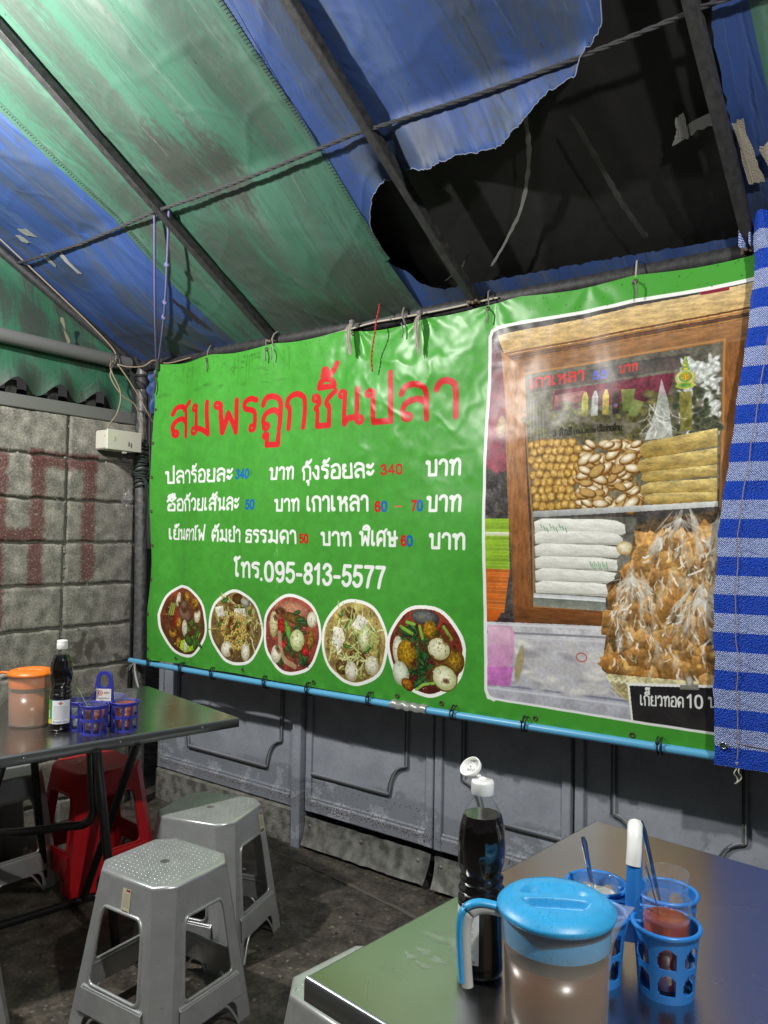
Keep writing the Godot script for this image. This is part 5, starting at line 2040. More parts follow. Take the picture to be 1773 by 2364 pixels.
func build_left_table_things() -> void:
	sauce_bottle("tall brown sauce bottle with green label and closed white cap, left table", Vector3(-2.428, 0.73, -1.474), deg_to_rad(37), 0.2555, 0, false)
	pitcher("frosted pitcher of tea with orange lid on the left table", Vector3(-2.578, 0.73, -1.452), deg_to_rad(32), Color(0.80, 0.19, 0.015), 0.074, 0.178, 0.118, 0.045, Color(0.26, 0.085, 0.035))
	# purple-blue caddy: four square-windowed cups round an upright handle
	var t := thing("condiment_caddy", "dark blue plastic condiment caddy with an oval handle on the left table", "caddy", Vector3(-2.345, 0.73, -1.585))
	t.rotation.y = deg_to_rad(36)
	var m := pm(Color(0.035, 0.04, 0.34), 0.35)
	var spots := [Vector3(-0.037, 0, 0.037), Vector3(0.037, 0, 0.037), Vector3(-0.037, 0, -0.037), Vector3(0.037, 0, -0.037)]
	# world spots measured on the table: front, right, left, back
	spots = [Vector3(-0.006, 0, 0.066), Vector3(0.078, 0, 0.012), Vector3(-0.076, 0, 0.010), Vector3(0.006, 0, -0.060)]
	t.rotation.y = deg_to_rad(34)
	for k in 4:
		var s := st()
		pierced(s, 72, 36, func(v): return 0.0425 + 0.0025 * v, func(v): return 0.094 * v, func(u, v):
			if v < 0.06 or v > 0.88:
				return true
			if absf(v - 0.5) < 0.05:
				return true
			return fposmod(u * 10.0, 1.0) < 0.2, 0.0022, spots[k])
		lathe(s, [[0.0, 0.0], [0.0425, 0.0], [0.0425, 0.002], [0.0, 0.002]], 32, spots[k])
		part(t, "cup_holder", s, m)
		var sr := st()
		var rp := []
		for j in 33:
			rp.append(spots[k] + Vector3(cos(j * TAU / 32.0) * 0.0455, 0.094, sin(j * TAU / 32.0) * 0.0455))
		tube(sr, rp, 0.0026, 6)
		part(t, "rim", sr, m)
	var s2 := st()
	cbox(s2, Vector3(0, 0.05, 0), Vector3(0.030, 0.09, 0.010), 0.003, Basis(Vector3.UP, 0.6))
	# flat handle plate with a rounded top and a slot
	var outer := PackedVector2Array()
	var w0 := 0.036
	for sg in [1.0]:
		outer.append(Vector2(-w0, 0.08))
		outer.append(Vector2(-0.020, 0.13))
		for k in 9:
			var a := PI - k * PI / 8.0
			outer.append(Vector2(cos(a) * 0.019, 0.158 + sin(a) * 0.019))
		outer.append(Vector2(0.020, 0.13))
		outer.append(Vector2(w0, 0.08))
	var left := PackedVector2Array([Vector2(0, 0.08), Vector2(-w0, 0.08), Vector2(-0.032, 0.13)])
	for k in 5:
		var a := PI - k * PI / 8.0
		left.append(Vector2(cos(a) * 0.028, 0.166 + sin(a) * 0.028))
	for k in 5:
		var a := PI / 2 + k * PI / 8.0
		left.append(Vector2(cos(a) * 0.016, 0.166 + sin(a) * 0.016))
	for k in 5:
		var a := PI + k * PI / 8.0
		left.append(Vector2(cos(a) * 0.016, 0.154 + sin(a) * 0.016))
	var hb := Basis(Vector3.UP, deg_to_rad(0.0))
	for sg in [1.0, -1.0]:
		var pp := PackedVector2Array()
		for p in left:
			pp.append(Vector2(p.x * sg, p.y))
		slab(s2, pp, func(p: Vector2): return hb * Vector3(p.x, p.y, 0.005), hb * Vector3(0, 0, 1), 0.010)
	part(t, "handle", s2, m)
	var s3 := st()
	sheet(s3, 1, 1, func(u, v): return Vector3(lerpf(-0.026, 0.026, u), lerpf(0.134, 0.092, v), 0.0056))
	var lm := pm(Color(1, 1, 1), 0.5)
	canvas(128, 112, Color(0.90, 0.88, 0.86))
	ell(36, 38, 20, 24, 0, Color(0.75, 0.12, 0.10), Color(0.75, 0.12, 0.10), 0.0)
	ell(36, 38, 13, 17, 0, Color(0.90, 0.88, 0.86), Color(0.90, 0.88, 0.86), 0.0)
	ell(36, 38, 6, 9, 0, Color(0.75, 0.12, 0.10), Color(0.75, 0.12, 0.10), 0.0)
	line(PackedVector2Array([Vector2(66, 44), Vector2(74, 28), Vector2(80, 46), Vector2(92, 26), Vector2(98, 44), Vector2(114, 30)]), 2.2, Color(0.35, 0.1, 0.1))
	line(PackedVector2Array([Vector2(14, 92), Vector2(26, 80), Vector2(36, 94), Vector2(50, 80), Vector2(62, 92), Vector2(78, 80), Vector2(92, 92), Vector2(110, 82)]), 2.2, Color(0.2, 0.1, 0.1))
	lm.albedo_texture = canvas_texture()
	part(t, "name_sticker", s3, lm)
	var chilli := bumpy(pm(Color(0.22, 0.045, 0.012), 0.55), M.fine, 0.5, 6.0, true)
	var sugar := bumpy(pm(Color(0.78, 0.78, 0.76), 0.8), M.fine, 0.2, 6.0, true)
	var vinegar := pm(Color(0.36, 0.085, 0.014), 0.15)
	vinegar.backlight_enabled = true
	vinegar.backlight = Color(0.75, 0.30, 0.06)
	var names := ["glass of dried chilli flakes in the blue caddy's front cup", "glass of orange chilli vinegar in the dark blue caddy", "glass of white sugar in the dark blue caddy", "empty drinking glass in the dark blue caddy's back cup"]
	for k in 4:
		var c := thing("condiment_glass", names[k], "glass", t.position + t.basis * (spots[k] + Vector3(0, 0.003, 0)), "condiment glasses")
		glass_cup(c, Vector3.ZERO, 0.0385, 0.100 if k != 1 else 0.128, [0.074, 0.086, 0.060, 0.0][k], [chilli, vinegar, sugar, sugar][k])
		if k == 1:
			var s4 := st()
			var rg := RandomNumberGenerator.new()
			rg.seed = 2
			for j in 26:
				var an := rg.randf() * TAU
				lathe(s4, [[0.0, -0.005], [0.006, -0.001], [0.005, 0.003], [0.0, 0.005]], 6, Vector3(cos(an) * 0.0275, rg.randf_range(0.014, 0.036), sin(an) * 0.0275))
			part(c, "chillies", s4, pm(Color(0.30, 0.02, 0.01), 0.4))
	var sp := thing("teaspoon", "steel teaspoon standing in the chilli flakes, left table", "spoon", t.position + t.basis * spots[0] + Vector3(0, 0.05, 0), "teaspoons in the caddies")
	spoon(sp, Vector3(0, 0, 0), Vector3(-0.075, 0.095, 0.020), Vector3(0.3, 0.2, 0.9))
	var sp2 := thing("teaspoon", "steel teaspoon standing in the sugar glass, left table", "spoon", t.position + t.basis * spots[2] + Vector3(0, 0.045, 0), "teaspoons in the caddies")
	spoon(sp2, Vector3(0, 0, 0), Vector3(0.045, 0.095, -0.03), Vector3(0.3, 0.2, 0.9))

func build_near_table_things() -> void:
	sauce_bottle("tall brown sauce bottle with its white flip cap open, near table", Vector3(-0.588, 0.73, -1.073), deg_to_rad(-53), 0.2435, 1, true)
	pitcher("frosted pitcher of tea with bright blue lid on the near table", Vector3(-0.444, 0.73, -1.026), deg_to_rad(30), Color(0.035, 0.36, 0.72), 0.077, 0.160, 0.098, 0.042, Color(0.10, 0.034, 0.014))
	# bright blue caddy: four cups with arched windows, white-gripped handle
	var t := thing("condiment_caddy", "bright blue plastic condiment caddy with arched windows on the near table", "caddy", Vector3(-0.408, 0.73, -1.243))
	var m := pm(Color(0.022, 0.20, 0.62), 0.32)
	var spots := [Vector3(0.063, 0, 0.040), Vector3(0.032, 0, -0.068), Vector3(-0.070, 0, -0.026), Vector3(-0.036, 0, 0.072)]
	for k in 4:
		var s := st()
		pierced(s, 112, 48, func(v): return lerpf(0.0395, 0.0475, v), func(v): return 0.098 * v, func(u, v):
			var q := fposmod(u * 7.0 + 0.12, 1.0) - 0.5
			for w in [[0.12, 0.44], [0.52, 0.83]]:
				if v > w[0] and v < w[1]:
					var half := 0.34
					var f: float = (v - w[0]) / (w[1] - w[0])
					if f > 0.55:
						half *= sqrt(maxf(0.0, 1.0 - pow((f - 0.55) / 0.45, 2.0)))
					elif f < 0.12:
						half *= 0.8 + 0.2 * f / 0.12
					if absf(q) < half:
						return false
			return true, 0.0024, spots[k])
		lathe(s, [[0.0, 0.0], [0.0395, 0.0], [0.0395, 0.003], [0.0, 0.003]], 40, spots[k])
		part(t, "cup_holder", s, m)
		var sr := st()
		var rp := []
		for j in 49:
			rp.append(spots[k] + Vector3(cos(j * TAU / 48.0) * 0.0480, 0.098, sin(j * TAU / 48.0) * 0.0480))
		tube(sr, rp, 0.0036, 8)
		part(t, "rim", sr, m)
	# webs between the cups
	var s2 := st()
	for k in 4:
		var a: Vector3 = spots[k]
		var b: Vector3 = spots[(k + 1) % 4]
		var c := (a + b) * 0.5
		var d := (b - a).normalized()
		cbox(s2, c + Vector3(0, 0.080, 0), Vector3(0.040, 0.036, 0.006), 0.002, Basis(d, Vector3.UP, d.cross(Vector3.UP)))
		cbox(s2, c * 0.5 + Vector3(0, 0.080, 0), Vector3(c.length(), 0.034, 0.005), 0.002, Basis(c.normalized(), Vector3.UP, c.normalized().cross(Vector3.UP)))
	part(t, "web", s2, m)
	var s3 := st()
	var hd := Vector3(0.55, 0, 0.83).normalized()
	tube(s3, smooth_path([Vector3(0.008, 0.062, 0.03), Vector3(0.010, 0.13, 0.032), Vector3(0.010, 0.188, 0.026), Vector3(0.006, 0.212, 0.012), Vector3(0.0, 0.215, -0.008), Vector3(-0.004, 0.200, -0.024), Vector3(-0.006, 0.13, -0.03), Vector3(-0.006, 0.062, -0.030)], 6), [0.0125, 0.0122, 0.012, 0.0118, 0.0116, 0.0115, 0.0114, 0.0112, 0.011, 0.0108, 0.0106, 0.0105, 0.0104, 0.0103, 0.0102, 0.010, 0.010, 0.010, 0.010, 0.010, 0.010, 0.010, 0.010, 0.010, 0.010, 0.010, 0.010, 0.0102, 0.0102, 0.0102, 0.0104, 0.0104, 0.0106, 0.0106, 0.0108, 0.011, 0.0112, 0.0114, 0.0116, 0.0118, 0.012, 0.0122, 0.0124], 12, 0.8, Vector3(1, 0, 0))
	part(t, "handle", s3, m)
	var s4 := st()
	tube(s4, smooth_path([Vector3(0.0102, 0.168, 0.0315), Vector3(0.010, 0.190, 0.0262), Vector3(0.006, 0.2135, 0.012), Vector3(0.0, 0.2165, -0.008)], 6), 0.0118, 12, 0.8, Vector3(1, 0, 0))
	part(t, "white_grip", s4, M.white_plastic)
	var vinegar := pm(Color(0.27, 0.045, 0.007), 0.12)
	vinegar.backlight_enabled = true
	vinegar.backlight = Color(0.75, 0.22, 0.03)
	var powder := bumpy(pm(Color(0.75, 0.70, 0.62), 0.8), M.fine, 0.2, 6.0, true)
	var flakes := bumpy(pm(Color(0.20, 0.05, 0.015), 0.7), M.fine, 0.4, 6.0, true)
	var names := ["glass of orange chilli vinegar in the front cup of the bright blue caddy", "nearly empty glass in the back right cup of the bright blue caddy", "short plastic cup of white powder in the bright blue caddy", "glass of chilli flakes hidden behind the blue pitcher"]
	for k in 4:
		var c := thing("condiment_glass", names[k], "glass", t.position + spots[k] + Vector3(0, 0.0035, 0), "condiment glasses")
		glass_cup(c, Vector3.ZERO, 0.0365, [0.132, 0.128, 0.100, 0.09][k], [0.104, 0.020, 0.078, 0.06][k], [vinegar, flakes, powder, flakes][k])
	var sp := thing("teaspoon", "steel spoon leaning in the orange chilli vinegar, near table", "spoon", t.position + spots[0] + Vector3(0, 0.075, 0), "teaspoons in the caddies")
	spoon(sp, Vector3(0, 0, 0), Vector3(-0.034, 0.105, -0.005), Vector3(0.5, 0.1, 0.85))
	var sp2 := thing("teaspoon", "thin steel spoon standing behind the orange vinegar glass", "spoon", t.position + spots[1] + Vector3(0, 0.04, 0), "teaspoons in the caddies")
	spoon(sp2, Vector3(0, 0, 0), Vector3(-0.032, 0.175, 0.03), Vector3(0.9, 0.1, 0.1))
	var sp3 := thing("teaspoon", "steel spoon with patterned handle in the cup behind the blue pitcher", "spoon", t.position + spots[2] + Vector3(0, 0.06, 0), "teaspoons in the caddies")
	spoon(sp3, Vector3(0, 0, 0), Vector3(-0.014, 0.120, 0.026), Vector3(0.8, 0.1, -0.6))

# ---------------------------------------------------------------- cords, wires, junction box
func build_cords_and_wires() -> void:
	var box := thing("junction_box", "cream plastic junction box fixed to the block wall", "junction box", Vector3(-3.41, 1.81, -2.33))
	var s := st()
	cbox(s, Vector3(-3.392, 1.862, -2.328), Vector3(0.095, 0.095, 0.195), 0.006)
	part_w(box, "case", s, M.cream_plastic)
	var s2 := st()
	cbox(s2, Vector3(-3.339, 1.862, -2.328), Vector3(0.012, 0.101, 0.201), 0.003)
	part_w(box, "lid", s2, M.cream_plastic)
	var s3 := st()
	cbox(s3, Vector3(-3.3325, 1.868, -2.27), Vector3(0.002, 0.024, 0.013), 0.001)
	part_w(box, "embossed_mark", s3, pm(Color(0.42, 0.41, 0.34), 0.5))
	var s4 := st()
	cbox(s4, Vector3(-3.345, 1.806, -2.335), Vector3(0.012, 0.014, 0.026), 0.003)
	part_w(box, "lug", s4, M.cream_plastic)
	for k in 2:
		var s5 := st()
		lathe(s5, [[0.011, 0.0], [0.010, 0.0008], [0.0, 0.0012]], 10)
		var f := part_w(box, "finger_mark", s5, pm(Color(0.16, 0.15, 0.13), 0.6))
		f.position = Vector3(-3.333, 1.848 - k * 0.006, -2.352 - k * 0.014) - box.position
		f.rotation.z = -PI / 2
		f.scale = Vector3(1.3, 1, 0.5)
	# pale wires looping from a knot under the gable pipe
	var wire := pm(Color(0.23, 0.18, 0.12), 0.6)
	var routes := [
		["pale wire running up beside the gable rafter from the wire knot", [Vector3(-3.56, 2.78, -1.75), Vector3(-3.50, 2.62, -1.95), Vector3(-3.42, 2.43, -2.17), Vector3(-3.38, 2.32, -2.28), Vector3(-3.375, 2.27, -2.29)]],
		["pale wire dropping from the knot into the junction box's left end", [Vector3(-3.375, 2.27, -2.29), Vector3(-3.38, 2.245, -2.265), Vector3(-3.36, 2.20, -2.26), Vector3(-3.34, 2.10, -2.30), Vector3(-3.34, 2.0, -2.285), Vector3(-3.35, 1.93, -2.245), Vector3(-3.36, 1.875, -2.232)]],
		["pale wire looping from the knot to the junction box's right end", [Vector3(-3.375, 2.26, -2.285), Vector3(-3.37, 2.18, -2.26), Vector3(-3.34, 2.09, -2.31), Vector3(-3.33, 2.05, -2.38), Vector3(-3.33, 1.95, -2.425), Vector3(-3.34, 1.87, -2.432)]],
		["pale wire sagging from the knot down behind the corner pole", [Vector3(-3.375, 2.25, -2.30), Vector3(-3.35, 2.20, -2.33), Vector3(-3.33, 2.10, -2.40), Vector3(-3.32, 2.02, -2.45), Vector3(-3.32, 1.96, -2.50)]],
		["pale wire curving from the knot to the banner's top left corner", [Vector3(-3.375, 2.25, -2.30), Vector3(-3.34, 2.24, -2.34), Vector3(-3.30, 2.25, -2.40), Vector3(-3.27, 2.28, -2.43), Vector3(-3.23, 2.275, -2.435), Vector3(-3.15, 2.255, -2.44), Vector3(-2.98, 2.262, -2.44)]],
		["thin dark wire sagging between the knot and the pole collar", [Vector3(-3.375, 2.26, -2.30), Vector3(-3.36, 2.21, -2.36), Vector3(-3.35, 2.18, -2.42), Vector3(-3.345, 2.10, -2.44), Vector3(-3.34, 1.98, -2.45), Vector3(-3.33, 1.88, -2.455)]],
	]
	for r in routes:
		var w := st()
		tube(w, smooth_path(r[1], 7), 0.0037 if not r[0].begins_with("thin") else 0.0025, 7)
		solid("electric_wire", r[0], "wire", w, wire if not r[0].begins_with("thin") else M.iron, r[1][0], "wires above the junction box")
	var hook := st()
	var hp := []
	for k in 15:
		hp.append(Vector3(-3.37 + 0.01 * cos(k * 0.5), 2.262 + 0.035 * sin(k * TAU / 14.0), -2.285 + 0.032 * cos(k * TAU / 14.0)))
	tube(hook, hp, 0.0028, 6)
	tube(hook, [Vector3(-3.36, 2.235, -2.30), Vector3(-3.36, 2.228, -2.235)], 0.0022, 5)
	solid("wire_hook", "loop of stiff wire holding the wires under the gable pipe", "wire", hook, M.pole, Vector3(-3.37, 2.26, -2.285), "wires above the junction box")
	# purple cords from the second rafter down to the banner's corner
	var purple := bumpy(pm(Color(0.16, 0.14, 0.30), 0.75), M.fine, 0.2, 8.0, true)
	var ends := [
		["purple cord hanging straight from the rafter to the banner corner, left one", [Vector3(-2.52, roof_y(-1.86) - 0.02, -1.865), Vector3(-2.52, roof_y(-1.86) - 0.02, -1.865).lerp(Vector3(-3.195, 2.275, -2.40), 0.5) - Vector3(0, 0.075, 0), Vector3(-3.195, 2.275, -2.40)], []],
		["purple cord with three knots hanging from the rafter, right one", [Vector3(-2.455, roof_y(-1.89) - 0.02, -1.885), Vector3(-2.455, roof_y(-1.89) - 0.02, -1.885).lerp(Vector3(-3.18, 2.272, -2.405), 0.45) + Vector3(0.012, -0.075, 0), Vector3(-3.18, 2.272, -2.405)], [0.34, 0.50, 0.60]],
	]
	for e in ends:
		var c := thing("purple_cord", e[0], "cord", e[1][0], "purple cords at the corner")
		var sp := st()
		var path := smooth_path(e[1], 10)
		tube(sp, path, 0.0052, 8)
		part_w(c, "cord", sp, purple)
		for f in e[2]:
			var kn := st()
			var p: Vector3 = path[int(f * (path.size() - 1))]
			lathe(kn, [[0.0, -0.014], [0.009, -0.009], [0.012, 0.0], [0.009, 0.009], [0.0, 0.014]], 8, p)
			part_w(c, "knot", kn, purple)
	var kn2 := st()
	for k in 5:
		lathe(kn2, [[0.0, -0.012], [0.011, -0.005], [0.011, 0.005], [0.0, 0.012]], 8, Vector3(-3.185, 2.268 - k * 0.011, -2.40))
	tube(kn2, smooth_path([Vector3(-3.185, 2.22, -2.40), Vector3(-3.195, 2.18, -2.395), Vector3(-3.188, 2.14, -2.395), Vector3(-3.196, 2.10, -2.395)], 5), 0.004, 6)
	solid("cord_knot", "dark wound knot of cord at the banner's top left corner", "knot", kn2, M.rope, Vector3(-3.185, 2.24, -2.40))
	# dark twine wound round the corner pole
	var tw := st()
	for k in 16:
		var y := 1.86 - k * 0.014
		var lp := []
		for j in 13:
			var an := j * TAU / 12.0
			lp.append(Vector3(-3.388 + 0.037 * cos(an) + 0.004 * sin(k * 3.0), y + 0.010 * sin(an + k) , -2.475 + 0.037 * sin(an)))
		tube(tw, lp, 0.0052, 5)
	for q in [[0.03, -0.24], [0.06, -0.32], [0.045, -0.40], [0.075, -0.20]]:
		tube(tw, smooth_path([Vector3(-3.36, 1.70, -2.44), Vector3(-3.33 + q[0] * 0.5, 1.66, -2.44), Vector3(-3.34 + q[0], 1.70 + q[1] * 0.5, -2.445), Vector3(-3.35 + q[0], 1.70 + q[1], -2.445)], 5), 0.0024, 5)
	solid("pole_twine", "dark green twine wound thickly round the corner pole", "twine", tw, M.twine, Vector3(-3.388, 1.75, -2.475))
	# scrap of clear bag caught on the pole
	var sc := st()
	var nz := FastNoiseLite.new()
	nz.seed = 9
	nz.frequency = 22.0
	sheet(sc, 26, 18, func(u, v):
		var a = u * TAU
		var r := 0.030 * sin(PI * v) * (1.0 + 0.6 * nz.get_noise_2d(cos(a) * 2.0, v * 3.0 + sin(a)))
		return Vector3(-3.43 + cos(a) * r * 0.8 - 0.01 * v, 1.62 - 0.085 * v + 0.012 * cos(a), -2.425 + sin(a) * r))
	solid("bag_scrap", "scrap of clear plastic bag caught on the corner pole", "plastic bag", sc, M.wrap, Vector3(-3.43, 1.58, -2.43))
	# black cord hanging from the pole beside the banner
	var bc := st()
	tube(bc, smooth_path([Vector3(-3.29, 2.16, -2.46), Vector3(-3.30, 1.95, -2.45), Vector3(-3.29, 1.75, -2.45), Vector3(-3.295, 1.5, -2.46)], 6), 0.004, 6)
	solid("dark_cord", "thin dark cord hanging between the corner pole and the banner", "cord", bc, M.iron, Vector3(-3.29, 1.8, -2.455))
	# tuft of pale string on the blue pipe's end
	var tf := st()
	var rg := RandomNumberGenerator.new()
	rg.seed = 14
	for k in 9:
		var d := Vector3(rg.randf_range(-0.09, 0.02), rg.randf_range(-0.05, 0.005), rg.randf_range(0.0, 0.03))
		tube(tf, smooth_path([Vector3(-3.30, 0.742, -2.40), Vector3(-3.30, 0.742, -2.40) + d * 0.5 + Vector3(0, 0.012, 0), Vector3(-3.30, 0.742, -2.40) + d], 3), 0.0012, 4)
	tube(tf, smooth_path([Vector3(-3.30, 0.742, -2.40), Vector3(-3.285, 0.69, -2.395), Vector3(-3.25, 0.63, -2.39)], 4), [0.004, 0.005, 0.006, 0.006, 0.006, 0.006, 0.006, 0.005, 0.003], 6)
	solid("string_tuft", "frayed pale string tuft at the left end of the blue pipe", "string", tf, pm(Color(0.36, 0.36, 0.34), 0.6), Vector3(-3.30, 0.74, -2.40))
	# end of a blue cloth stuffed behind the corner pole
	var bcl := st()
	sheet(bcl, 14, 24, func(u, v):
		return Vector3(lerpf(-3.325, -3.235, u) + 0.008 * sin(v * 7.0 + u * 3.0), 2.235 - 0.21 * v - 0.02 * sin(u * 9.0), -2.462 + 0.016 * sin(u * 11.0 + v * 5.0) + 0.010 * sin(v * 17.0)), func(u, v): return Vector2(0.3 + u * 0.1, 0.3 + v * 0.12))
	solid("cloth_end", "crumpled blue cloth end hanging behind the purple cords' knot", "cloth", bcl, M.tarp_blue, Vector3(-3.28, 2.1, -2.46))
	# yellowed rag on the gable cloth
	M.rag = bumpy(pm(Color(0.13, 0.12, 0.085), 0.85), M.fine, 0.3, 4.0, true)
	var rag := st()
	sheet(rag, 8, 14, func(u, v): return Vector3(-3.415 + 0.004 * sin(v * 9.0 + u * 4.0), 2.425 - 0.115 * v, lerpf(-2.03, -2.012, u) + 0.006 * sin(v * 6.0) - 0.03 * v))
	solid("tape_rag", "dirty yellowed strip of tape hanging on the gable tarpaulin", "tape", rag, M.rag, Vector3(-3.42, 2.31, -2.02))
# ---------------------------------------------------------------- flat print: a small painter for lettering, the banner and labels
var PB := PackedByteArray()
var PW := 0
var PH := 0
var NZ := PackedByteArray()      # 512 x 512 fine grain
var NC := PackedByteArray()      # 512 x 512 coarse patches

func noise_bytes(sd: int, freq: float, oct: int, size := 512) -> PackedByteArray:
	var n := FastNoiseLite.new()
	n.noise_type = FastNoiseLite.TYPE_SIMPLEX_SMOOTH
	n.seed = sd
	n.frequency = freq
	n.fractal_octaves = oct
	var im := n.get_seamless_image(size, size)
	im.convert(Image.FORMAT_L8)
	return im.get_data()

func canvas(w: int, h: int, c: Color) -> void:
	PW = w
	PH = h
	var im := Image.create(w, h, false, Image.FORMAT_RGB8)
	im.fill(c)
	PB = im.get_data()

func canvas_texture() -> ImageTexture:
	return ImageTexture.create_from_image(Image.create_from_data(PW, PH, false, Image.FORMAT_RGB8, PB))

func px(x: int, y: int, r: float, g: float, b: float, a: float) -> void:
	if x < 0 or y < 0 or x >= PW or y >= PH:
		return
	var i := (y * PW + x) * 3
	PB[i] = int(clampf(lerpf(PB[i], r, a), 0.0, 255.0))
	PB[i + 1] = int(clampf(lerpf(PB[i + 1], g, a), 0.0, 255.0))
	PB[i + 2] = int(clampf(lerpf(PB[i + 2], b, a), 0.0, 255.0))

func seg(a: Vector2, b: Vector2, rad: float, c: Color, alpha := 1.0) -> void:
	var x0 := int(floor(minf(a.x, b.x) - rad - 1.0))
	var x1 := int(ceil(maxf(a.x, b.x) + rad + 1.0))
	var y0 := int(floor(minf(a.y, b.y) - rad - 1.0))
	var y1 := int(ceil(maxf(a.y, b.y) + rad + 1.0))
	var d := b - a
	var l2 := maxf(d.length_squared(), 1e-6)
	var r := c.r * 255.0
	var g := c.g * 255.0
	var bl := c.b * 255.0
	for y in range(y0, y1 + 1):
		for x in range(x0, x1 + 1):
			var p := Vector2(x, y) - a
			var t := clampf(p.dot(d) / l2, 0.0, 1.0)
			var k := rad + 0.5 - (p - d * t).length()
			if k > 0.0:
				px(x, y, r, g, bl, minf(k, 1.0) * alpha)

func curve(pts: PackedVector2Array) -> PackedVector2Array:
	if pts.size() < 3:
		return pts
	var out := PackedVector2Array()
	for i in pts.size() - 1:
		var p0 := pts[maxi(i - 1, 0)]
		var p1 := pts[i]
		var p2 := pts[i + 1]
		var p3 := pts[mini(i + 2, pts.size() - 1)]
		for k in 5:
			out.append(p1.cubic_interpolate(p2, p0, p3, k / 5.0))
	out.append(pts[pts.size() - 1])
	return out

func line(pts: PackedVector2Array, rad: float, c: Color, alpha := 1.0) -> void:
	for i in pts.size() - 1:
		seg(pts[i], pts[i + 1], rad, c, alpha)

# ellipse with a soft round tone (prints only); a = main colour, b = rim colour
func ell(cx: float, cy: float, rx: float, ry: float, turn: float, a: Color, b: Color, grain := 0.12, soft := 1.2) -> void:
	var m := maxf(rx, ry) + 2.0
	var cs := cos(turn)
	var sn := sin(turn)
	for y in range(int(cy - m), int(cy + m) + 1):
		for x in range(int(cx - m), int(cx + m) + 1):
			var dx := x - cx
			var dy := y - cy
			var u := (dx * cs + dy * sn) / rx
			var v := (-dx * sn + dy * cs) / ry
			var q := sqrt(u * u + v * v)
			if q < 1.1:
				var al := clampf((1.0 - q) * minf(rx, ry) / soft + 0.5, 0.0, 1.0)
				if al > 0.0:
					var lit := clampf(q * q + 0.35 * (dx * 0.5 + dy) / m, 0.0, 1.0)
					var n := 1.0 + grain * ((NZ[(y & 511) * 512 + (x & 511)] - 128) / 110.0)
					px(x, y, lerpf(a.r, b.r, lit) * 255.0 * n, lerpf(a.g, b.g, lit) * 255.0 * n, lerpf(a.b, b.b, lit) * 255.0 * n, al)

# polygon fill with patchy print grain; top and bottom colours
func poly(pts: PackedVector2Array, a: Color, b: Color, grain := 0.08, alpha := 1.0, sx := 1, sy := 1) -> void:
	var y0 := 1e9
	var y1 := -1e9
	for p in pts:
		y0 = minf(y0, p.y)
		y1 = maxf(y1, p.y)
	for y in range(maxi(int(y0), 0), mini(int(y1) + 1, PH)):
		var xs := []
		var yy := y + 0.5
		for i in pts.size():
			var p := pts[i]
			var q := pts[(i + 1) % pts.size()]
			if (p.y <= yy) != (q.y <= yy):
				xs.append(p.x + (q.x - p.x) * (yy - p.y) / (q.y - p.y))
		xs.sort()
		var t := clampf((yy - y0) / maxf(y1 - y0, 1.0), 0.0, 1.0)
		var c := a.lerp(b, t)
		for k in range(0, xs.size() - 1, 2):
			for x in range(maxi(int(round(xs[k])), 0), mini(int(round(xs[k + 1])), PW)):
				var n := 1.0 + grain * ((NZ[((y * sy) & 511) * 512 + ((x * sx) & 511)] - 128) / 120.0 + (NC[((y * sy) & 511) * 512 + ((x * sx) & 511)] - 128) / 90.0)
				px(x, y, c.r * 255.0 * n, c.g * 255.0 * n, c.b * 255.0 * n, alpha)

func rect(x0: float, y0: float, x1: float, y1: float, a: Color, b: Color, grain := 0.08, alpha := 1.0, sx := 1, sy := 1) -> void:
	poly(PackedVector2Array([Vector2(x0, y0), Vector2(x1, y0), Vector2(x1, y1), Vector2(x0, y1)]), a, b, grain, alpha, sx, sy)

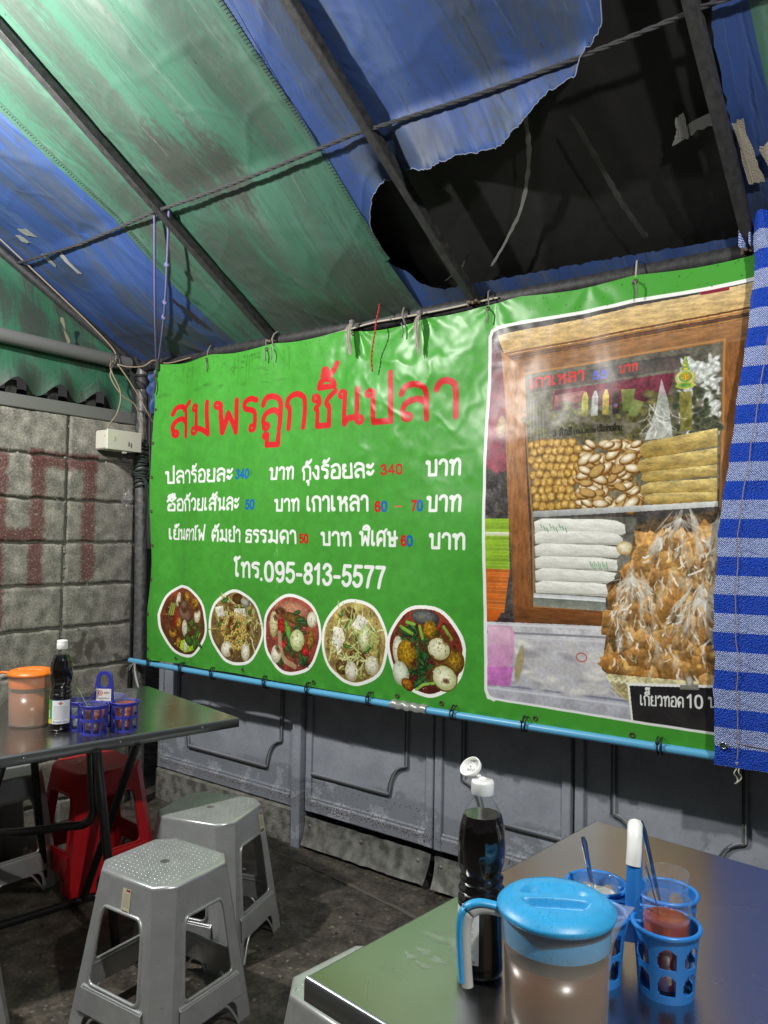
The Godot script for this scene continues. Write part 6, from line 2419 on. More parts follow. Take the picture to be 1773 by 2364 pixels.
# letters: strokes in a box one unit high, baseline 0; a list of three numbers is a ring (x, y, radius)
var GL := {
	"ก": [0.62, [0.1, 0, 0.1, 0.5, 0.06, 0.62, 0.0, 0.7], [0.0, 0.7, 0.06, 0.9, 0.3, 1.0, 0.52, 0.9, 0.58, 0.7, 0.58, 0]],
	"ข": [0.62, [0.1, 0.88, 0.09], [0.19, 0.86, 0.2, 0.7, 0.08, 0.55], [0.08, 0.55, 0.16, 0.42, 0.16, 0.02], [0.16, 0.02, 0.58, 0.02], [0.58, 0.02, 0.58, 1.0]],
	"ช": [0.7, [0.1, 0.86, 0.09], [0.19, 0.86, 0.22, 0.7, 0.1, 0.56], [0.1, 0.56, 0.18, 0.42, 0.18, 0.02], [0.18, 0.02, 0.56, 0.02], [0.56, 0.02, 0.56, 0.5, 0.46, 0.66, 0.5, 0.8, 0.74, 1.0]],
	"ง": [0.5, [0.28, 0.88, 0.09], [0.37, 0.9, 0.42, 0.7, 0.42, 0.02], [0.42, 0.02, 0.26, 0.05, 0.02, 0.45]],
	"จ": [0.56, [0.2, 0.4, 0.09], [0.28, 0.36, 0.38, 0.06], [0.38, 0.06, 0.48, 0.3, 0.48, 0.8, 0.3, 1.0, 0.08, 0.9, 0.02, 0.74]],
	"ซ": [0.7, [0.1, 0.86, 0.09], [0.19, 0.86, 0.22, 0.7, 0.1, 0.56], [0.1, 0.56, 0.18, 0.42, 0.18, 0.02], [0.18, 0.02, 0.56, 0.02], [0.56, 0.02, 0.56, 0.5, 0.46, 0.66, 0.5, 0.8, 0.74, 1.0]],
	"ด": [0.62, [0.24, 0.42, 0.09], [0.2, 0.34, 0.12, 0.02], [0.12, 0.02, 0.03, 0.4, 0.06, 0.8, 0.3, 1.0, 0.52, 0.9, 0.58, 0.7, 0.58, 0]],
	"ต": [0.62, [0.24, 0.42, 0.09], [0.2, 0.34, 0.12, 0.02], [0.12, 0.02, 0.03, 0.4, 0.05, 0.82, 0.18, 1.0], [0.18, 1.0, 0.3, 0.84], [0.3, 0.84, 0.44, 1.0], [0.44, 1.0, 0.58, 0.8, 0.58, 0]],
	"ค": [0.62, [0.28, 0.42, 0.09], [0.2, 0.4, 0.06, 0.02], [0.06, 0.02, 0.02, 0.6, 0.1, 0.9, 0.32, 1.0, 0.54, 0.88, 0.58, 0.6, 0.58, 0]],
	"ศ": [0.66, [0.28, 0.42, 0.09], [0.2, 0.4, 0.06, 0.02], [0.06, 0.02, 0.02, 0.6, 0.1, 0.9, 0.32, 1.0, 0.54, 0.88, 0.58, 0.6, 0.58, 0], [0.5, 0.9, 0.72, 1.14]],
	"ท": [0.64, [0.09, 0.88, 0.09], [0.18, 0.9, 0.18, 0], [0.18, 0.55, 0.32, 0.9, 0.46, 1.0, 0.58, 0.86, 0.6, 0.6, 0.6, 0]],
	"ธ": [0.6, [0.56, 0.94, 0.3, 1.0, 0.08, 0.9, 0.1, 0.68, 0.5, 0.62], [0.5, 0.62, 0.56, 0.5, 0.54, 0.02], [0.54, 0.02, 0.08, 0.02], [0.08, 0.02, 0.08, 0.3, 0.2, 0.36]],
	"น": [0.68, [0.09, 0.88, 0.09], [0.18, 0.9, 0.18, 0.02], [0.18, 0.02, 0.3, 0.16, 0.52, 0.18], [0.54, 1.0, 0.54, 0.1], [0.62, 0.1, 0.09]],
	"บ": [0.62, [0.09, 0.88, 0.09], [0.18, 0.9, 0.18, 0.02], [0.18, 0.02, 0.58, 0.02], [0.58, 0.02, 0.58, 1.0]],
	"ป": [0.62, [0.09, 0.88, 0.09], [0.18, 0.9, 0.18, 0.02], [0.18, 0.02, 0.58, 0.02], [0.58, 0.02, 0.58, 1.42]],
	"พ": [0.76, [0.09, 0.88, 0.09], [0.18, 0.9, 0.2, 0.02], [0.2, 0.02, 0.42, 0.62], [0.42, 0.62, 0.64, 0.02], [0.64, 0.02, 0.7, 1.0]],
	"ฟ": [0.76, [0.09, 0.88, 0.09], [0.18, 0.9, 0.2, 0.02], [0.2, 0.02, 0.42, 0.62], [0.42, 0.62, 0.64, 0.02], [0.64, 0.02, 0.7, 1.42]],
	"ม": [0.76, [0.16, 0.88, 0.09], [0.25, 0.9, 0.25, 0.16], [0.14, 0.13, 0.1], [0.25, 0.2, 0.44, 0.16, 0.64, 0.02], [0.66, 0.0, 0.66, 1.0]],
	"ย": [0.62, [0.12, 0.88, 0.09], [0.06, 0.8, 0.06, 0.62, 0.2, 0.52], [0.2, 0.52, 0.08, 0.42, 0.06, 0.14, 0.16, 0.02], [0.16, 0.02, 0.58, 0.02], [0.58, 0.02, 0.58, 1.0]],
	"ร": [0.48, [0.46, 0.94, 0.26, 1.0, 0.06, 0.9, 0.06, 0.72, 0.3, 0.64, 0.4, 0.52, 0.4, 0.12], [0.32, 0.1, 0.09]],
	"ล": [0.62, [0.04, 0.76, 0.14, 0.96, 0.34, 1.0, 0.52, 0.9, 0.58, 0.7, 0.58, 0], [0.58, 0.42, 0.4, 0.58, 0.16, 0.5, 0.06, 0.3, 0.1, 0.14], [0.16, 0.1, 0.09]],
	"ส": [0.66, [0.04, 0.76, 0.14, 0.96, 0.34, 1.0, 0.52, 0.88, 0.58, 0.66, 0.58, 0], [0.58, 0.42, 0.4, 0.58, 0.16, 0.5, 0.06, 0.3, 0.1, 0.14], [0.16, 0.1, 0.09], [0.48, 0.88, 0.7, 1.12]],
	"ว": [0.52, [0.03, 0.8, 0.14, 0.96, 0.28, 1.0, 0.42, 0.9, 0.46, 0.7, 0.46, 0.1], [0.38, 0.1, 0.09]],
	"ษ": [0.66, [0.09, 0.88, 0.09], [0.18, 0.9, 0.18, 0.02], [0.18, 0.02, 0.56, 0.02], [0.56, 0.02, 0.56, 1.0], [0.38, 0.48, 0.09], [0.46, 0.48, 0.72, 0.56]],
	"ห": [0.68, [0.09, 0.88, 0.09], [0.18, 0.9, 0.18, 0], [0.18, 0.4, 0.5, 0.78], [0.55, 0.86, 0.09], [0.4, 0.68, 0.58, 0.5, 0.6, 0]],
	"อ": [0.62, [0.18, 0.54, 0.09], [0.1, 0.5, 0.06, 0.2, 0.1, 0.02], [0.1, 0.02, 0.56, 0.02], [0.56, 0.02, 0.6, 0.6, 0.5, 0.92, 0.3, 1.0, 0.06, 0.84]],
	"ฮ": [0.64, [0.2, 0.46, 0.09], [0.12, 0.42, 0.07, 0.2, 0.1, 0.02], [0.1, 0.02, 0.56, 0.02], [0.56, 0.02, 0.6, 0.5, 0.42, 0.62], [0.04, 0.8, 0.2, 0.98, 0.36, 0.86, 0.7, 1.12]],
	"า": [0.46, [0.02, 0.78, 0.1, 0.95, 0.24, 1.0, 0.38, 0.9, 0.42, 0.7, 0.42, 0]],
	"ะ": [0.42, [0.1, 0.8, 0.08], [0.12, 0.7, 0.28, 0.7, 0.42, 0.92], [0.1, 0.3, 0.08], [0.12, 0.2, 0.28, 0.2, 0.42, 0.42]],
	"เ": [0.3, [0.15, 0.1, 0.09], [0.06, 0.12, 0.06, 1.0]],
	"โ": [0.34, [0.18, 0.1, 0.09], [0.09, 0.12, 0.09, 1.02], [0.09, 1.02, -0.06, 1.18, 0.02, 1.32, 0.16, 1.24, 0.34, 1.36]],
	"ิ": [0.0, [-0.5, 1.16, -0.44, 1.32, -0.28, 1.4, -0.1, 1.32, -0.02, 1.16], [-0.5, 1.16, -0.02, 1.16]],
	"ี": [0.0, [-0.5, 1.16, -0.44, 1.32, -0.28, 1.38, -0.1, 1.32, -0.02, 1.16], [-0.5, 1.16, -0.02, 1.16], [-0.02, 1.16, -0.02, 1.46]],
	"ื": [0.0, [-0.5, 1.16, -0.44, 1.32, -0.28, 1.38, -0.1, 1.32, -0.02, 1.16], [-0.5, 1.16, -0.02, 1.16], [-0.02, 1.16, -0.02, 1.46], [-0.18, 1.3, -0.18, 1.46]],
	"็": [0.0, [-0.3, 1.22, 0.06], [-0.42, 1.16, -0.46, 1.34, -0.3, 1.42, -0.12, 1.36, -0.06, 1.5]],
	"่": [0.0, [-0.1, 1.2, -0.1, 1.46]],
	"้": [0.0, [-0.3, 1.3, 0.06], [-0.26, 1.24, -0.36, 1.18, -0.14, 1.24, 0.02, 1.46]],
	"๊": [0.0, [-0.36, 1.26, 0.06], [-0.42, 1.3, -0.38, 1.44, -0.26, 1.3, -0.18, 1.44, -0.08, 1.22, 0.02, 1.46]],
	"์": [0.0, [-0.24, 1.24, 0.07], [-0.2, 1.3, 0.0, 1.46]],
	"H": [0.0, [-0.3, 1.64, 0.07], [-0.26, 1.58, -0.38, 1.5, -0.12, 1.56, 0.04, 1.82]],
	"T": [0.0, [-0.36, 1.62, 0.06], [-0.42, 1.66, -0.38, 1.8, -0.26, 1.66, -0.18, 1.8, -0.08, 1.58, 0.02, 1.82]],
	"ุ": [0.0, [-0.24, -0.18, 0.06], [-0.16, -0.16, -0.16, -0.42]],
	"ู": [0.0, [-0.46, -0.18, 0.06], [-0.39, -0.16, -0.39, -0.46], [-0.39, -0.46, -0.04, -0.46], [-0.04, -0.46, -0.04, -0.14]],
	"ำ": [0.46, [-0.2, 1.22, 0.08], [0.02, 0.78, 0.1, 0.95, 0.24, 1.0, 0.38, 0.9, 0.42, 0.7, 0.42, 0]],
	"0": [0.56, [0.28, 1.0, 0.1, 0.88, 0.04, 0.5, 0.1, 0.12, 0.28, 0.0, 0.46, 0.12, 0.52, 0.5, 0.46, 0.88, 0.28, 1.0]],
	"1": [0.4, [0.04, 0.76, 0.26, 1.0], [0.26, 1.0, 0.26, 0.0]],
	"2": [0.54, [0.04, 0.74, 0.12, 0.94, 0.3, 1.0, 0.48, 0.84, 0.42, 0.56, 0.04, 0.02], [0.04, 0.02, 0.5, 0.02]],
	"3": [0.54, [0.04, 0.82, 0.18, 1.0, 0.4, 0.94, 0.46, 0.74, 0.24, 0.54], [0.24, 0.54, 0.46, 0.44, 0.5, 0.22, 0.36, 0.02, 0.14, 0.02, 0.03, 0.2]],
	"4": [0.56, [0.4, 0.0, 0.4, 1.0], [0.4, 1.0, 0.02, 0.28], [0.02, 0.28, 0.54, 0.28]],
	"5": [0.54, [0.48, 0.98, 0.12, 0.98], [0.12, 0.98, 0.06, 0.52], [0.06, 0.52, 0.24, 0.62, 0.46, 0.52, 0.5, 0.26, 0.36, 0.04, 0.16, 0.02, 0.03, 0.16]],
	"6": [0.56, [0.46, 0.86, 0.3, 1.0, 0.1, 0.84, 0.04, 0.4, 0.12, 0.08, 0.28, 0.0, 0.48, 0.12, 0.5, 0.38, 0.36, 0.58, 0.14, 0.52, 0.05, 0.34]],
	"7": [0.54, [0.03, 0.98, 0.5, 0.98], [0.5, 0.98, 0.3, 0.5, 0.2, 0.0]],
	"8": [0.56, [0.28, 0.54, 0.08, 0.7, 0.12, 0.92, 0.28, 1.0, 0.44, 0.92, 0.48, 0.7, 0.28, 0.54, 0.06, 0.36, 0.08, 0.1, 0.28, 0.0, 0.48, 0.1, 0.5, 0.36, 0.28, 0.54]],
	"9": [0.56, [0.1, 0.12, 0.26, 0.0, 0.46, 0.16, 0.52, 0.6, 0.44, 0.92, 0.28, 1.0, 0.08, 0.9, 0.06, 0.62, 0.2, 0.42, 0.42, 0.48, 0.51, 0.64]],
	"-": [0.4, [0.05, 0.4, 0.35, 0.4]],
	".": [0.2, [0.1, 0.04, 0.1, 0.05]],
	" ": [0.3],
}

# one word between x0 and x1 on a baseline; h = height of a plain consonant
func word(t: String, x0: float, x1: float, base: float, h: float, c: Color, weight := 0.15, tilt := 0.0, alpha := 1.0) -> void:
	var total := 0.0
	for ch in t:
		var w0: float = GL[ch][0]
		total += (w0 + 0.16) if w0 > 0.0 else 0.0
	total -= 0.16
	var k := (x1 - x0) / total
	var pen := 0.0
	for ch in t:
		var g: Array = GL[ch]
		var w1: float = g[0]
		var off := pen if w1 > 0.0 else pen - 0.16
		for n in range(1, g.size()):
			var s: Array = g[n]
			var pts := PackedVector2Array()
			if s.size() == 3:
				for q in 11:
					var an := q * TAU / 10.0
					pts.append(Vector2(s[0] + s[2] * cos(an), s[1] + s[2] * sin(an)))
			else:
				for q in range(0, s.size(), 2):
					pts.append(Vector2(s[q], s[q + 1]))
				pts = curve(pts)
			for q in pts.size():
				var p := pts[q]
				pts[q] = Vector2(x0 + (off + p.x) * k, base - p.y * h + tilt * (off + p.x) * k)
			line(pts, weight * h * (0.36 if s.size() == 3 else 0.5), c, alpha)
		if w1 > 0.0:
			pen += w1 + 0.16
# ---------------------------------------------------------------- the print of the menu banner (2048 x 1075 for 2.81 x 1.475 m)
func hexc(s: String) -> Color:
	return Color.html(s)

func leaf(cx: float, cy: float, l: float, w: float, turn: float, a: Color, b: Color) -> void:
	ell(cx, cy, l, w, turn, a, b, 0.25)
	var d := Vector2(cos(turn), sin(turn)) * l * 0.8
	seg(Vector2(cx, cy) - d, Vector2(cx, cy) + d, 0.7, a.lightened(0.25), 0.6)

func strands(rg: RandomNumberGenerator, cx: float, cy: float, r: float, n: int, a: Color, b: Color, rad: float) -> void:
	for i in n:
		var p := Vector2(cx, cy) + Vector2.from_angle(rg.randf() * TAU) * r * sqrt(rg.randf()) * 0.85
		var an := rg.randf() * TAU
		var l := rg.randf_range(0.15, 0.4) * r
		var pts := PackedVector2Array()
		for k in 5:
			pts.append(p)
			p += Vector2.from_angle(an) * l * 0.25
			an += rg.randf_range(-0.35, 0.35)
		line(pts, rad * rg.randf_range(0.7, 1.2), a.lerp(b, rg.randf()), 0.9)

func bowl(n: int, cx: float, cy: float, r: float) -> void:
	var rg := RandomNumberGenerator.new()
	rg.seed = 40 + n
	var broth: Array = [["7a3d22", "4a2a18"], ["8a7040", "5c4826"], ["9c4a3a", "6b2c24"], ["b09a5c", "86713c"], ["7d3220", "4a1c14"]][n]
	var ring := PackedVector2Array()
	var inner := PackedVector2Array()
	for k in 48:
		var wob := 1.0 + 0.012 * sin(k * 0.9 + n) + (0.03 if n == 0 and k > 24 and k < 36 else 0.0)
		ring.append(Vector2(cx, cy) + Vector2.from_angle(k * TAU / 48) * r * wob)
		inner.append(Vector2(cx, cy) + Vector2.from_angle(k * TAU / 48) * (r * wob - 10.0))
	poly(ring, Color(0.93, 0.94, 0.92), Color(0.93, 0.94, 0.92), 0.0)
	poly(inner, hexc(broth[0]), hexc(broth[1]), 0.22)
	var R := r - 14.0
	var dk := hexc("1e3a16")
	var gr := hexc("4c7a2a")
	var wh := hexc("e6e2d2")
	var ws := hexc("a9a284")
	var br := hexc("b98a2c")
	var bs := hexc("5e3c12")
	for k in 60:
		var p := Vector2(cx, cy) + Vector2.from_angle(rg.randf() * TAU) * R * sqrt(rg.randf()) * 0.92
		ell(p.x, p.y, rg.randf_range(3, 14), rg.randf_range(2, 8), rg.randf() * 3, hexc(broth[0]).darkened(rg.randf() * 0.5), hexc(broth[1]).darkened(rg.randf() * 0.3), 0.2, 3.0)
	if n == 0:
		poly(PackedVector2Array([Vector2(cx - 60, cy + 82), Vector2(cx + 95, cy + 30), Vector2(cx + 60, cy + 92), Vector2(cx, cy + 108)]), hexc("86a82c"), hexc("9cc832"), 0.2)
		ell(cx - 38, cy - 8, 18, 46, 0.3, hexc("a8301e"), hexc("5a140c"), 0.3)
		for k in 9:
			leaf(cx + rg.randf_range(30, 90), cy + rg.randf_range(0, 70), rg.randf_range(14, 30), rg.randf_range(5, 11), rg.randf() * 3, gr, dk)
		ell(cx + 8, cy - 28, 44, 26, 0.2, hexc("8c6a58"), hexc("4a3026"), 0.15)
		ell(cx + 2, cy - 60, 30, 24, 1.1, hexc("7c5a48"), hexc("3a2820"), 0.15)
		for q in [[-35, -76, 12, 26, 0.2], [78, -28, 16, 26, 0.2], [4, 22, 17, 30, 0.1], [6, 84, 12, 22, 0.2]]:
			ell(cx + q[0], cy + q[1], q[2], q[3], q[4], wh, ws, 0.05)
		for q in [[20, -88, 18, 17], [66, -66, 20, 22], [-62, 44, 20, 22], [-30, 8, 14, 26], [-36, 76, 13, 22]]:
			ell(cx + q[0], cy + q[1], q[2], q[3], 0.3, br, bs, 0.45)
		leaf(cx + 26, cy + 60, 26, 20, 0.5, hexc("3a6a24"), dk)
		for k in 3:
			seg(Vector2(cx - 70 + k * 9, cy - 60), Vector2(cx - 80 + k * 9, cy - 20), 3.0, hexc("86a040"))
	elif n == 1:
		strands(rg, cx, cy - 20, R, 70, hexc("d8d4a4"), hexc("94944a"), 2.4)
		for k in 14:
			leaf(cx + rg.randf_range(-80, 80), cy + rg.randf_range(-90, 50), rg.randf_range(12, 26), rg.randf_range(4, 9), rg.randf() * 3, gr, dk)
		ell(cx + 6, cy - 96, 26, 18, 0, bs, bs.darkened(0.5), 0.3)
		ell(cx + 42, cy - 86, 22, 14, 0.3, hexc("b8b8ac"), hexc("585c58"), 0.1)
		poly(PackedVector2Array([Vector2(cx - 12, cy - 62), Vector2(cx + 40, cy - 66), Vector2(cx + 44, cy - 34), Vector2(cx - 16, cy - 30)]), wh, wh.darkened(0.15), 0.15)
		poly(PackedVector2Array([Vector2(cx - 98, cy - 62), Vector2(cx - 64, cy - 68), Vector2(cx - 56, cy - 34), Vector2(cx - 86, cy - 30)]), wh, wh.darkened(0.15), 0.15)
		for k in 230:
			var p2 := Vector2(cx - 6, cy + 10) + Vector2.from_angle(rg.randf() * TAU) * Vector2(64, 62) * sqrt(rg.randf())
			ell(p2.x, p2.y, rg.randf_range(3, 6), rg.randf_range(3, 5), rg.randf() * 3, hexc("d8bc60").lightened(rg.randf() * 0.25), hexc("8a6a20"), 0.1)
		ell(cx - 46, cy + 74, 25, 26, 0, wh, ws, 0.05)
		ell(cx + 42, cy + 76, 22, 28, 0, wh, ws, 0.05)
	elif n == 2:
		ell(cx + 6, cy - 78, 64, 26, 0.1, hexc("c48a70"), hexc("8c5244"), 0.12)
		ell(cx + 12, cy - 48, 62, 17, 0.2, hexc("7a5826"), hexc("3c2a10"), 0.2)
		for k in 22:
			leaf(cx + rg.randf_range(-50, 70), cy + rg.randf_range(-70, 90), rg.randf_range(12, 30), rg.randf_range(5, 12), rg.randf() * 3, hexc("35602a"), hexc("142a12"))
		ell(cx - 80, cy - 26, 18, 42, 0.05, hexc("d8cfa8"), hexc("9a8c5c"), 0.2)
		for q in [[-48, -30], [-40, 36], [52, 36], [60, 46], [-46, -14]]:
			ell(cx + q[0], cy + q[1], 17, 15, 0, hexc("c02222"), hexc("6a0c10"), 0.3)
		leaf(cx - 16, cy - 4, 40, 13, 1.2, hexc("6aa83a"), hexc("2c5a1c"))
		ell(cx + 22, cy + 16, 31, 33, -0.2, hexc("dfe2b8"), hexc("96a468"), 0.08)
		line(PackedVector2Array([Vector2(cx - 56, cy + 0), Vector2(cx - 48, cy + 50), Vector2(cx - 20, cy + 84), Vector2(cx + 20, cy + 96)]), 8.0, hexc("a88a68"), 0.9)
		ell(cx + 80, cy - 52, 21, 24, 0, wh, ws, 0.05)
		ell(cx - 64, cy + 66, 23, 28, 0, wh, ws, 0.05)
		ell(cx + 80, cy + 10, 15, 32, 0.1, br.darkened(0.2), bs, 0.4)
	elif n == 3:
		for k in 10:
			leaf(cx + rg.randf_range(-60, 80), cy + rg.randf_range(-80, 40), rg.randf_range(12, 24), rg.randf_range(4, 9), rg.randf() * 3, gr, dk)
		for q in [[-18, -84, 22, 16], [16, 42, 30, 24], [-44, 76, 22, 22]]:
			ell(cx + q[0], cy + q[1], q[2], q[3], 0.3, bs.lightened(0.12), bs.darkened(0.3), 0.4)
		strands(rg, cx, cy - 10, R, 90, hexc("dfe2b0"), hexc("8a9a3c"), 2.2)
		poly(PackedVector2Array([Vector2(cx - 78, cy - 40), Vector2(cx - 40, cy - 36), Vector2(cx - 30, cy - 4), Vector2(cx - 58, cy + 30), Vector2(cx - 82, cy + 10)]), wh, wh.darkened(0.12), 0.12)
		poly(PackedVector2Array([Vector2(cx + 14, cy - 82), Vector2(cx + 48, cy - 66), Vector2(cx + 30, cy - 34), Vector2(cx - 12, cy - 46)]), wh, wh.darkened(0.12), 0.12)
		ell(cx + 40, cy - 16, 22, 38, 0.1, hexc("dfe2bc"), hexc("8c9a5c"), 0.1)
		for q in [[-8, 84, 23, 29], [66, 60, 24, 28]]:
			ell(cx + q[0], cy + q[1], q[2], q[3], 0, wh, ws, 0.05)
		strands(rg, cx, cy + 50, R * 0.6, 12, hexc("e8e8c8"), hexc("b8c068"), 3.0)
	else:
		ell(cx + 0, cy - 92, 46, 20, 0.05, hexc("6a6c6c"), hexc("303436"), 0.1)
		for k in 34:
			leaf(cx + rg.randf_range(-64, 30), cy + rg.randf_range(-70, 84), rg.randf_range(12, 34), rg.randf_range(6, 15), rg.randf() * 3, hexc("2c5c2a"), hexc("0e2410"))
		for q in [[-80, -60, -40, -44], [-60, -74, -34, -70], [-16, -66, -6, -34], [60, -70, 82, -40]]:
			seg(Vector2(cx + q[0], cy + q[1]), Vector2(cx + q[2], cy + q[3]), 4.5, hexc("7aa83a"))
		ell(cx - 88, cy + 6, 18, 40, 0, wh, ws, 0.05)
		ell(cx - 58, cy + 14, 33, 40, 0, hexc("b08a14"), hexc("6a4c08"), 0.35)
		ell(cx + 16, cy - 58, 22, 26, 0, hexc("a88018"), hexc("5c420a"), 0.4)
		ell(cx + 90, cy + 20, 30, 34, 0.2, hexc("98741c"), hexc("4e360a"), 0.4)
		ell(cx + 44, cy - 10, 37, 34, 0.1, bs, bs, 0.3)
		ell(cx + 44, cy - 10, 33, 29, 0.1, hexc("ece8cc"), hexc("b8b488"), 0.06)
		ell(cx + 58, cy + 64, 42, 38, 0.3, bs, bs, 0.3)
		ell(cx + 60, cy + 66, 37, 32, 0.3, hexc("eceacc"), hexc("a8b078"), 0.06)
		ell(cx - 80, cy + 70, 27, 34, -0.2, hexc("e4e8d4"), hexc("9aa488"), 0.05)
		ell(cx - 58, cy + 98, 22, 16, 0.5, hexc("a87018"), hexc("58200a"), 0.4)
		line(PackedVector2Array([Vector2(cx - 30, cy + 108), Vector2(cx - 8, cy + 92), Vector2(cx + 26, cy + 84)]), 4.0, hexc("8ab850"))

func specks(n: int, cx: float, cy: float, r: float) -> void:
	# chopped herbs, oil eyes and small glints that break up the printed soup
	var rg := RandomNumberGenerator.new()
	rg.seed = 140 + n
	var pal := [hexc("2c4a1c"), hexc("6a8a34"), hexc("3a2414"), hexc("b09040"), hexc("4a5a20"), hexc("7a3a1c")]
	for k in 420:
		var p := Vector2(cx, cy) + Vector2.from_angle(rg.randf() * TAU) * r * sqrt(rg.randf())
		var c: Color = pal[rg.randi_range(0, 5)]
		var d := Vector2.from_angle(rg.randf() * TAU) * rg.randf_range(0.5, 7.0)
		seg(p, p + d, rg.randf_range(0.5, 1.9), c, rg.randf_range(0.15, 0.6))
	for k in 26:
		var p := Vector2(cx, cy) + Vector2.from_angle(rg.randf() * TAU) * r * sqrt(rg.randf())
		ell(p.x, p.y, rg.randf_range(6, 20), rg.randf_range(4, 12), rg.randf() * 3.0, hexc("4a2a14"), hexc("6a4420"), 0.4, 14.0) if n != 3 and k % 3 == 0 else seg(p, p + Vector2(rg.randf_range(-4, 4), rg.randf_range(-2, 2)), 0.9, Color(0.95, 0.95, 0.9), 0.8)

func plastic(rg: RandomNumberGenerator, x0: float, y0: float, x1: float, y1: float, n: int, alpha: float) -> void:
	for i in n:
		var p := Vector2(rg.randf_range(x0, x1), rg.randf_range(y0, y1))
		var an := rg.randf_range(0.6, 2.6)
		var pts := PackedVector2Array()
		var step := rg.randf_range(4, 16)
		for k in 4:
			pts.append(p)
			p += Vector2.from_angle(an) * step
			an += rg.randf_range(-0.7, 0.7)
		line(pts, rg.randf_range(0.5, 2.2), Color(0.93, 0.93, 0.92), alpha * rg.randf_range(0.25, 1.0))

func paint_banner() -> ImageTexture:
	NZ = noise_bytes(3, 0.09, 3)
	NC = noise_bytes(4, 0.02, 3)
	var green := Color(0.259, 0.572, 0.196)
	canvas(2048, 1075, green)
	var rg := RandomNumberGenerator.new()
	rg.seed = 9
	# uneven ink and the faint threads of the vinyl cloth
	for y in PH:
		for x in range(0, 1376):
			var n := (NC[(y & 511) * 512 + (x & 511)] - 128) / 128.0
			var m := (NC[((y * 3) & 511) * 512 + ((x * 2 + 91) & 511)] - 128) / 128.0
			var f := 1.0 + 0.05 * n + 0.03 * m
			var i := (y * PW + x) * 3
			PB[i] = int(66 * f)
			PB[i + 1] = int(146 * f)
			PB[i + 2] = int(50 * f)
	# lettering
	var red := Color(0.74, 0.09, 0.11)
	var white := Color(0.88, 0.89, 0.88)
	var blue := Color(0.06, 0.36, 0.68)
	word("สมพรลูก", 88, 730, 271, 108, red, 0.178, 0.014)
	word("ชิHน", 760, 964, 284, 104, red, 0.178, 0.01)
	word("ปลา", 978, 1280, 288, 100, red, 0.178, 0.004)
	word("ปลาร้อยละ", 70, 404, 437, 42, white, 0.2)
	word("340", 426, 494, 431, 28, blue, 0.24)
	seg(Vector2(503, 420), Vector2(507, 412), 7.0, Color(0.16, 0.42, 0.12), 0.35)
	word("บาท", 592, 690, 439, 36, white, 0.22)
	word("กุ้งร้อยละ", 732, 1003, 444, 40, white, 0.21)
	word("340", 1028, 1102, 438, 26, red, 0.22, 0, 0.85)
	word("บาท", 1182, 1292, 446, 40, white, 0.22)
	word("ฮือก้วยเส้นละ", 74, 450, 535, 40, white, 0.21)
	word("50", 489, 530, 533, 28, blue, 0.24)
	word("บาท", 619, 720, 540, 36, white, 0.22)
	word("เกาเหลา", 754, 980, 541, 42, white, 0.21)
	word("6", 1006, 1026, 543, 26, red, 0.26)
	word("0", 1030, 1049, 543, 26, blue, 0.26)
	word("-", 1072, 1106, 541, 26, Color(0.75, 0.4, 0.3), 0.16)
	word("7", 1137, 1153, 542, 26, red, 0.26)
	word("0", 1156, 1174, 542, 26, blue, 0.26)
	word("บาท", 1189, 1298, 544, 40, white, 0.22)
	word("เย็นตาโฟ", 78, 287, 638, 36, white, 0.2)
	word("ต้มยำ", 322, 462, 640, 38, white, 0.21)
	word("ธรรมดา", 492, 704, 641, 38, white, 0.21)
	word("50", 720, 756, 639, 25, red, 0.25)
	word("บาท", 811, 920, 644, 38, white, 0.22)
	word("พิเศษ", 953, 1084, 642, 40, white, 0.21)
	word("6", 1101, 1119, 640, 26, red, 0.26)
	word("0", 1122, 1141, 640, 26, blue, 0.26)
	word("บาท", 1202, 1314, 645, 39, white, 0.22)
	word("โทร", 440, 558, 754, 46, white, 0.22)
	word(".095-813-5577", 562, 1046, 762, 58, white, 0.19)
	for n in 5:
		bowl(n, [188, 445, 695, 946, 1192][n], 925, 125)
		specks(n, [188, 445, 695, 946, 1192][n], 925, 104)
	# the printed photograph: white line with round corners
	var fr := PackedVector2Array()
	for q in [[1392, 78, PI], [1372 + 20, 1010, PI / 2]]:
		for k in 7:
			fr.append(Vector2(q[0] + 20.0, q[1]) + Vector2.from_angle((q[2] + k * PI / 12) if q[2] > 2 else (PI / 2 + k * PI / 12)) * 26.0 - Vector2(20, 0))
	var edge := PackedVector2Array([Vector2(2048, 52), Vector2(1400, 68), Vector2(1384, 74), Vector2(1378, 90), Vector2(1368, 320), Vector2(1370, 830), Vector2(1376, 1006), Vector2(1384, 1022), Vector2(1400, 1028), Vector2(2048, 1028)])
	poly(edge, hexc("3c3836"), hexc("4c4846"), 0.25)
	poly(PackedVector2Array([Vector2(1376, 96), Vector2(1440, 96), Vector2(1440, 470), Vector2(1370, 430)]), hexc("6c2638"), hexc("7e2c40"), 0.2)
	rect(1374, 96, 1440, 180, hexc("5c5a5c"), hexc("6a3040"), 0.25)
	ell(1412, 330, 14, 30, 0.0, hexc("a08a5a"), hexc("7c5c44"), 0.2)
	poly(PackedVector2Array([Vector2(1370, 470), Vector2(1440, 440), Vector2(1450, 566), Vector2(1374, 566)]), hexc("38363a"), hexc("4a4642"), 0.4)
	for k in 40:
		ell(rg.randf_range(1376, 1440), rg.randf_range(450, 560), rg.randf_range(4, 14), rg.randf_range(3, 8), rg.randf() * 3, hexc("58534c").darkened(rg.randf() * 0.6), hexc("2c2a2c"), 0.3, 4.0)
	poly(PackedVector2Array([Vector2(1384, 820), Vector2(1470, 820), Vector2(1470, 850), Vector2(1384, 850)]), hexc("3a2a28"), hexc("54464a"), 0.2)
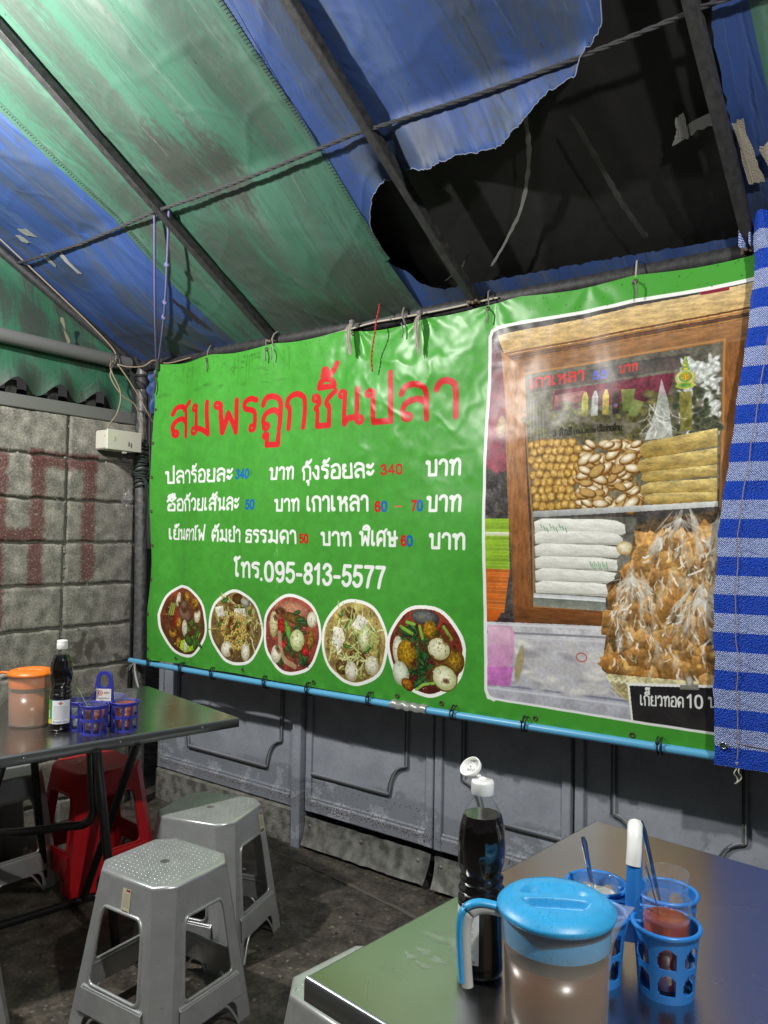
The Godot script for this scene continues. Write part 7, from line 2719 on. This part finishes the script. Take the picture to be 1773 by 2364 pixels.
	# stacked bowls, green over orange
	for k in 26:
		var yy := 566.0 + k * 9.2
		var wd := 64.0 - maxf(0.0, k - 14) * 1.4
		var col := hexc("86b024") if k < 14 else hexc("c8641c")
		col = col.darkened(0.06 * (k % 3))
		poly(PackedVector2Array([Vector2(1374, yy), Vector2(1378 + wd, yy), Vector2(1377 + wd, yy + 9.2), Vector2(1374, yy + 9.2)]), col.lightened(0.06), col, 0.06)
		seg(Vector2(1374, yy + 9), Vector2(1376 + wd, yy + 8), 0.8, col.lightened(0.35), 0.8)
	rect(1375, 600, 1442, 610, hexc("d6dcc8"), hexc("b8c090"), 0.03)
	poly(PackedVector2Array([Vector2(1374, 802), Vector2(1420, 802), Vector2(1404, 828), Vector2(1374, 832)]), hexc("c8601a"), hexc("a04c14"), 0.06)
	# cabinet of brown wood: pale top, fluted moulding, beam, stiles
	var w1 := hexc("9a6434")
	var w2 := hexc("7c4c28")
	poly(PackedVector2Array([Vector2(1400, 90), Vector2(2048, 58), Vector2(2048, 124), Vector2(1420, 148)]), hexc("c8b082"), hexc("b08e58"), 0.14, 1.0, 1, 4)
	rect(1900, 60, 1960, 68, hexc("8a2038"), hexc("7a1c30"), 0.1)
	for k in 4:
		var yo := k * 7.0
		poly(PackedVector2Array([Vector2(1414, 138 + yo), Vector2(2048, 112 + yo), Vector2(2048, 116 + yo), Vector2(1414, 143 + yo)]), hexc("a8763c") if k % 2 else hexc("5a3216"), hexc("7a4c24"), 0.1)
	poly(PackedVector2Array([Vector2(1420, 164), Vector2(2048, 138), Vector2(2048, 190), Vector2(1420, 205)]), hexc("946a44"), hexc("7c5634"), 0.12, 1.0, 1, 4)
	poly(PackedVector2Array([Vector2(1408, 130), Vector2(1474, 190), Vector2(1496, 560), Vector2(1502, 800), Vector2(1500, 828), Vector2(1452, 828), Vector2(1446, 640), Vector2(1424, 300)]), w1.lightened(0.12), w2, 0.14, 1.0, 4, 1)
	poly(PackedVector2Array([Vector2(1452, 786), Vector2(1700, 782), Vector2(1700, 818), Vector2(1452, 828)]), w2, w2.darkened(0.2), 0.14, 1.0, 1, 4)
	poly(PackedVector2Array([Vector2(1944, 186), Vector2(2048, 186), Vector2(2048, 700), Vector2(1938, 700)]), w1.darkened(0.15), w2, 0.14, 1.0, 4, 1)
	line(PackedVector2Array([Vector2(1473, 196), Vector2(1490, 380), Vector2(1505, 560), Vector2(1506, 784), Vector2(1690, 780)]), 2.5, hexc("b07c40"), 0.8)
	line(PackedVector2Array([Vector2(1473, 198), Vector2(1952, 178), Vector2(1942, 540)]), 2.5, hexc("b08450"), 0.7)
	# what shows through its glass
	var gl := PackedVector2Array([Vector2(1478, 202), Vector2(1948, 184), Vector2(1938, 530), Vector2(1510, 552), Vector2(1494, 380)])
	poly(gl, hexc("5e5a50"), hexc("706a52"), 0.22)
	poly(PackedVector2Array([Vector2(1480, 212), Vector2(1880, 200), Vector2(1870, 232), Vector2(1482, 250)]), hexc("443e3a"), hexc("544a46"), 0.2)
	poly(PackedVector2Array([Vector2(1560, 250), Vector2(1850, 240), Vector2(1830, 300), Vector2(1550, 300)]), hexc("6c2c3a"), hexc("5c2834"), 0.25)
	poly(PackedVector2Array([Vector2(1560, 262), Vector2(1640, 258), Vector2(1640, 286), Vector2(1560, 290)]), hexc("a87c74"), hexc("8a5c58"), 0.2, 0.7)
	for k in 60:
		ell(rg.randf_range(1490, 1840), rg.randf_range(280, 380), rg.randf_range(6, 26), rg.randf_range(3, 12), rg.randf() * 0.6, hexc("7c7446").darkened(rg.randf() * 0.5), hexc("4a4a30"), 0.3, 5.0)
	for k in 5:
		seg(Vector2(1494 + k * 9, 250 + k * 12), Vector2(1500 + k * 9, 372), 1.5, hexc("8a8a80"), 0.5)
	# reflection of drinks on a poster: bottles and two cups
	for k in 4:
		var bc: Color = [hexc("b8b44a"), hexc("c4c8c4"), hexc("c8b44c"), hexc("3c3430")][k]
		var bx: float = [1640, 1665, 1692, 1716][k]
		rect(bx - 8, 276, bx + 8, 322, bc, bc.darkened(0.3), 0.2, 0.85)
		poly(PackedVector2Array([Vector2(bx - 3, 262), Vector2(bx + 3, 262), Vector2(bx + 8, 278), Vector2(bx - 8, 278)]), bc.lightened(0.2), bc, 0.1, 0.85)
	ell(1716, 302, 5, 5, 0.0, hexc("4a6ab0"), hexc("b03a3a"), 0.0)
	poly(PackedVector2Array([Vector2(1728, 266), Vector2(1762, 268), Vector2(1752, 318), Vector2(1734, 318)]), hexc("7c8a4a"), hexc("5c6c34"), 0.15, 0.9)
	poly(PackedVector2Array([Vector2(1756, 290), Vector2(1780, 300), Vector2(1762, 334), Vector2(1744, 328)]), hexc("8a9458"), hexc("5c6838"), 0.15, 0.9)
	word("3 สิทธิ์", 1560, 1608, 364, 14, Color(0.1, 0.1, 0.09), 0.18)
	word("เซยเงยบช", 1614, 1668, 361, 9, Color(0.1, 0.1, 0.09), 0.18)
	word("เมื่อจ่ายด้วย", 1672, 1728, 360, 11, Color(0.1, 0.1, 0.09), 0.18)
	word("เกาเหลา", 1492, 1632, 238, 24, hexc("c03028"), 0.24, -0.05, 0.85)
	word("55", 1656, 1692, 232, 18, hexc("4a50b8"), 0.26)
	word("บาท", 1722, 1764, 226, 17, hexc("c03028"), 0.24, -0.05, 0.85)
	# bright reflection of trees and a plastic bag at the right of the glass
	for k in 110:
		var hx := rg.randf_range(1858, 1940)
		ell(hx, rg.randf_range(215, 380), rg.randf_range(3, 12), rg.randf_range(3, 14), rg.randf() * 3, hexc("d4d6d2"), hexc("9aa09c"), 0.2, 3.0)
	for k in 50:
		ell(rg.randf_range(1850, 1940), rg.randf_range(280, 380), rg.randf_range(3, 12), rg.randf_range(3, 14), rg.randf() * 3, hexc("34382c"), hexc("5c6048"), 0.2, 3.0)
	rect(1858, 284, 1884, 370, hexc("8c8438"), hexc("6c682c"), 0.2, 0.8)
	poly(PackedVector2Array([Vector2(1820, 250), Vector2(1834, 300), Vector2(1842, 384), Vector2(1780, 386), Vector2(1806, 320)]), hexc("aab0b0"), hexc("c2c6c4"), 0.15, 0.75)
	plastic(rg, 1786, 300, 1836, 380, 26, 0.6)
	# crest on the glass: stepped golden tier over a rosette
	for k in 6:
		ell(1871, 210 + k * 8, 3.0 + k * 2.1, 5, 0, hexc("c8b83a"), hexc("3c7c54"), 0.2)
	ell(1871, 254, 22, 18, 0, hexc("e4e0c4"), hexc("a8a050"), 0.1)
	ell(1871, 251, 14, 12, 0, hexc("c8b83a"), hexc("4c8a44"), 0.2)
	word("ร9", 1863, 1880, 258, 13, hexc("b07c20"), 0.2)
	ell(1870, 270, 20, 7, 0, hexc("4c8a44"), hexc("c8b83a"), 0.2)
	# rows of food: fried balls, sliced fish cake, long rolls
	for row in 9:
		for k in 7:
			var bx2 := 1500.0 + row * 2.0 + k * 18.5 + (row % 2) * 8 + rg.randf_range(-3, 3)
			var by := 382.0 + row * 19.0 + rg.randf_range(-3, 3)
			if bx2 < 1632 - row * 2:
				ell(bx2, by, 12.5, 12, 0, hexc("d0a858").lightened(rg.randf() * 0.12), hexc("6e4a1a"), 0.22)
	for k in 150:
		var t := rg.randf()
		var q2 := Vector2(lerpf(1625, 1762, rg.randf()), lerpf(388, 540, t))
		if q2.x < 1640 and q2.y < 440:
			continue
		var an2 := rg.randf_range(-0.9, 0.6)
		var rx := rg.randf_range(14, 24)
		ell(q2.x, q2.y, rx, rx * 0.55, an2, hexc("a87a38"), hexc("6a4618"), 0.3)
		ell(q2.x - 1, q2.y - 2, rx * 0.86, rx * 0.42, an2, hexc("ece4d0") if rg.randf() < 0.78 else hexc("c09c5c"), hexc("a88a5c"), 0.08)
	for k in 5:
		var y1: float = [410, 446, 472, 502, 522][k] 
		var x1: float = [1772, 1766, 1774, 1772, 1780][k]
		var th: float = [19, 17, 12, 17, 12][k]
		poly(PackedVector2Array([Vector2(x1, y1 - th * 0.7), Vector2(x1 + 20, y1 - th - 2), Vector2(1936, y1 - th - 22 + k * 5), Vector2(1936, y1 + th - 22 + k * 5), Vector2(x1 + 10, y1 + th), Vector2(x1 - 4, y1 + th * 0.3)]), hexc("d2bc7c"), hexc("866c30"), 0.16, 1.0, 1, 3)
	poly(PackedVector2Array([Vector2(1506, 548), Vector2(1938, 528), Vector2(1938, 540), Vector2(1506, 564)]), hexc("d4d6d4"), hexc("8a8c8c"), 0.06)
	# white bags on the lower shelf
	rect(1508, 562, 1760, 752, hexc("5c5c54"), hexc("6c6a60"), 0.2)
	for k in 6:
		var yb: float = 566 + k * 30.5
		var hb: float = 44 if k == 0 else 32
		poly(PackedVector2Array([Vector2(1510, yb + 8), Vector2(1530, yb), Vector2(1680, yb + 1), Vector2(1716, yb + 5), Vector2(1734 - k * 6, yb + 14), Vector2(1736 - k * 6, yb + hb - 10), Vector2(1716, yb + hb - 2), Vector2(1512, yb + hb)]), hexc("ecece6"), hexc("bcbcb4"), 0.05, 1.0, 1, 4)
		seg(Vector2(1512, yb + hb), Vector2(1730 - k * 8, yb + hb - 6), 1.0, hexc("8a8a80"), 0.7)
		for j in 5:
			var sxx := rg.randf_range(1520, 1690)
			seg(Vector2(sxx, yb + 6), Vector2(sxx + rg.randf_range(10, 40), yb + rg.randf_range(8, 16)), 0.8, hexc("f0f0ec"), 0.8)
	for j in 9:
		seg(Vector2(1526 + j * 8, 580 + (j % 3) * 4), Vector2(1530 + j * 8, 588 + (j % 3) * 5), 1.2, hexc("3c8a4a"), 0.7)
		seg(Vector2(1650 + j * 5, 668 + (j % 2) * 5), Vector2(1653 + j * 5, 680 + (j % 3) * 3), 1.0, hexc("3c8a4a"), 0.7)
	ell(1734, 634, 20, 16, 0.1, hexc("e4dcc4"), hexc("a88a54"), 0.1)
	rect(1506, 752, 1690, 762, hexc("b4b8bc"), hexc("e0e2e4"), 0.04)
	rect(1506, 762, 1690, 784, hexc("6c726c"), hexc("8a8c80"), 0.1)
	# steel tray, pink tub, rubber band
	poly(PackedVector2Array([Vector2(1372, 832), Vector2(1760, 816), Vector2(1760, 1026), Vector2(1378, 1026)]), hexc("c2c0c6"), hexc("a6a6b0"), 0.08)
	for q3 in [[838, 822, "d4d4d8"], [858, 842, "78767e"], [868, 852, "c8c8cc"], [990, 984, "70748c"], [1000, 994, "c8ccd8"]]:
		seg(Vector2(1376, q3[0]), Vector2(1744, q3[1]), 2.6, hexc(q3[2]), 0.8)
	for k in 46:
		ell(rg.randf_range(1450, 1690), rg.randf_range(875, 985), rg.randf_range(10, 50), rg.randf_range(6, 18), rg.randf_range(-0.3, 0.3), hexc("dcdad4").lerp(hexc("94929a"), rg.randf()), hexc("b4b2b6"), 0.06, 14.0)
	poly(PackedVector2Array([Vector2(1378, 840), Vector2(1446, 838), Vector2(1454, 862), Vector2(1450, 930), Vector2(1436, 946), Vector2(1380, 948)]), hexc("d0a4c0"), hexc("c088b4"), 0.06)
	poly(PackedVector2Array([Vector2(1380, 844), Vector2(1440, 843), Vector2(1444, 884), Vector2(1380, 892)]), hexc("d8b4c8"), hexc("ccA0bc"), 0.04)
	poly(PackedVector2Array([Vector2(1378, 948), Vector2(1452, 940), Vector2(1446, 990), Vector2(1378, 994)]), hexc("c070b8"), hexc("b06aa8"), 0.1)
	ell(1468, 930, 10, 46, 0.15, hexc("a8946a"), hexc("8c8c6a"), 0.1, 6.0)
	for k in 20:
		seg(Vector2(1630, 897) + Vector2.from_angle(k * TAU / 20) * Vector2(13, 10), Vector2(1630, 897) + Vector2.from_angle((k + 1) * TAU / 20) * Vector2(13, 10), 1.3, hexc("b04c4c"), 0.9)
	# basket, bags of fried wonton
	poly(PackedVector2Array([Vector2(1760, 580), Vector2(1800, 566), Vector2(1940, 548), Vector2(2048, 548), Vector2(2048, 950), Vector2(1700, 940), Vector2(1684, 900), Vector2(1700, 760), Vector2(1690, 720), Vector2(1740, 690)]), hexc("5a4a38"), hexc("6a4a24"), 0.4)
	for k in 210:
		var q4 := Vector2(rg.randf_range(1700, 2044), rg.randf_range(600, 935))
		if q4.y < 720 and q4.x < 1790 - (q4.y - 560) * 0.3:
			continue
		var pp := PackedVector2Array()
		var n5 := rg.randi_range(4, 6)
		var ph := rg.randf() * TAU
		for j in n5:
			pp.append(q4 + Vector2.from_angle(ph + j * TAU / n5) * rg.randf_range(14, 40))
		var cw := hexc("a8702f").lerp(hexc("d8a45c"), rg.randf())
		poly(pp, cw.lightened(0.08), cw.darkened(0.4), 0.22)
		if k % 3 == 0:
			ell(q4.x, q4.y, rg.randf_range(5, 12), rg.randf_range(3, 7), rg.randf() * 3.0, hexc("e0b870"), cw, 0.1, 4.0)
	# three clear bags over the heap: grey haze, wide glints along their folds, bright rims and knots
	var bags := [[Vector2(1858, 566), 96.0, 190.0], [Vector2(1975, 552), 92.0, 210.0], [Vector2(1752, 700), 78.0, 200.0], [Vector2(1900, 740), 110.0, 190.0]]
	for bg in bags:
		var knot: Vector2 = bg[0]
		var bw: float = bg[1]
		var bh: float = bg[2]
		for k in 66:
			var t9 := rg.randf()
			var xo := rg.randf_range(-1.0, 1.0)
			var wid := bw * (0.25 + 0.75 * sqrt(t9))
			var c9 := knot + Vector2(xo * wid, t9 * bh)
			if c9.x < 1696:
				continue
			var lean := xo * 0.7 * (1.0 - t9) + rg.randf_range(-0.3, 0.3)
			var ln := rg.randf_range(14, 46) * (1.2 - 0.6 * t9)
			var wd9 := rg.randf_range(3, 13)
			var dv := Vector2(sin(lean), cos(lean))
			var nv := Vector2(dv.y, -dv.x)
			poly(PackedVector2Array([c9 - dv * ln, c9 + nv * wd9, c9 + dv * ln, c9 - nv * wd9 * 0.4]), Color(0.88, 0.87, 0.84), Color(0.66, 0.63, 0.58), 0.08, (0.62 if t9 < 0.4 else 0.34) * rg.randf_range(0.5, 1.1))
		for k in 70:
			var t8 := rg.randf()
			var xo2 := rg.randf_range(-1.0, 1.0)
			var c8 := knot + Vector2(xo2 * bw * (0.25 + 0.75 * sqrt(t8)), t8 * bh)
			if c8.x < 1696:
				continue
			var ln2 := xo2 * 0.8 * (1.0 - t8) + rg.randf_range(-0.9, 0.9)
			var d8 := Vector2(sin(ln2), cos(ln2)) * rg.randf_range(3, 17)
			line(PackedVector2Array([c8, c8 + d8, c8 + d8 + d8.rotated(rg.randf_range(-0.9, 0.9)) * 0.6]), rg.randf_range(0.5, 2.2), Color(0.93, 0.92, 0.9), rg.randf_range(0.25, 0.9))
		for k in 9:
			var an8 := PI * (0.15 + 0.7 * k / 8.0)
			seg(knot, knot + Vector2.from_angle(an8) * rg.randf_range(26, 60), rg.randf_range(1.0, 3.0), Color(0.85, 0.84, 0.82), 0.5)
	poly(PackedVector2Array([Vector2(1692, 928), Vector2(1900, 920), Vector2(1900, 980), Vector2(1744, 984), Vector2(1716, 966)]), hexc("d0c89c"), hexc("a89c68"), 0.2)
	for k in 14:
		line(PackedVector2Array([Vector2(1694 + k * 14, 934 + (k % 2) * 5), Vector2(1702 + k * 14, 944), Vector2(1712 + k * 14, 936)]), 2.4, hexc("e4deba"), 0.9)
		for j in 3:
			seg(Vector2(1704 + k * 14, 948 + j * 11), Vector2(1714 + k * 14, 954 + j * 11), 1.2, hexc("7c7248"), 0.7)
	# black card with its clip
	poly(PackedVector2Array([Vector2(1744, 942), Vector2(2048, 912), Vector2(2048, 1026), Vector2(1754, 1026)]), Color(0.9, 0.9, 0.89), Color(0.9, 0.9, 0.89), 0.0)
	poly(PackedVector2Array([Vector2(1750, 948), Vector2(2048, 918), Vector2(2048, 1026), Vector2(1758, 1026)]), hexc("201e20"), hexc("2a2829"), 0.12)
	word("เกีTยวทอด", 1774, 1868, 988, 22, white, 0.15, -0.09)
	word("10", 1876, 1908, 978, 27, white, 0.16, -0.05)
	word("บาท", 1920, 1980, 972, 22, white, 0.15, -0.09)
	poly(PackedVector2Array([Vector2(1862, 932), Vector2(1900, 926), Vector2(1902, 938), Vector2(1862, 942)]), hexc("8a8880"), hexc("6a6862"), 0.1)
	ell(1882, 922, 8, 12, 0, hexc("c8c4bc"), hexc("7c7a72"), 0.1)
	line(PackedVector2Array([Vector2(1384, 1026), Vector2(1700, 1028), Vector2(2048, 1028)]), 3.0, white)
	line(PackedVector2Array([Vector2(2048, 52), Vector2(1400, 68), Vector2(1384, 74), Vector2(1378, 90), Vector2(1368, 320), Vector2(1370, 830), Vector2(1376, 1006), Vector2(1384, 1022), Vector2(1400, 1028)]), 4.5, white)
	# dirt on the vinyl: grey smears under the top hem, specks, a scuffed fold
	for k in 90:
		var sx2 := rg.randf_range(20, 640)
		ell(sx2, rg.randf_range(20, 130), rg.randf_range(6, 46), rg.randf_range(2, 10), rg.randf_range(-0.1, 0.1), Color(0.225, 0.47, 0.17), Color(0.25, 0.55, 0.19), 0.1, 14.0) if k < 22 else px(int(sx2), int(rg.randf_range(5, 150)), 20, 40, 20, 0.6)
	for k in 160:
		var q6 := Vector2(rg.randf_range(0, 2048), rg.randf_range(0, 60))
		seg(q6, q6 + Vector2(rg.randf_range(-2, 2), rg.randf_range(-2, 2)), rg.randf_range(0.6, 1.8), Color(0.1, 0.2, 0.09), 0.6)
	for k in 26:
		var q7 := Vector2(628 + rg.randf_range(-6, 6), rg.randf_range(640, 900))
		seg(q7, q7 + Vector2(rg.randf_range(-2, 2), rg.randf_range(3, 14)), 0.9, Color(0.7, 0.8, 0.62), 0.6)
	for k in 14:
		var xs2 := rg.randf_range(10, 700)
		seg(Vector2(xs2, rg.randf_range(8, 24)), Vector2(xs2 + rg.randf_range(-3, 3), rg.randf_range(40, 120)), 1.4, Color(0.14, 0.3, 0.1), 0.4)
	return canvas_texture()
